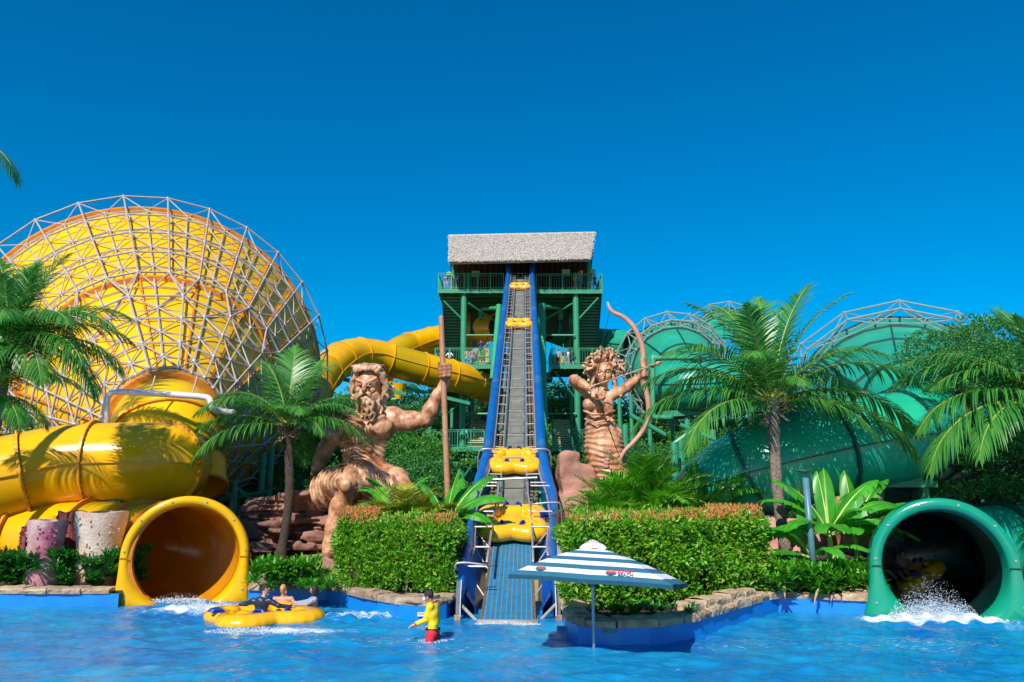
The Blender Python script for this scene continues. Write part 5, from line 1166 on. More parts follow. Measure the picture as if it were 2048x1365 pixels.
for k in range(7):            # long locks falling to the image right
    t = k/6; strand([(755+t*3, 742+t*14, -.55+.4*t), (765+6*t, 752+t*18, -.35+.2*t), (772-t*2, 772+t*18, -.15+.2*t), (768+4*math.sin(k), 792+t*14, 0), (762+5*math.cos(k*2), 806+t*14, .05)], 5.6-t, .07)
for k in range(5): t = k/4; strand([(713-t*2, 747+t*9, -.45+.3*t), (706-2*t, 762+t*10, -.3+.25*t), (704, 780+t*8, -.3+.2*t), (708+3*math.sin(k), 797+t*6, -.3)], 4.6, .05)
for k in range(10):            # beard
    t = k/9; u0 = 712 + 40*t; strand([(u0, 792-9*abs(t-.45)*2+6, -.75+abs(t-.42)*.5-.18), (u0+(t-.3)*6+2, 806, -.98+abs(t-.5)*.7), (732+(t-.5)*46+6, 822, -.85+abs(t-.5)*.4), (743+(t-.5)*42, 836+6*math.sin(k*1.7), -.72)], 4.4, .07)
for k in range(4): t = k/3; strand([(724+13*t, 796, -1.08), (724+17*t+2, 808, -1.15), (728+16*t+3, 826, -1.05), (734+12*t, 842, -.9)], 4., .06)
for s in (-1, 1):
    for k in range(3): strand([(729+s*2, 785.5, -1.18), (729+s*10, 788+k*2, -1.18), (730+s*17, 799+k*2, -1.0), (733+s*17, 812+k*3, -.95)], 2.8, .02)
strand([(772,770,.2),(784,774,.2),(790,778,.2)], 4, .02); strand([(770,785,.2),(780,784,.2),(783,790,.2)], 6, .02)
statue_skin(hd, 'hair_and_beard', [CLOTH], st)
for s, u in ((-1, 721), (1, 742.5)):
    q = MB(); c = Vector(S1(u-.2, 769.5, -.84)); q.ell(c, (r(4.6), r(4.2), r(2.9)), 14, 8); build('eye', q, EYE, st, smooth=True)
# cloth over the lap, deep folds
cl = SDF((P(600,900,SY-3).x-.3, SY-4.1, P(600,1035,SY-2).z), (P(800,900,SY).x+.4, SY+1.3, P(700,930,SY).z+.35), .042)
cl.ell(S1(700,968,-1.5), (r(64), 1.7, r(36)), k=.1); cl.ell(S1(655,985,-1.6), (r(40), 1.0, r(33)), rot=Matrix.Rotation(-.35, 3, 'Y'), k=.15); cl.cap(S1(695,948,.0), S1(775,955,.1), r(22), r(22), k=.25)
cl.ell(S1(762,985,-1.1), (r(36), 1.1, r(38)), rot=Matrix.Rotation(.5, 3, 'Y'), k=.2); cl.ch([S1(755,965,.2), S1(785,968,-.5)], [r(33), r(27)], k=.2)
cl.ell(S1(691,990,-3.4), (r(20), r(52), r(40)), k=.08, op='s'); cl.ell(S1(684,1030,-2.6), (r(24), r(40), r(34)), k=.06, op='s'); cl.ell(S1(722,1018,-2.3), (r(15), r(46), r(30)), k=.06, op='s')
xk, zk = S1(691,974,-3.1)[0], S1(691,974,-3.1)[2]
def folds(X, Y, Z, f):
    rr_ = np.sqrt((X-xk)**2 + (1.15*(Z-zk))**2); a_ = np.arctan2(Z-zk, X-xk); left = 1/(1+np.exp((X-xk-.55)*9)); ph = 21*rr_ + 2.2*np.sin(a_*2+.5) + .8*np.sin(3*X); p2 = 15*(X-xk) + 8*(Z-zk) + 1.4*np.sin(2.4*Z)
    s1, s2 = np.sin(ph), np.sin(p2); return -(.062*left*s1*np.abs(s1)**-.3 + .062*(1-left)*s2*np.abs(s2)**-.3)*(np.abs(f) < .3)
cl.disp(folds)
statue_skin(cl, 'draped_cloth', [CLOTH], st)
q = MB(); a = Vector(S1(882.5,636,-.75)); b_ = Vector(S1(899,1085,-.75)); q.tube([a, a.lerp(b_,.5), b_], [r(5.2), r(5.8), r(6.4)], 14); q.ell(a, (r(5.2),)*3, 12, 6); build('staff', q, M('staff_bronze', (.4,.2,.1), .5, .2, 3, bump=.2, bscale=12), st, smooth='auto')
# rocks under him: stacked ledges
def rock(label, blocks, mat, seed, name='layered_rock', group=None, h=.07, ridge=.06):
    lo = Vector((1e9,)*3); hi = -lo
    for c, s_ in blocks:
        for i in range(3): lo[i] = min(lo[i], c[i]-s_[i]-.3); hi[i] = max(hi[i], c[i]+s_[i]+.3)
    lo.z = max(lo.z, .1); sd = SDF(lo, hi, h)
    for c, s_ in blocks:
        sl = sd._sl(Vector(c)-Vector(s_), Vector(c)+Vector(s_), .4); X, Y, Z = sd.pts(sl); e = .18*min(s_)
        dx, dy, dz = np.abs(X-c[0])-s_[0]+e, np.abs(Y-c[1])-s_[1]+e, np.abs(Z-c[2])-s_[2]+e
        d = np.sqrt(np.maximum(dx,0)**2+np.maximum(dy,0)**2+np.maximum(dz,0)**2) + np.minimum(np.maximum(np.maximum(dx,dy),dz),0) - e; sd._op(sl, d, .06, 'u')
    rs_ = np.random.RandomState(seed); ph = rs_.rand(8)*6
    sd.disp(lambda X, Y, Z, f: ridge*1.5*np.sin(13*Z + 1.2*np.sin(1.3*X+ph[0]) + ph[1]) * (.6+.4*np.sin(2.1*X+ph[2])) + .10*np.sin(1.9*X+1.7*Y+ph[3])*np.sin(2.3*Y-1.5*X+3*Z+ph[4]) + .05*np.sin(5*X+ph[5]+2*Z)*np.sin(4.6*Y+3*Z+ph[6]) + .02*np.sin(13*X+ph[7])*np.sin(12*Y+9*Z))
    c = (lo+hi)/2; c.z = lo.z; me = sd.mesh(name, [mat], org=c); o = link(name, me, None, c, label=label, category='rock', group=group); WORG[o.name] = c; return o
def RB(u0, v0, u1, v1, Y0, Y1): a = P(u0, v1, Y0); b_ = P(u1, v0, Y0); return (((a.x+b_.x)/2, (Y0+Y1)/2, (a.z+b_.z)/2), ((b_.x-a.x)/2, (Y1-Y0)/2, (b_.z-a.z)/2))
_rr = random.Random(3); _lay = []
for _v in np.arange(986, 1118, 9.5):
    _w = 1 + (_v-986)/300; _u0 = (560 if _v < 1004 else 478) + _rr.uniform(-12, 22); _lay.append(RB(_u0, _v, _rr.uniform(650, 700) if _v < 1060 else _rr.uniform(600,652), _v+8.2, 30.9 + _rr.uniform(-.3,.45), 34)); _u1 = _rr.uniform(500, 600); _lay.append(RB(_u1, _v+2, _u1 + _rr.uniform(30,70), _v+9, 30.4 + _rr.uniform(-.1,.3), 33))
rock('red brown layered rock ledges the bearded statue sits on', _lay + [RB(485,1025,660,1060,31.6,35), RB(505,1058,650,1110,31.5,35), RB(570,1010,800,1040,31.6,35), RB(490,996,552,1030,31.8,34.5), RB(585,984,720,1022,32.2,35.5), RB(700,965,800,1100,32.3,35.5), RB(470,1040,540,1085,31.4,34), RB(546,996,566,1030,30.9,33)], ROCKM, 1, h=.05, ridge=.03)
rock('flat brown rock step beneath the giant foot of the seated statue', [RB(590,1120,700,1145,28.4,32)], ROCKM, 3, 'rock_step')
# ---- archer
AY_ = 31.
def S2(u, v, d=0.): return tuple(P(u, v, AY_ + d))
m2 = mpp(1200, 850, AY_); r = lambda x: x*m2
at_ = thing('archer_statue', 'giant bronze coloured statue of a snake haired woman drawing a bow', 'statue', P(1200,1090,AY_))
b = SDF((P(1085,900,AY_).x-.2, AY_-2.2, .3), (P(1300,900,AY_).x+.2, AY_+2.0, P(1200,715,AY_).z+.1), .04)
b.ell(S2(1200,812,0), (r(27), r(16), r(24)), k=.2); b.cap(S2(1182,789,.05), S2(1222,790,.05), r(9.5), r(9.5), k=.2); b.cap(S2(1207,770,.05), S2(1206,790,.05), r(8.5), r(9.5), k=.12)
b.ch([S2(1200,820,0), S2(1199,845,0), S2(1203,868,0), S2(1208,893,0), S2(1213,918,-.1), S2(1222,945,-.2), S2(1225,975,-.3), S2(1205,1010,-.5), S2(1160,1050,-.8)], [r(25), r(26), r(31), r(37), r(36), r(32), r(28), r(27), r(25)], k=.2, )
for u in (1177, 1197): b.ell(S2(u,809,-.42), (r(12), r(11), r(12)), k=.05)
# drawn-back arm
b.ch([S2(1180,792,.1), S2(1160,772,.3), S2(1148,762,-.1)], [r(11), r(11), r(10.5)], k=.1); b.ch([S2(1148,760,-.2), S2(1164,769,-.65), S2(1181,778,-.95)], [r(11), r(9.5), r(6)], k=.08)
b.ell(S2(1186,781,-1.), (r(6.5), r(5), r(6)), k=.05)
for k in range(4): b.ch([S2(1189,777+k*3,-1.05), S2(1195,776+k*3.4,-1.15), S2(1195,779+k*3.4,-1.3), S2(1189,780+k*3.2,-1.3)], [r(2), r(1.9), r(1.8), r(1.6)], k=.02)
for k in range(3): b.ch([S2(1184+k*3,785,-1.05), S2(1186+k*4,793,-1.15), S2(1190+k*3,798,-1.1)], [r(2), r(1.8), r(1.3)], k=.02)
# bow arm
b.ch([S2(1224,791,.0), S2(1240,784,-.15), S2(1254,775,-.3), S2(1270,762,-.45), S2(1280,753,-.55)], [r(11), r(10), r(9.5), r(8), r(6)], k=.08)
for u, v in ((1238,785),(1262,769),(1273,760)): b.cap(S2(u-3,v-9,-.3), S2(u+4,v+8,-.3), r(3.2), r(3.2), k=.04)
b.ell(S2(1285,747,-.6), (r(7), r(6), r(8)), k=.05)
for k in range(4): v = 740+k*4.2; b.ch([S2(1292,v,-.6), S2(1295,v,-.85), S2(1288,v+.5,-1.), S2(1280,v+1,-.85)], [r(2.2), r(2.2), r(2.1), r(1.9)], k=.02)
# head
b.ell(S2(1207,743,0), (r(18.5), r(20), r(21)), k=.08); b.ell(S2(1207,753,-.15), (r(14.5), r(14), r(17)), k=.08)
for s in (-1, 1): b.cap(S2(1207+s*4,739.5,-.48), S2(1207+s*13,737,-.36), r(1.8), r(1.6), k=.04); b.ell(S2(1207+s*8,743,-.44), (r(4.6), r(4), r(2.8)), k=.03, op='s'); b.ell(S2(1207+s*9.5,752,-.3), (r(6), r(5.5), r(6)), k=.06)
b.ch([S2(1207.5,740,-.45), S2(1208,748,-.56), S2(1208,752.5,-.62)], [r(2), r(2.3), r(2.8)], k=.03); b.cap(S2(1203,758.6,-.5), S2(1213,758.6,-.5), r(1.6), r(1.6), k=.02); b.cap(S2(1204,761.5,-.49), S2(1212,761.5,-.49), r(1.7), r(1.7), k=.02); b.cap(S2(1203,760,-.56), S2(1213,760,-.56), r(.6), r(.6), k=.02, op='s')
# carved dress ridges, belt and bodice edge
zt, zb = S2(0,826)[2], S2(0,985)[2]; xc = S2(1205,880)[0]
def dress(X, Y, Z, f):
    w_ = np.clip((zt-Z)/.15, 0, 1)*np.clip((Z-zb+1.)/.3, 0, 1)*np.clip((X - S2(1158,880)[0])/.1, 0, 1)*np.clip((S2(1252,880)[0]-X)/.1, 0, 1)
    ph = 31*Z + 3.2*np.sin(2.4*(X-xc)+1.3*np.sin(1.9*Z)) + 1.5*np.sin(5.1*X+3.3*Z) + 2.2*np.abs(X-xc); s_ = np.sin(ph); return -.024*w_*(np.abs(s_)**.6*np.sign(s_)) * (np.abs(f) < .3)
b.disp(dress)
b.ch([S2(1168,822,-.3), S2(1185,829,-.72), S2(1210,829,-.68), S2(1229,822,-.3)], r(2.6), k=.03); b.ch([S2(1170,838,-.4), S2(1190,846,-.78), S2(1215,842,-.72), S2(1228,832,-.35)], r(2), k=.03)
b.ch([S2(1184,797,-.35), S2(1177,800,-.6)], r(1.8), k=.03); b.ch([S2(1210,793,-.3), S2(1200,800,-.62)], r(1.8), k=.03)
for k in range(3): b.ell(S2(1215+k*5,836+k*3,-.62), (r(4.5), r(3), r(4)), k=.03)
for k in range(5): u, v = 1150+k*6.5, 758+k*4.5; b.ch([S2(u-4,v+9,-.45-.08*k), S2(u,v,-.6-.1*k), S2(u+5,v-8,-.3-.08*k)], r(1.6), k=.03)
b.ch([S2(1226,850,0), S2(1236,866,-.1), S2(1240,888,0)], [r(5), r(8), r(3)], k=.08)
b.ch([S2(1225,960,-.6), S2(1250,950,-.8), S2(1272,948,-.7)], [r(12), r(8), r(3)], k=.1)
statue_skin(b, 'body', [STAT], at_)
s_ = SDF((P(1150,740,AY_).x-.3, AY_-1.2, P(1200,790,AY_).z), (P(1260,740,AY_).x+.3, AY_+1.1, P(1200,692,AY_).z+.2), .026)
rs = random.Random(9); s_.ell(S2(1208,737,.2), (r(20), r(19), r(20)), k=.05)
for k in range(74):
    a = rs.uniform(-.35, PI+.35); el = rs.uniform(-.3, 1.); L_ = rs.uniform(16, 30); p = Vector((1208 + 17*math.cos(a), 737 - 15*math.sin(a), rs.uniform(-.25,.5))); pts = [p.copy()]; d = a + rs.uniform(-.3,.3)
    for j in range(6): d += rs.uniform(-.75,.75); p = p + Vector((math.cos(d)*L_/6, -math.sin(d)*L_/6, rs.uniform(-.14,.1))); pts.append(p.copy())
    line = catmull([Vector(S2(q.x,q.y,q.z)) for q in pts], 3); n = len(line); s_.ch([tuple(q) for q in line], [r(2.6)*(1-.35*i/n) + (r(.9) if i > n-3 else 0) for i in range(n)], k=.02)
for s in (-1, 1): 
    for k in range(4): s_.ch([S2(1207+s*18,742+k*5,-.1), S2(1207+s*(21+k),756+k*5,-.05), S2(1207+s*(17+2*k),770+k*4,0)], [r(2.4), r(2.3), r(1.5)], k=.02)
statue_skin(s_, 'snake_hair', [CLOTH], at_)
for s in (-1, 1): q = MB(); q.ell(Vector(S2(1207+s*8,743.6,-.38)), (r(3.9), r(3), r(2.4)), 12, 6); build('eye', q, EYE, at_, smooth=True)
bowp = [(1215,604,-.75),(1219,616,-.75),(1228,626,-.75),(1246,634,-.75),(1262,648,-.75),(1275,668,-.75),(1284,692,-.75),(1287,718,-.75),(1287,745,-.75),(1289,770,-.75),(1296,800,-.75),(1297,828,-.75),(1288,858,-.75),(1268,884,-.75),(1250,902,-.75),(1241,920,-.75),(1246,938,-.75)]
line = catmull([Vector(S2(*p)) for p in bowp], 5); n = len(line); q = MB(); q.tube(line, [r(max(1.2, 5.2*math.sin(PI*min(1,max(.0,(i/n)*1.02)))**.3 + .4)) for i in range(n)], 10); build('bow', q, M('bow_bronze', (.48,.24,.16), .5, .2, 1.5, bump=.2, bscale=9), at_, smooth='auto')
q = MB(); q.tube([S2(1287,717,-.75), S2(1287,736,-.75)], r(6.8), 8); q.tube([S2(1288,757,-.75), S2(1289,775,-.75)], [r(7.5), r(6)], 8); build('bow_grip', q, CLOTH, at_)
q = MB(); q.tube([S2(1180,774,-1.15), S2(1312,729,-.95)], r(1.5), 6); q.tube([S2(1310,729.5,-.95), S2(1316,727,-.95), S2(1328,723.5,-.95)], [r(2), r(4.5), r(.4)], 6); q.tube(catmull([S2(1296,736,-.95), S2(1302,730,-1.1), S2(1305,735,-.8), S2(1311,728,-1.0), S2(1318,732,-.95)], 4), r(2), 6); build('arrow', q, CLOTH, at_)
q = MB(); q.tube([S2(1220,616,-.75), S2(1215,640,-.85), S2(1190,778,-1.15)], .012, 4); q.tube([S2(1190,778,-1.15), S2(1241,920,-.75)], .012, 4); build('bowstring', q, BLK, at_)
# coiled tail with scales, shell spire
tl = SDF((P(1080,1050,AY_).x-.3, AY_-2.6, .2), (P(1175,1050,AY_).x+.4, AY_+1, P(1100,1000,AY_).z), .04)
tl.ch([S2(1160,1048,-.8), S2(1135,1072,-1.2), S2(1112,1068,-1.5), S2(1106,1048,-1.4), S2(1118,1032,-.9)], [r(24), r(25), r(23), r(18), r(12)], k=.15)
tl.disp(lambda X, Y, Z, f: .02*np.maximum(np.abs(np.sin(7.5*(X+Z)+Y*3)), np.abs(np.sin(7.5*(X-Z)-Y*3)))*(np.abs(f) < .3)*-1. + .018)
statue_skin(tl, 'scaled_tail', [CLOTH], at_)
q = MB()
for k in range(6): q.ell(S2(1212+k*1.6,934-k*7.,-1.9), (r(7.5-k*1.), r(7.5-k*1.), r(5-k*.4)), 12, 6)
build('shell', q, ROCKP, at_, smooth=True)
rock('tall pinkish rock pillar leaning behind the tail of the archer statue', [RB(1122,905,1160,1000,30.6,33), RB(1128,925,1190,1060,30.6,33), RB(1112,985,1170,1060,30.2,33), RB(1150,990,1215,1080,30.2,33), RB(1120,1050,1210,1110,30,33)], ROCKP, 5, 'rock_pillar', ridge=.02)
rock('low reddish rock beside the conveyor foot, under the scaled tail', [RB(1102,1082,1135,1130,27.5,29.5)], ROCKO, 6, 'rock')
# rocks and coral pots right
for lb, bl, mt, s_ in (('orange smooth rock between the banana leaves and the tunnel mouth', [RB(1700,1000,1765,1075,23.6,25.6), RB(1690,1050,1740,1110,23.4,25.2)], ROCKO, 7), ('orange rock column behind the banana plant holding up the green tube', [RB(1718,988,1768,1040,25.9,27.2)], ROCKO, 8),
                     ('pink rock behind the lamp post', [RB(1590,1040,1650,1115,23.2,24.8)], M('pink_painted_rock', (.55,.25,.22), .8, .15, 1.5, bump=.4, bscale=6), 9), ('pink pointed rock at the right end of the long hedge', [RB(1540,1035,1578,1105,24.4,26)], MATS['pink_painted_rock'], 10)):
    rock(lb, bl, mt, s_, 'smooth_rock', h=.06, ridge=.008)
# coral pots left
def pot(label, u, v0, v1, Y, hw, mat, seed):
    a = P(u, v1, Y); t = P(u, v0, Y); rad = hw*mpp(u, v0, Y); root = thing('coral_pot', label, 'sculpture', (a.x, Y, .4), 'tube coral sculptures'); q = MB(); n = 40; H = t.z - .4; rr = random.Random(seed)
    rows = []
    for k in range(13): f = k/12; rad_ = rad*(.82 + .2*f**2 + .03*math.sin(f*9)); rows.append([Vector((a.x + math.cos(x)*rad_*(1+.02*math.sin(5*x+seed)), Y + math.sin(x)*rad_, .4 + H*f + (.03*math.sin(3*x+seed) if k == 12 else 0))) for x in [2*PI*j/n for j in range(n)]])
    rows.append([Vector((a.x,Y,0)) + (p - Vector((a.x,Y,0)))*1.05 + Vector((0,0,-.05*p.z+.03)) if False else p + Vector((0,0,.02)) for p in rows[-1]]); rows.append([Vector((a.x + (p.x-a.x)*.88, Y + (p.y-Y)*.88, p.z+.01)) for p in rows[-1]]); rows.append([Vector((a.x + (p.x-a.x)*.85, Y + (p.y-Y)*.85, p.z-.5)) for p in rows[-1]])
    q.grid([[row[j] for row in rows] for j in range(n)], 0, True); q.add([rows[-1][j] for j in range(n)], [tuple(range(n))]); build('shell', q, mat, root, smooth='auto')
    q = MB()
    for k in range(46):
        x = rr.uniform(PI, 2*PI); f = rr.uniform(.1,.95); rad_ = rad*(.82+.2*f**2+.03*math.sin(f*9)); p = Vector((a.x + math.cos(x)*rad_, Y + math.sin(x)*rad_, .4+H*f)); d = Vector((math.cos(x), math.sin(x), .0)); s_ = rr.uniform(.018,.03); q.tube([p - d*.02, p + d*.03, p + d*.045, p + d*.02], [s_*1.3, s_*1.2, s_*.8, s_*.5], 7)
    build('polyps', q, mat, root, smooth=False, kind='stuff')
PM = M('magenta_grey_coral', (.42,.05,.14), .8, .1, 1.3, bump=.6, bscale=12, col2=(.55,.44,.38), thr=(.3,.68)); RMt = M('red_grey_coral', (.52,.2,.1), .8, .1, .9, bump=.6, bscale=12, col2=(.56,.46,.38), thr=(.3,.62)); RD = M('dark_red_coral', (.25,.05,.05), .8, .3, 1.2, bump=.5, bscale=12)
pot('magenta and grey coral pot, leftmost and shortest in front', 88, 1043, 1120, 23.2, 35, PM, 1); pot('widest grey and orange coral pot beside the yellow tunnel mouth', 197, 1026, 1110, 23.6, 47, RMt, 2); pot('dark red coral pot half hidden behind the widest one', 138, 1025, 1110, 24.6, 26, RD, 3); pot('small dark red coral pot peeking out behind the magenta one', 52, 1057, 1100, 24.2, 12, RD, 4)
# ------------------------------------------------------------ people
V3 = Vector
def pose(base, yaw=0., H=1.7, arms='down', sit=False, legspread=.1, lean=0.):
    """joints of a standing figure, facing -Y when yaw = 0; base = feet"""
    k = H/1.7; J = {'pel': (0,0,.9),'wst': (0,.01,1.08),'chs': (0,0,1.27),'nck': (0,.02,1.45),'hed': (0,-.01,1.58)}
    for s, n in ((-1,'L'),(1,'R')):
        J['sh'+n] = (s*.175,.01,1.38); J['hp'+n] = (s*.085,0,.88); J['kn'+n] = (s*(.09+legspread*.5),-.03,.48); J['an'+n] = (s*(.09+legspread),.02,.08); J['to'+n] = (s*(.1+legspread),-.14,.03)
        if arms == 'down': J['el'+n] = (s*.23,.02,1.1); J['ha'+n] = (s*.25,-.05,.84)
        elif arms == 'hips': J['el'+n] = (s*.36,.08,1.14); J['ha'+n] = (s*.17,-.06,.98)
        elif arms == 'rail': J['el'+n] = (s*.25,-.08,1.12); J['ha'+n] = (s*.15,-.34,1.1)
        elif arms == 'fold': J['el'+n] = (s*.24,-.05,1.14); J['ha'+n] = (-s*.06,-.2,1.18)
        elif arms == 'head': J['el'+n] = (s*.33,-.05,1.5); J['ha'+n] = (s*.12,-.03,1.66)
    o = {}
    for q, p in J.items():
        x, y, z = p; y -= lean*max(0, z-.9); o[q] = V3(base) + rotz(yaw) @ V3((x*k, y*k, z*k))
    return o
def hand(b, c, d, n, up=None, s=1., side=1):
    """palm at c pointing along d, back of the hand towards n"""
    d = d.normalized(); n = (n - d*n.dot(d)).normalized(); w_ = d.cross(n)*side
    b.cap(c - d*.02*s, c + d*.035*s, .026*s, .028*s, k=.02)
    for i, (L_, o) in enumerate(((.07,-.03),(.08,-.01),(.075,.01),(.058,.029))):
        p = c + d*.05*s + w_*o*s; q = p + (d*.8 - n*.25)*L_*.55*s; b.ch([p, q, q + (d*.55 - n*.8)*L_*.5*s], [.0095*s,.009*s,.0075*s], k=.006)
    p = c - w_*.025*s; q = p + (d*.55 - w_*.8)*.04*s; b.ch([p, q, q + (d*.9 - w_*.2 - n*.2)*.035*s], [.012*s,.0105*s,.009*s], k=.008)
def person(label, J, skin, top=None, bottom=None, hair='short', h=.03, H=1.7, face=None, group=None, long=True, sleeves=1., cat='person', loc=None, near=False, cut=None, topm=None, slim=1., cap_=None, extra=None, trunk_len=.5):
    for n in 'LR':
        if 'kn'+n in J and 'an'+n not in J: J['an'+n] = J['kn'+n] + V3((.05,.1,-.3))
    k = H/1.7; pts = list(J.values()); lo = V3([min(p[i] for p in pts)-.2*k for i in range(3)]); hi = V3([max(p[i] for p in pts)+.2*k for i in range(3)])
    if cut is not None: lo.z = max(lo.z, cut)
    base = V3(loc) if loc is not None else V3((J['pel'].x, J['pel'].y, min(p.z for p in pts))); root = thing('person', label, cat, base, group)
    f = (face or (J['hed'] - J['nck']).cross(J['shR']-J['shL']).normalized()*-1); f = V3((f.x, f.y, f.z)); f.normalize()
    upv = (J['hed']-J['nck']).normalized(); f = (f - upv*f.dot(upv)).normalized(); rt_ = f.cross(upv).normalized(); RM3 = Matrix((rt_, f, upv)).transposed()
    side_ = (J['shR']-J['shL']).normalized(); tz = (J['nck']-J['pel']).normalized(); fw = tz.cross(side_); TM = Matrix((side_, side_.cross(tz)*-1, tz)).transposed()
    def trunk(b, g=0.):
        b.ell(J['chs'], ((.165*slim+g)*k, (.105+g)*k, (.17+g)*k), rot=TM, k=.05*k); b.ell(J['wst'], ((.135*slim+g)*k, (.095+g)*k, (.14+g)*k), rot=TM, k=.05*k); b.ell(J['pel'], ((.155*slim+g)*k, (.105+g)*k, (.12+g)*k), rot=TM, k=.05*k)
        b.cap(J['shL'], J['shR'], (.055+g)*k, (.055+g)*k, k=.05*k)
    b = SDF(lo, hi, h); trunk(b); b.cap(J['nck'] - upv*.06*k, J['hed'] - upv*.04*k, .052*k, .05*k, k=.03)
    b.ell(J['hed'] + upv*.015*k, (.077*k, .095*k, .105*k), rot=RM3, k=.02); b.ell(J['hed'] - upv*.055*k + f*.02*k, (.056*k, .065*k, .06*k), rot=RM3, k=.03)
    if h < .02:
        c = J['hed']; b.cap(c + f*.09*k + upv*.015*k, c + f*.112*k - upv*.022*k, .010*k, .015*k, k=.012); b.cap(c + f*.082*k - rt_*.045*k + upv*.03*k, c + f*.082*k + rt_*.045*k + upv*.03*k, .012*k, .012*k, k=.02)
        for s in (-1, 1): b.ell(c + f*.088*k + rt_*s*.032*k + upv*.008*k, (.016*k,)*3, k=.01, op='s'); b.ell(c + rt_*s*.08*k - upv*.005*k, (.012*k,.02*k,.032*k), rot=RM3, k=.01)
        b.cap(c + f*.094*k - rt_*.02*k - upv*.052*k, c + f*.094*k + rt_*.02*k - upv*.052*k, .007*k, .007*k, k=.006, op='s'); b.cap(c + f*.088*k - rt_*.018*k - upv*.062*k, c + f*.088*k + rt_*.018*k - upv*.062*k, .008*k, .008*k, k=.01)
    for n in 'LR':
        if 'el'+n in J:
            e, w_ = J['el'+n], J['ha'+n]; b.ch([J['sh'+n], e], [.052*k, .04*k], k=.04*k); b.ch([e, w_], [.04*k, .027*k], k=.025*k)
            if near: d = (w_-e).normalized(); hand(b, w_ + d*.04, J.get('hd'+n, d), J.get('hn'+n, V3((0,0,1))), s=k, side=1 if n == 'R' else -1)
            else: b.ell(w_ + (w_-e).normalized()*.05*k, (.035*k,)*3, k=.02)
        if 'kn'+n in J:
            b.ch([J['hp'+n], J['kn'+n]], [.082*k, .056*k], k=.05*k); b.ch([J['kn'+n], J['kn'+n].lerp(J['an'+n], .3), J['an'+n]], [.054*k, .056*k, .036*k], k=.03*k)
            if 'to'+n in J: b.ch([J['an'+n], J['to'+n]], [.038*k, .03*k], k=.02*k)
    me = b.mesh('body', [skin], org=base); link('body', me, root)
    if h < .02:
        for s in (-1, 1): c = J['hed'] + f*.082*k + rt_*s*.032*k + upv*.008*k; q = MB(); q.ell(c, .013*k, 8, 6); q2 = build('eye', q, EYE, root, smooth=True); q = MB(); q.ell(c + f*.009*k, .007*k, 6, 4); build('pupil', q, BLK, q2, smooth=True)
    if top:
        t_ = SDF(lo, hi, h); g = .013; trunk(t_, g); t_.ell(J['pel'] - tz*.1*k, ((.2)*k, .16*k, .09*k), rot=TM, k=.02, op='s') if False else None
        t_.ell(J['nck'] + upv*.05*k, (.07*k, .07*k, .07*k), k=.02, op='s')
        if sleeves > 0:
            for n in 'LR':
                if 'el'+n in J:
                    t_.ch([J['sh'+n], J['el'+n]], [(.058+g)*k, (.045+g)*k], k=.04*k)
                    if sleeves > .6: t_.ch([J['el'+n], J['el'+n].lerp(J['ha'+n], min(1, (sleeves-.5)*2)*.93)], [(.043+g)*k, (.031+g)*k], k=.03*k)
        t_.disp(lambda X, Y, Z, F: .006*np.sin(21*Z+9*X)*np.sin(17*X+8*Y)); link('top', t_.mesh('top', [top], org=base), root)
    if bottom:
        t_ = SDF(lo, hi, h); g = .017; t_.ell(J['pel'] - tz*.01, ((.158*slim+g)*k, (.108+g)*k, (.10+g)*k), rot=TM, k=.03)
        for n in 'LR':
            if 'kn'+n in J: t_.ch([J['hp'+n], J['hp'+n].lerp(J['kn'+n], trunk_len*1.6)], [(.085+g)*k, (.075+g)*k], k=.03)
        link('shorts', t_.mesh('shorts', [bottom], org=base), root)
    if hair:
        t_ = SDF(J['hed'] - V3((.22,.22,.4))*k, J['hed'] + V3((.22,.22,.22))*k, min(h, .014 if near else .022)); c = J['hed']
        t_.ell(c + upv*.03*k - f*.014*k, (.086*k, .104*k, .106*k), rot=RM3, k=.01); 
        if hair == 'long':
            for j in range(9): a = -1.9 + 3.8*j/8; o = (rt_*math.sin(a) - f*math.cos(a))*.078*k; t_.ch([c + o + upv*.02*k, c + o*1.15 - upv*.1*k, c + o*.95 - upv*(.2+.03*math.sin(j*3))*k], [.026*k,.024*k,.012*k], k=.01)
        t_.ell(c + f*.085*k - upv*.035*k, (.078*k, .075*k, .098*k), rot=RM3, k=.012, op='s')
        if hair != 'long': t_.ell(c - upv*.11*k + f*.03*k, (.2*k, .12*k, .09*k), rot=RM3, k=.01, op='s')
        t_.disp(lambda X, Y, Z, F: .006*np.sin(70*X+30*Z)*np.sin(60*Y-20*Z)); link('hair', t_.mesh('hair', [HAIR], org=base), root)
    if cap_:
        q = MB(); q.ell(J['hed'] + upv*.06*k, (.1*k,.11*k,.075*k), 12, 8, rot=RM3); c = J['hed'] + upv*.06*k + f*.11*k; q.ell(c, (.07*k,.06*k,.012*k), 10, 4, rot=RM3); build('cap', q, cap_, root, smooth=True)
    return root
CY = M('lifeguard_yellow_cloth', (.85,.58,.01), .8, .08, 6, bump=.2); CR_ = M('lifeguard_red_cloth', (.6,.012,.03), .8, .1, 6, bump=.2); CNAVY = M('dark_navy_wetsuit', (.012,.02,.04), .35, .3, 8, bump=.2)
CNAVY2 = M('navy_cloth', (.02,.03,.07), .8, .2, 6); CGRN = M('green_cloth', (.05,.16,.08), .8, .2, 6); CGREY = M('grey_cloth', (.3,.3,.32), .8, .2, 6); CWHT = M('white_cloth', (.7,.66,.68), .8, .1, 6); CBLU = M('light_blue_cloth', (.25,.4,.65), .8, .15, 6); CRED = M('red_cloth', (.5,.06,.03), .8, .15, 6); CTEAL = M('teal_cloth', (.02,.18,.22), .8, .15, 6)
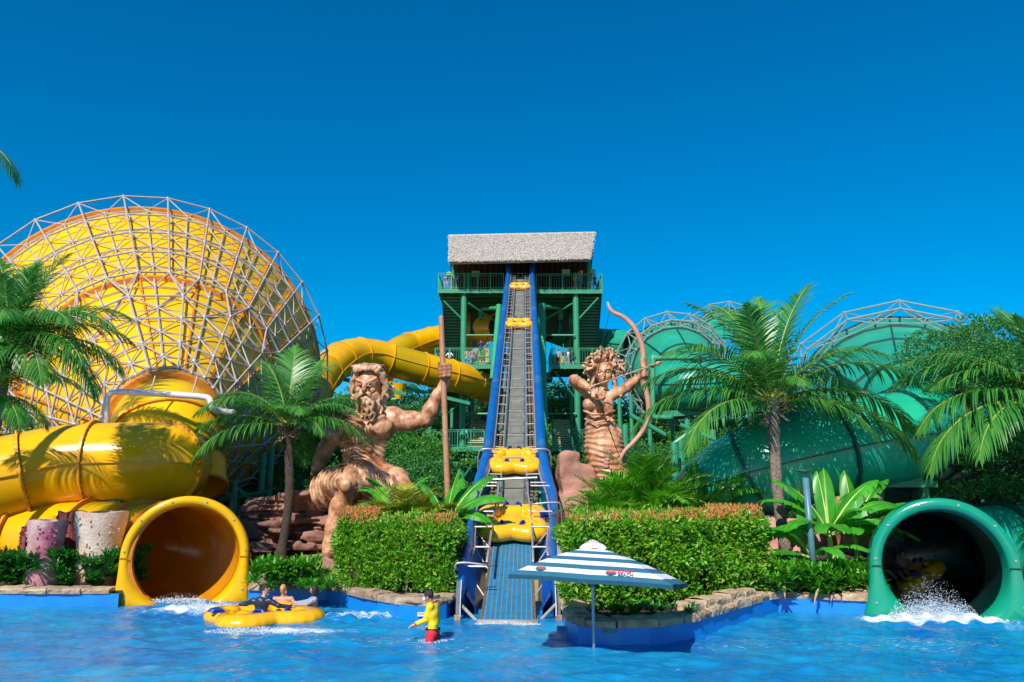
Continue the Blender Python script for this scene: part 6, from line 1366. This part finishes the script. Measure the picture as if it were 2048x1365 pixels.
PAT = bpy.data.materials.new('patterned_swimsuit_cloth'); PAT.use_nodes = True; t = PAT.node_tree; b_ = t.nodes['Principled BSDF']; b_.inputs['Roughness'].default_value = .6
g_ = t.nodes.new('ShaderNodeNewGeometry'); wv = t.nodes.new('ShaderNodeTexWave'); wv.inputs['Scale'].default_value = 5; wv.inputs['Distortion'].default_value = 9; wv.inputs['Detail'].default_value = 1; cr = t.nodes.new('ShaderNodeValToRGB'); cr.color_ramp.interpolation = 'CONSTANT'; el = cr.color_ramp.elements
el[0].color = (.05,.3,.55,1); el[1].position = .85; el[1].color = (.5,.1,.1,1)
for p_, c_ in ((.2,(.5,.55,.5,1)),(.4,(.08,.4,.4,1)),(.55,(.6,.4,.05,1)),(.7,(.03,.12,.35,1))): e = el.new(p_); e.color = c_
t.links.new(g_.outputs['Position'], wv.inputs['Vector']); t.links.new(wv.outputs['Fac'], cr.inputs[0]); t.links.new(cr.outputs[0], b_.inputs['Base Color'])
# lifeguard wading
LY = 17.0
def L(u, v, d=0.): return P(u, v, LY + d)
J = {'hed': L(857,1193), 'nck': L(862.5,1207,.02), 'chs': L(866,1226,.02), 'wst': L(867,1245,.02), 'pel': L(866,1264,.02), 'shL': L(860,1213,-.12), 'shR': L(870,1214,.15), 'elL': L(852,1240,-.08), 'haL': L(829,1250,-.12), 'elR': L(875,1240,.3), 'haR': L(858,1252,.36),
     'hpL': L(863,1270,-.08), 'hpR': L(870,1270,.1)}
J['knL'] = J['hpL'] + V3((-.1,0,-.42)); J['knR'] = J['hpR'] + V3((.1,.05,-.42)); J['anL'] = J['knL'] + V3((0,0,-.3)); J['anR'] = J['knR'] + V3((0,0,-.3))
fc = (J['haL'] - J['elL']); lg = person('lifeguard in yellow shirt, red shorts and white mask wading in the pool', J, SKIN, CY, CR_, 'short', .014, 1.72, V3((-1,.12,-.08)), near=True, sleeves=1., loc=(J['pel'].x, LY, -.75), slim=.95)
k_ = lambda n: worg(lg)
q = MB(); c = J['hed'] + V3((-.085,.01,-.045)); q.ell(c, (.035,.062,.05), 12, 8); build('face_mask', q, WHITE, lg, smooth=True)
q = MB(); a, b_ = J['elL'], J['haL']; q.tube([a.lerp(b_,.86), a.lerp(b_,1.0)], [.043,.041], 12); a, b_ = J['elR'], J['haR']; q.tube([a.lerp(b_,.86), a.lerp(b_,1.0)], [.043,.041], 12); build('red_cuffs', q, CR_, lg, smooth=True)
q = MB(); q.tube([J['nck'] - V3((0,0,.045)), J['nck'] + V3((-.01,0,.02))], [.085,.066], 14, cap=False); build('red_collar', q, CR_, lg, smooth=True)
q = MB(); c = J['pel'] + V3((0,0,.055)); q.tube([c - V3((0,0,.02)), c + V3((0,0,.02))], [.152,.15], 16, cap=False); build('belt', q, BLK, lg, smooth=True)
def text(body, size, loc, rot, m, parent, name='lettering', ext=.003, bold=0.):
    cu = bpy.data.curves.new(name, 'FONT'); cu.body = body; cu.size = size; cu.extrude = ext; cu.align_x = 'CENTER'; cu.align_y = 'CENTER'; cu.offset = bold; ob = bpy.data.objects.new(name, cu); COL.objects.link(ob)
    dg = bpy.context.evaluated_depsgraph_get(); me = bpy.data.meshes.new_from_object(ob.evaluated_get(dg)); bpy.data.objects.remove(ob); me.materials.clear(); me.materials.append(m)
    Mx = Matrix.Translation(loc) @ rot.to_4x4(); return inst(name, me, parent, Mx)
# three riders in the raft on the water
RY = G(541,1232).y
place_raft(V3((P(541,1228,RY).x, RY-.5, .05)), 'yellow raft on the water carrying three riders', Matrix.Rotation(R(33), 4, 'Z') @ Matrix.Diagonal((1,1,.72,1)), 1.1)
def W(u, v, d=0.): return P(u, v, RY + d)
J = {'hed': W(531,1180,-.7), 'nck': W(527,1196,-.75), 'chs': W(523,1208,-.78), 'wst': W(523,1222,-.78), 'pel': W(524,1234,-.72), 'shL': W(539,1202,-.78), 'shR': W(507,1203,-.78), 'elR': W(493,1208,-.7), 'haR': W(479,1210,-.7), 'elL': W(558,1212,-.8), 'haL': W(583,1214,-.72),
     'hpL': W(530,1236,-.7), 'hpR': W(518,1236,-.7), 'knL': W(540,1224,.1), 'knR': W(520,1224,.1)}
person('rider in black long sleeved swim shirt, back to us in the raft', J, SKIN, CNAVY, CNAVY2, 'short', .014, 1.62, V3((.95,.35,-.1)), near=True, group=None, loc=(J['pel'].x, J['pel'].y, .3))
q = MB(); x0 = J['chs']; rr_ = bpy.data.objects[-1] if False else None
J = {'hed': W(566.5,1178,.45), 'nck': W(566.5,1193,.5), 'chs': W(566.5,1205,.52), 'wst': W(566.5,1218,.5), 'pel': W(566.5,1230,.4), 'shL': W(550,1198,.5), 'shR': W(583,1198,.5), 'elL': W(543,1206,.45), 'haL': W(536,1212,.2), 'elR': W(590,1208,.45), 'haR': W(600,1213,.3),
     'hpL': W(561,1232,.35), 'hpR': W(572,1232,.35), 'knL': W(556,1224,-.1), 'knR': W(578,1224,-.1)}
person('bald smiling shirtless rider facing us at the back of the raft', J, SKIN, None, CNAVY2, None, .014, 1.66, V3((-.12,-1,-.1)), near=True, loc=(J['pel'].x, J['pel'].y, .3), slim=1.05)
J = {'hed': W(628,1180,-.1), 'nck': W(630,1194,-.05), 'chs': W(627,1207,0), 'wst': W(625,1220,0), 'pel': W(624,1230,.0), 'shL': W(629,1199,-.18), 'shR': W(626,1199,.18), 'elL': W(612,1209,-.25), 'haL': W(594,1209,-.2), 'elR': W(610,1205,.2), 'haR': W(590,1206,.2),
     'hpL': W(622,1232,-.08), 'hpR': W(622,1232,.1), 'knL': W(598,1222,-.1), 'knR': W(598,1220,.12)}
person('laughing rider with wet dark hair and patterned swimsuit, seen from the side in the raft', J, SKIN, PAT, None, 'long', .014, 1.55, V3((-1,-.15,.1)), near=True, loc=(J['pel'].x, J['pel'].y, .3), slim=.92)
# raft and riders arriving inside the green tunnel
GT = P(1850, 1140, 22.6)
place_raft(V3((GT.x+.6, 24.9, .45)), 'yellow raft with riders in the dark of the green tunnel', Matrix.Rotation(R(-12), 4, 'X') @ Matrix.Rotation(R(30), 4, 'Z') @ Matrix.Rotation(R(-28), 4, 'Y'), .85)
for lb, dx, dy in (('rider on the left in the raft inside the dark green tunnel', -.45, .2), ('rider on the right in the raft inside the dark green tunnel', .15, .4)):
    bs_ = V3((GT.x + .45 + dx, 24.7+dy, .45)); J = {'hed': bs_ + V3((0,0,.72)), 'nck': bs_ + V3((0,0,.6)), 'chs': bs_ + V3((0,0,.4)), 'wst': bs_ + V3((0,0,.22)), 'pel': bs_ + V3((0,0,.08)), 'shL': bs_ + V3((-.17,0,.53)), 'shR': bs_ + V3((.17,0,.53)), 'elL': bs_ + V3((-.33,-.05,.35)), 'haL': bs_ + V3((-.45,-.2,.3)), 'elR': bs_ + V3((.33,-.05,.35)), 'haR': bs_ + V3((.45,-.2,.3)), 'hpL': bs_ + V3((-.08,-.05,.08)), 'hpR': bs_ + V3((.08,-.05,.08)), 'knL': bs_ + V3((-.15,-.45,.25)), 'knR': bs_ + V3((.15,-.45,.25)), 'anL': bs_ + V3((-.12,-.8,.1)), 'anR': bs_ + V3((.12,-.8,.1))}
    person(lb, J, SKIN2, CNAVY2 if dx < 0 else None, CNAVY2, 'short', .03, 1.65, V3((0,-1,-.1)), loc=bs_)
# people on the tower
def tp(label, u, v, Y, z, arms, yaw, skin, top, bottom, H=1.68, sleeves=.5, hair='short', cap_=None, lean=0.):
    x = P(u, v, Y).x; person(label, pose((x, Y, z), R(yaw), H, arms, lean=lean), skin, top, bottom, hair, .034, H, sleeves=sleeves, cap_=cap_, slim=.95)
tp('attendant in yellow shirt, red shorts and orange cap on the right of the top platform', 1150, 560, 76.5, ZT, 'fold', 30, SKIN, CY, CR_, 1.6, cap_=BANO)
tp('shirtless visitor in teal shorts beside the attendant on the top platform', 1157, 555, 76.5, ZT, 'fold', -20, SKIN, None, CTEAL, 1.95)
tp('visitor in white patterned shorts near the right end of the top platform', 1183, 560, 76.5, ZT, 'head', 160, SKIN, None, CWHT, 1.62)
tp('visitor in dark swimsuit at the right end of the top platform railing', 1189, 560, 76.5, ZT, 'hips', 10, SKIN, CNAVY2, CNAVY2, 1.55, 0, 'long')
tp('crouching visitor low behind the railing at the right of the top platform', 1177, 565, 76.5, ZT-.3, 'down', 0, SKIN, None, CGREY, 1.3)
tp('shirtless visitor in red shorts leaning at the left end of the top platform', 904, 565, 76.5, ZT, 'rail', 60, SKIN, None, CRED, 1.75, lean=.2)
tp('visitor in light blue checked shirt bending on the left of the top platform', 911, 565, 76.5, ZT, 'down', 120, SKIN, CBLU, CNAVY2, 1.65, lean=.5)
tp('visitor with dark hair at the far left of the top platform', 893, 565, 76.5, ZT, 'down', 0, SKIN, None, CGREY, 1.6, 0, 'long')
tp('visitor in white shirt and dark shorts alone at the left of the middle platform', 899, 715, 76.2, ZM, 'hips', 170, SKIN, CWHT, CNAVY2, 1.6)
tp('slim shirtless visitor beside the stairs of the left middle platform', 934, 715, 75.9, ZM, 'down', 200, SKIN, None, CGREY, 1.7, 0)
tp('shirtless visitor in grey patterned shorts at the foot of the left stairs', 945, 715, 75.8, ZM, 'hips', 30, SKIN, None, CGREY, 1.72)
tp('visitor holding something orange on the lowest steps of the left stairs', 952, 700, 77.4, ZM+.5, 'fold', 180, SKIN, CGREY, CRED, 1.75)
tp('visitor in green shirt and shorts at the right of the left middle platform', 966, 712, 75.9, ZM, 'down', 160, SKIN, CGRN, CGRN, 1.75, .5)
tp('visitor in black halfway up the left stairs', 962, 690, 79.0, ZM+1.5, 'hips', 180, SKIN, CNAVY2, CNAVY2, 1.75)
tp('visitor in yellow green shirt highest on the left stairs', 975, 690, 80.2, ZM+2.1, 'down', 180, SKIN, M('olive_cloth', (.25,.25,.08), .8, .2, 6), CTEAL, 1.65)
tp('visitor in grey patterned shirt on the right middle platform', 1117, 715, 75.8, ZM, 'down', 180, SKIN, CGREY, CNAVY2, 1.62)
tp('visitor with a dark bag on the steps of the right middle platform', 1129, 715, 76.8, ZM+.2, 'down', 180, SKIN, CNAVY2, CGREY, 1.6)
tp('visitor in pale top between two others on the right middle platform', 1135, 715, 77.0, ZM+.2, 'fold', 180, SKIN, CWHT, CGREY, 1.6)
tp('visitor in dark clothes rightmost on the right middle platform', 1144, 715, 75.9, ZM, 'rail', 150, SKIN, CNAVY2, CNAVY2, 1.68)
tp('shirtless visitor in teal shorts climbing the lower left stairs', 952, 815, 79.6, ZL+2.3, 'down', 180, SKIN2, None, CTEAL, 1.7)
tp('visitor in navy shirt climbing beside the shirtless one on the lower left stairs', 967, 815, 80, ZL+2.5, 'down', 180, SKIN, CNAVY2, CNAVY2, 1.65)
tp('visitor in dark blue nearest the conveyor on the lower left stairs', 974, 815, 79.8, ZL+2.4, 'down', 190, SKIN, M('dark_blue_cloth', (.02,.06,.2), .8, .2, 6), CNAVY2, 1.7)
# ------------------------------------------------------------ umbrella, signs, posts, splashes
UB = G(1188,1301,0); UYc = UB.y
um = thing('striped_umbrella', 'square teal and white striped umbrella standing in the pool in front of the long hedge', 'umbrella', (UB.x, UB.y, -1))
q = MB(); q.tube([(UB.x,UB.y,-1.1),(UB.x-.0,UB.y,1.45),(UB.x+.02,UB.y,2.0)], .03, 14); build('pole', q, STEEL, um, smooth=True)
q = MB(); q.tube([(UB.x,UB.y,1.15),(UB.x,UB.y,1.45)], .042, 14); build('collar', q, SLATE, um, smooth=True)
top = P(1187,1094,UYc); cl_, cf, cr_, cb = [V3((UB.x+x, UYc+y, z)) for x, y, z in ((-1.62,-1.15,1.49),(1.2,-1.75,1.36),(2.0,.85,1.12),(-1.0,1.6,1.25))]
corners = [cl_, cf, cr_, cb]; NS = 8; apex = V3((UB.x+.02, UYc, top.z+.02))
def canopy_pt(i, e, f, dz=0.):
    a, b = corners[i], corners[(i+1) % 4]; edge = a.lerp(b, e); sag = -.05*math.sin(PI*e)*f**2; p = apex.lerp(edge, f); p.z += .05*math.sin(PI*f) + sag*(-1)*(0) + dz; return p + (apex-edge)*.02*abs(math.sin(2*PI*e))*f**3
for i in range(4):
    for k in range(NS):
        f0, f1 = .12 + .88*k/NS, .12 + .88*(k+1)/NS; m_ = WHITE if k % 2 == 0 else TEAL
        rows = [[canopy_pt(i, e/10, f0 + (f1-f0)*j/2) for e in range(11)] for j in range(3)]; lo_ = [[p - V3((0,0,.008)) for p in row] for row in rows]
        q = MB(); q.grid(rows).grid([row[::-1] for row in lo_]); build('canopy_stripe', q, m_, um, smooth=True)
    rows = [[canopy_pt(i, e/10, 1.0) for e in range(11)], [canopy_pt(i, e/10, 1.0) - V3((0,0,.07)) + (canopy_pt(i, e/10, 1.0)-apex)*.004 for e in range(11)]]
    q = MB(); q.grid(rows).grid([r_[::-1] for r_ in rows]); build('valance', q, TEAL, um, smooth=True)
    bar('mid_rib', canopy_pt(i, .5, .1, -.03), canopy_pt(i, .5, .99, -.03), .012, STEEL, um, 6); bar('rib', canopy_pt(i, 0, .1, -.03), canopy_pt(i, 0, .99, -.04), .014, STEEL, um, 6); p = canopy_pt(i, 0, .5, -.05); bar('strut', (UB.x, UB.y, 1.32), p, .012, STEEL, um, 6)
q = MB(); vt = [[apex + V3((0,0,.12)) + V3((math.cos(a)*r_*1.0, math.sin(a)*r_, -.15*(r_/.24)**1.5 + (.02*math.cos(4*a) if r_ > .2 else 0))) for a in np.linspace(0, 2*PI, 33)] for r_ in (.001,.07,.15,.21,.26)]
q.grid(vt[::-1]).grid(vt); build('vent_cap', q, WHITE, um, smooth=True)
# printed logo on the near right panel: a sun disc of bands and two lines of letters
i = 1; f = .12 + .88*6.5/NS
def frame_on(i, e, f):
    p = canopy_pt(i, e, f); dx = (canopy_pt(i, e+.02, f) - canopy_pt(i, e-.02, f)).normalized(); dd = (canopy_pt(i, e, f-.03) - canopy_pt(i, e, f+.03)).normalized(); n = dx.cross(dd).normalized(); dd = n.cross(dx); return p + n*.006, Matrix((dx, dd, n)).transposed()
LR = M('logo_red', (.6,.03,.03), .7, .05, 5); LO = M('logo_orange', (.75,.25,.02), .7, .05, 5); LB = M('logo_navy', (.02,.05,.12), .7, .05, 5)
for pi_, e0_, e1_ in ((0, .66, .5), (0, .13, .4)):
    p, Rm = frame_on(pi_, e0_, f)
    for k, m_ in enumerate((LB, TEAL, LR, LO)):
        q = MB(); y0, y1 = -.055+k*.0275, -.0275+k*.0275; ring = [(math.sqrt(max(0, 1-(y/.055)**2))*.1, y*1.7) for y in np.linspace(y0, y1, 5)]; pts_ = [p + Rm @ V3((x, y, 0)) for x, y in ring] + [p + Rm @ V3((-x, y, 0)) for x, y in ring[::-1]]; q.add(pts_, [tuple(range(10))]); build('logo_band', q, m_, um)
p, Rm = frame_on(0, .74, f)
p2 = p + Rm @ V3((.06, .038, .003)); text('SUNSET', .085, p + Rm @ V3((.07,.06,.003)), Rm @ Matrix.Diagonal((1,1.7,1)), LR, um, bold=.001); text('BEACH', .085, p + Rm @ V3((.07, -.055, .003)), Rm @ Matrix.Diagonal((1,1.7,1)), LB, um, bold=.001)
# no diving sign on the curved planter wall
def wall_sign(label, u0, v0, u1, v1, z0, m, yoff=.03):
    c = G((u0+u1)/2, v1, z0); a = P(u0, (v0+v1)/2, c.y); b = P(u1, (v0+v1)/2, c.y); zt = P(u0, v0, c.y).z; rt = thing('wall_sign', label, 'sign', (c.x, c.y, z0)); q = MB(); q.box((a.x, c.y-.012, z0), (b.x, c.y+.02, zt)); build('plate', q, m, rt); return rt, (a.x+b.x)/2, c.y, z0, zt, b.x-a.x
yw = min(p.y for p in WC); p0 = P(1205,1258,yw-.03); p1 = P(1233,1268,yw-.03)
rt_ = thing('wall_sign', 'small grey green no diving sign on the blue wall below the umbrella', 'sign', (p0.x, yw-.03, p1.z)); SG = M('grey_green_sign_plate', (.1,.28,.3), .5, .05, 6); q = MB(); q.box((p0.x, yw-.045, p1.z), (p1.x, yw-.0, p0.z)); build('plate', q, SG, rt_)
FACE = Matrix.Rotation(R(90), 3, 'X'); xc_ = (p0.x+p1.x)/2; hh = p0.z-p1.z; ww = p1.x-p0.x
text('KHÔNG LẶN', hh*.36, V3((xc_+ww*.16, yw-.05, p1.z+hh*.7)), FACE, LB, rt_, ext=.001, bold=.0005); text('NO DIVING', hh*.36, V3((xc_+ww*.16, yw-.05, p1.z+hh*.3)), FACE, LB, rt_, ext=.001, bold=.0005)
c = V3((p0.x+ww*.15, yw-.049, p1.z+hh*.5)); q = MB(); q.tube([c + V3((math.cos(a)*hh*.3, 0, math.sin(a)*hh*.3)) for a in np.linspace(0, 2*PI, 17)], .005, 5); q.tube([c + V3((-hh*.2,0,-hh*.2)), c + V3((hh*.2,0,hh*.2))], .005, 5); q.tube([c + V3((-hh*.14,0,hh*.12)), c + V3((hh*.1,0,-hh*.1))], .005, 5); build('no_diving_emblem', q, LB, rt_)
yb = G(845,1213,.33).y; p0 = P(835,1226,yb-.05); p1 = P(852,1233,yb-.05); rt_ = thing('wall_sign', 'small white sign with pink band on the blue wall beside the lifeguard', 'sign', (p0.x, yb-.05, p1.z)); q = MB(); q.box((p0.x, yb-.06, p1.z), (p1.x, yb+.02, p0.z)); build('plate', q, WHITE, rt_); q = MB(); q.box((p0.x+.005, yb-.063, (p0.z+p1.z)/2), (p1.x-.005, yb-.0595, p0.z-.01)); build('pink_band', q, M('pink_print', (.6,.12,.15), .7, .05, 5), rt_)
# posts and boxes
def at3(u, v, Y): return P(u, v, Y)
lp = thing('lamp_post', 'leaning blue grey lamp post with a flat plate on top, among the banana leaves', 'lamp post', (P(1625,1080,21.8).x, 21.8, .4))
a, b = P(1625,1090,21.8), P(1611,956,21.8); a.z = .4; q = MB(); q.tube([a, b], [.085,.085], 14); build('post', q, SLATE, lp, smooth=True)
q = MB(); q.tube([b, b + V3((.02,0,.16))], .02, 6); q.tube([b + V3((-.06,0,0)), b + V3((-.05,0,.16))], .015, 6); build('bracket', q, STGD, lp); q = MB(); c = b + V3((-.03,0,.18)); q.tube([c + V3((-.22,0,.03)), c + V3((.02,0,-.01)), c + V3((.24,0,.04))], [.02,.06,.015], 8); build('lamp_plate', q, STGD, lp)
sp_ = thing('sensor_post', 'grey metal post with a small white camera box beside the conveyor foot', 'post', (P(1119,1115,21).x, 21, .4)); a, b = P(1119,1115,21), P(1119,1085,21); q = MB(); q.box((a.x-.06,20.95,.4),(a.x+.06,21.07,b.z)); build('post', q, GREY, sp_); q = MB(); q.box((b.x-.08,20.85,b.z),(b.x+.08,21.05,b.z+.2)); build('camera_box', q, WPAINT, sp_); q = MB(); q.ell((b.x,20.84,b.z+.11),(.035,.02,.035)); build('lens', q, BLK, sp_)
cb_ = thing('control_box', 'pale control box on a grey angle post standing on the planter coping', 'control box', (P(1142,1205,19.2).x, 19.2, .5)); a = P(1137,1195,19.2); t_ = P(1146,1158,19.2); q = MB(); q.box((t_.x-.03,19.2,.5),(t_.x+.05,19.28,t_.z)); build('angle_post', q, GREY, cb_); q = MB(); b1, b2 = P(1134,1192,19.15), P(1144,1171,19.15); q.box((b1.x,19.1,b1.z),(b2.x,19.2,b2.z)); q.box((b1.x+.02,19.1,b2.z+.05),(b2.x,19.2,b2.z+.2)); build('box', q, WPAINT, cb_)
q = MB(); q.tube([(b1.x+.05,19.15,b1.z),(b1.x+.07,19.15,.6)], .025, 6); build('conduit', q, BLK, cb_)
for u, v0, v1, Y, lb in ((927,1090,1160,22.6,'slim grey post at the shaded right end of the smaller hedge'),(907,1110,1170,22.0,'thin grey post half hidden in the smaller hedge')):
    a, b = P(u, v1, Y), P(u, v0, Y); q = MB(); q.box((a.x-.04,Y,.4),(a.x+.04,Y+.08,b.z)); build('post', q, SLATE, loc=(a.x,Y,.4), label=lb, category='post')
# green posts under the yellow truss
q2 = thing('support_frame', 'dark green steel legs standing behind the palm under the yellow funnel truss', 'support frame', P(540,1000,40) * 1)
for u, v0, v1, Y in ((527,905,1040,40),(543,900,1040,41),(470,960,1060,38)): a = P(u, v0, Y); bar('leg', (a.x, Y, .4), a, .16, STG, q2)
for (u0, v0, u1, v1) in ((430,960,500,1040),(470,975,545,1030),(440,1000,530,985)): bar('brace', P(u0,v0,39), P(u1,v1,39), .1, STG, q2)
q3 = thing('support_frame', 'dark steel legs under the green tubes behind the banana plants', 'support frame', P(1350,930,40) * 1)
for u, v0, Y in ((1348,885,40),(1362,880,41),(1250,850,50),(1425,860,42)): a = P(u, v0, Y); bar('leg', (a.x, Y, .4), a, .18, STG, q3)
for (u0, v0, u1, v1) in ((1345,890,1400,850),(1260,830,1330,870),(1360,850,1430,880)): bar('brace', P(u0,v0,41), P(u1,v1,41), .12, STG, q3)
# splash: droplets and torn sheets of water
FOAM = M('white_splash_water', (.72,.78,.84), .25, .05, 5, spec=.6, trans=.2)
def splash(label, c, rx, ry, hgt, n, seed, big=.05, pw=1.5):
    rs = np.random.RandomState(seed); base = MB().ell((0,0,0), 1, 5, 3); bv = np.array(base.v); bf = [f for f in base.f]; o = 0
    a = rs.rand(n)*2*PI; q = rs.rand(n)**.6; x = np.cos(a)*q*rx; y = np.sin(a)*q*ry; z = hgt*rs.rand(n)**pw*np.clip(1-q**1.4, .06, 1)*(1+.5*np.sin(4*a+1)); s = big*(.12 + .88*rs.rand(n)**3)*np.clip(1-z/hgt*.55, .25, 1)
    V = bv[None]*s[:,None,None]*(1+.5*rs.rand(n,1,3)) + np.stack([x,y,z],1)[:,None,:]; k = len(bv); F = np.array(bf); V = V.reshape(-1,3); F = (F[None] + (np.arange(n)*k)[:,None,None]).reshape(-1,4)
    me = mesh_np('splash', V, F, [FOAM], True); return link('splash', me, None, c, kind='stuff', label=label, category='splash')
splash('white spray bursting at the green tunnel mouth', V3((_p1.x, _p1.y+.3, .0)), 1.15, .5, .85, 20000, 1, .014, 2.1); splash('low white foam line in front of the green tunnel mouth', V3((_p1.x-.05,_p1.y-.15,0)), 1.9, .5, .16, 9000, 2, .02)
splash('white water tumbling out of the yellow tunnel mouth', V3((_p2.x,_p2.y+.2,0)), 1.1, .5, .26, 7000, 3, .018); splash('foam round the front of the raft with three riders', V3((P(575,1262,RY).x, G(560,1262).y, 0)), 1.2, .5, .06, 1800, 4, .014)
splash('small foamy wake between the raft and the planter', V3((_p3.x-.3,_p3.y,0)), 1.3, .4, .14, 4500, 5, .017); splash('water churned over the conveyor entry', V3((cx(19.2), 19.15, .0)), .75, .12, .08, 900, 6, .018); splash('ripple of foam round the lifeguard', V3((P(866,1280,LY).x, LY-.02, 0)), .3, .22, .05, 400, 7, .012)
splash('splash inside the yellow tunnel mouth', V3((P(355,1195,23).x, 23.0, .05)), .8, .5, .22, 1500, 8, .015)
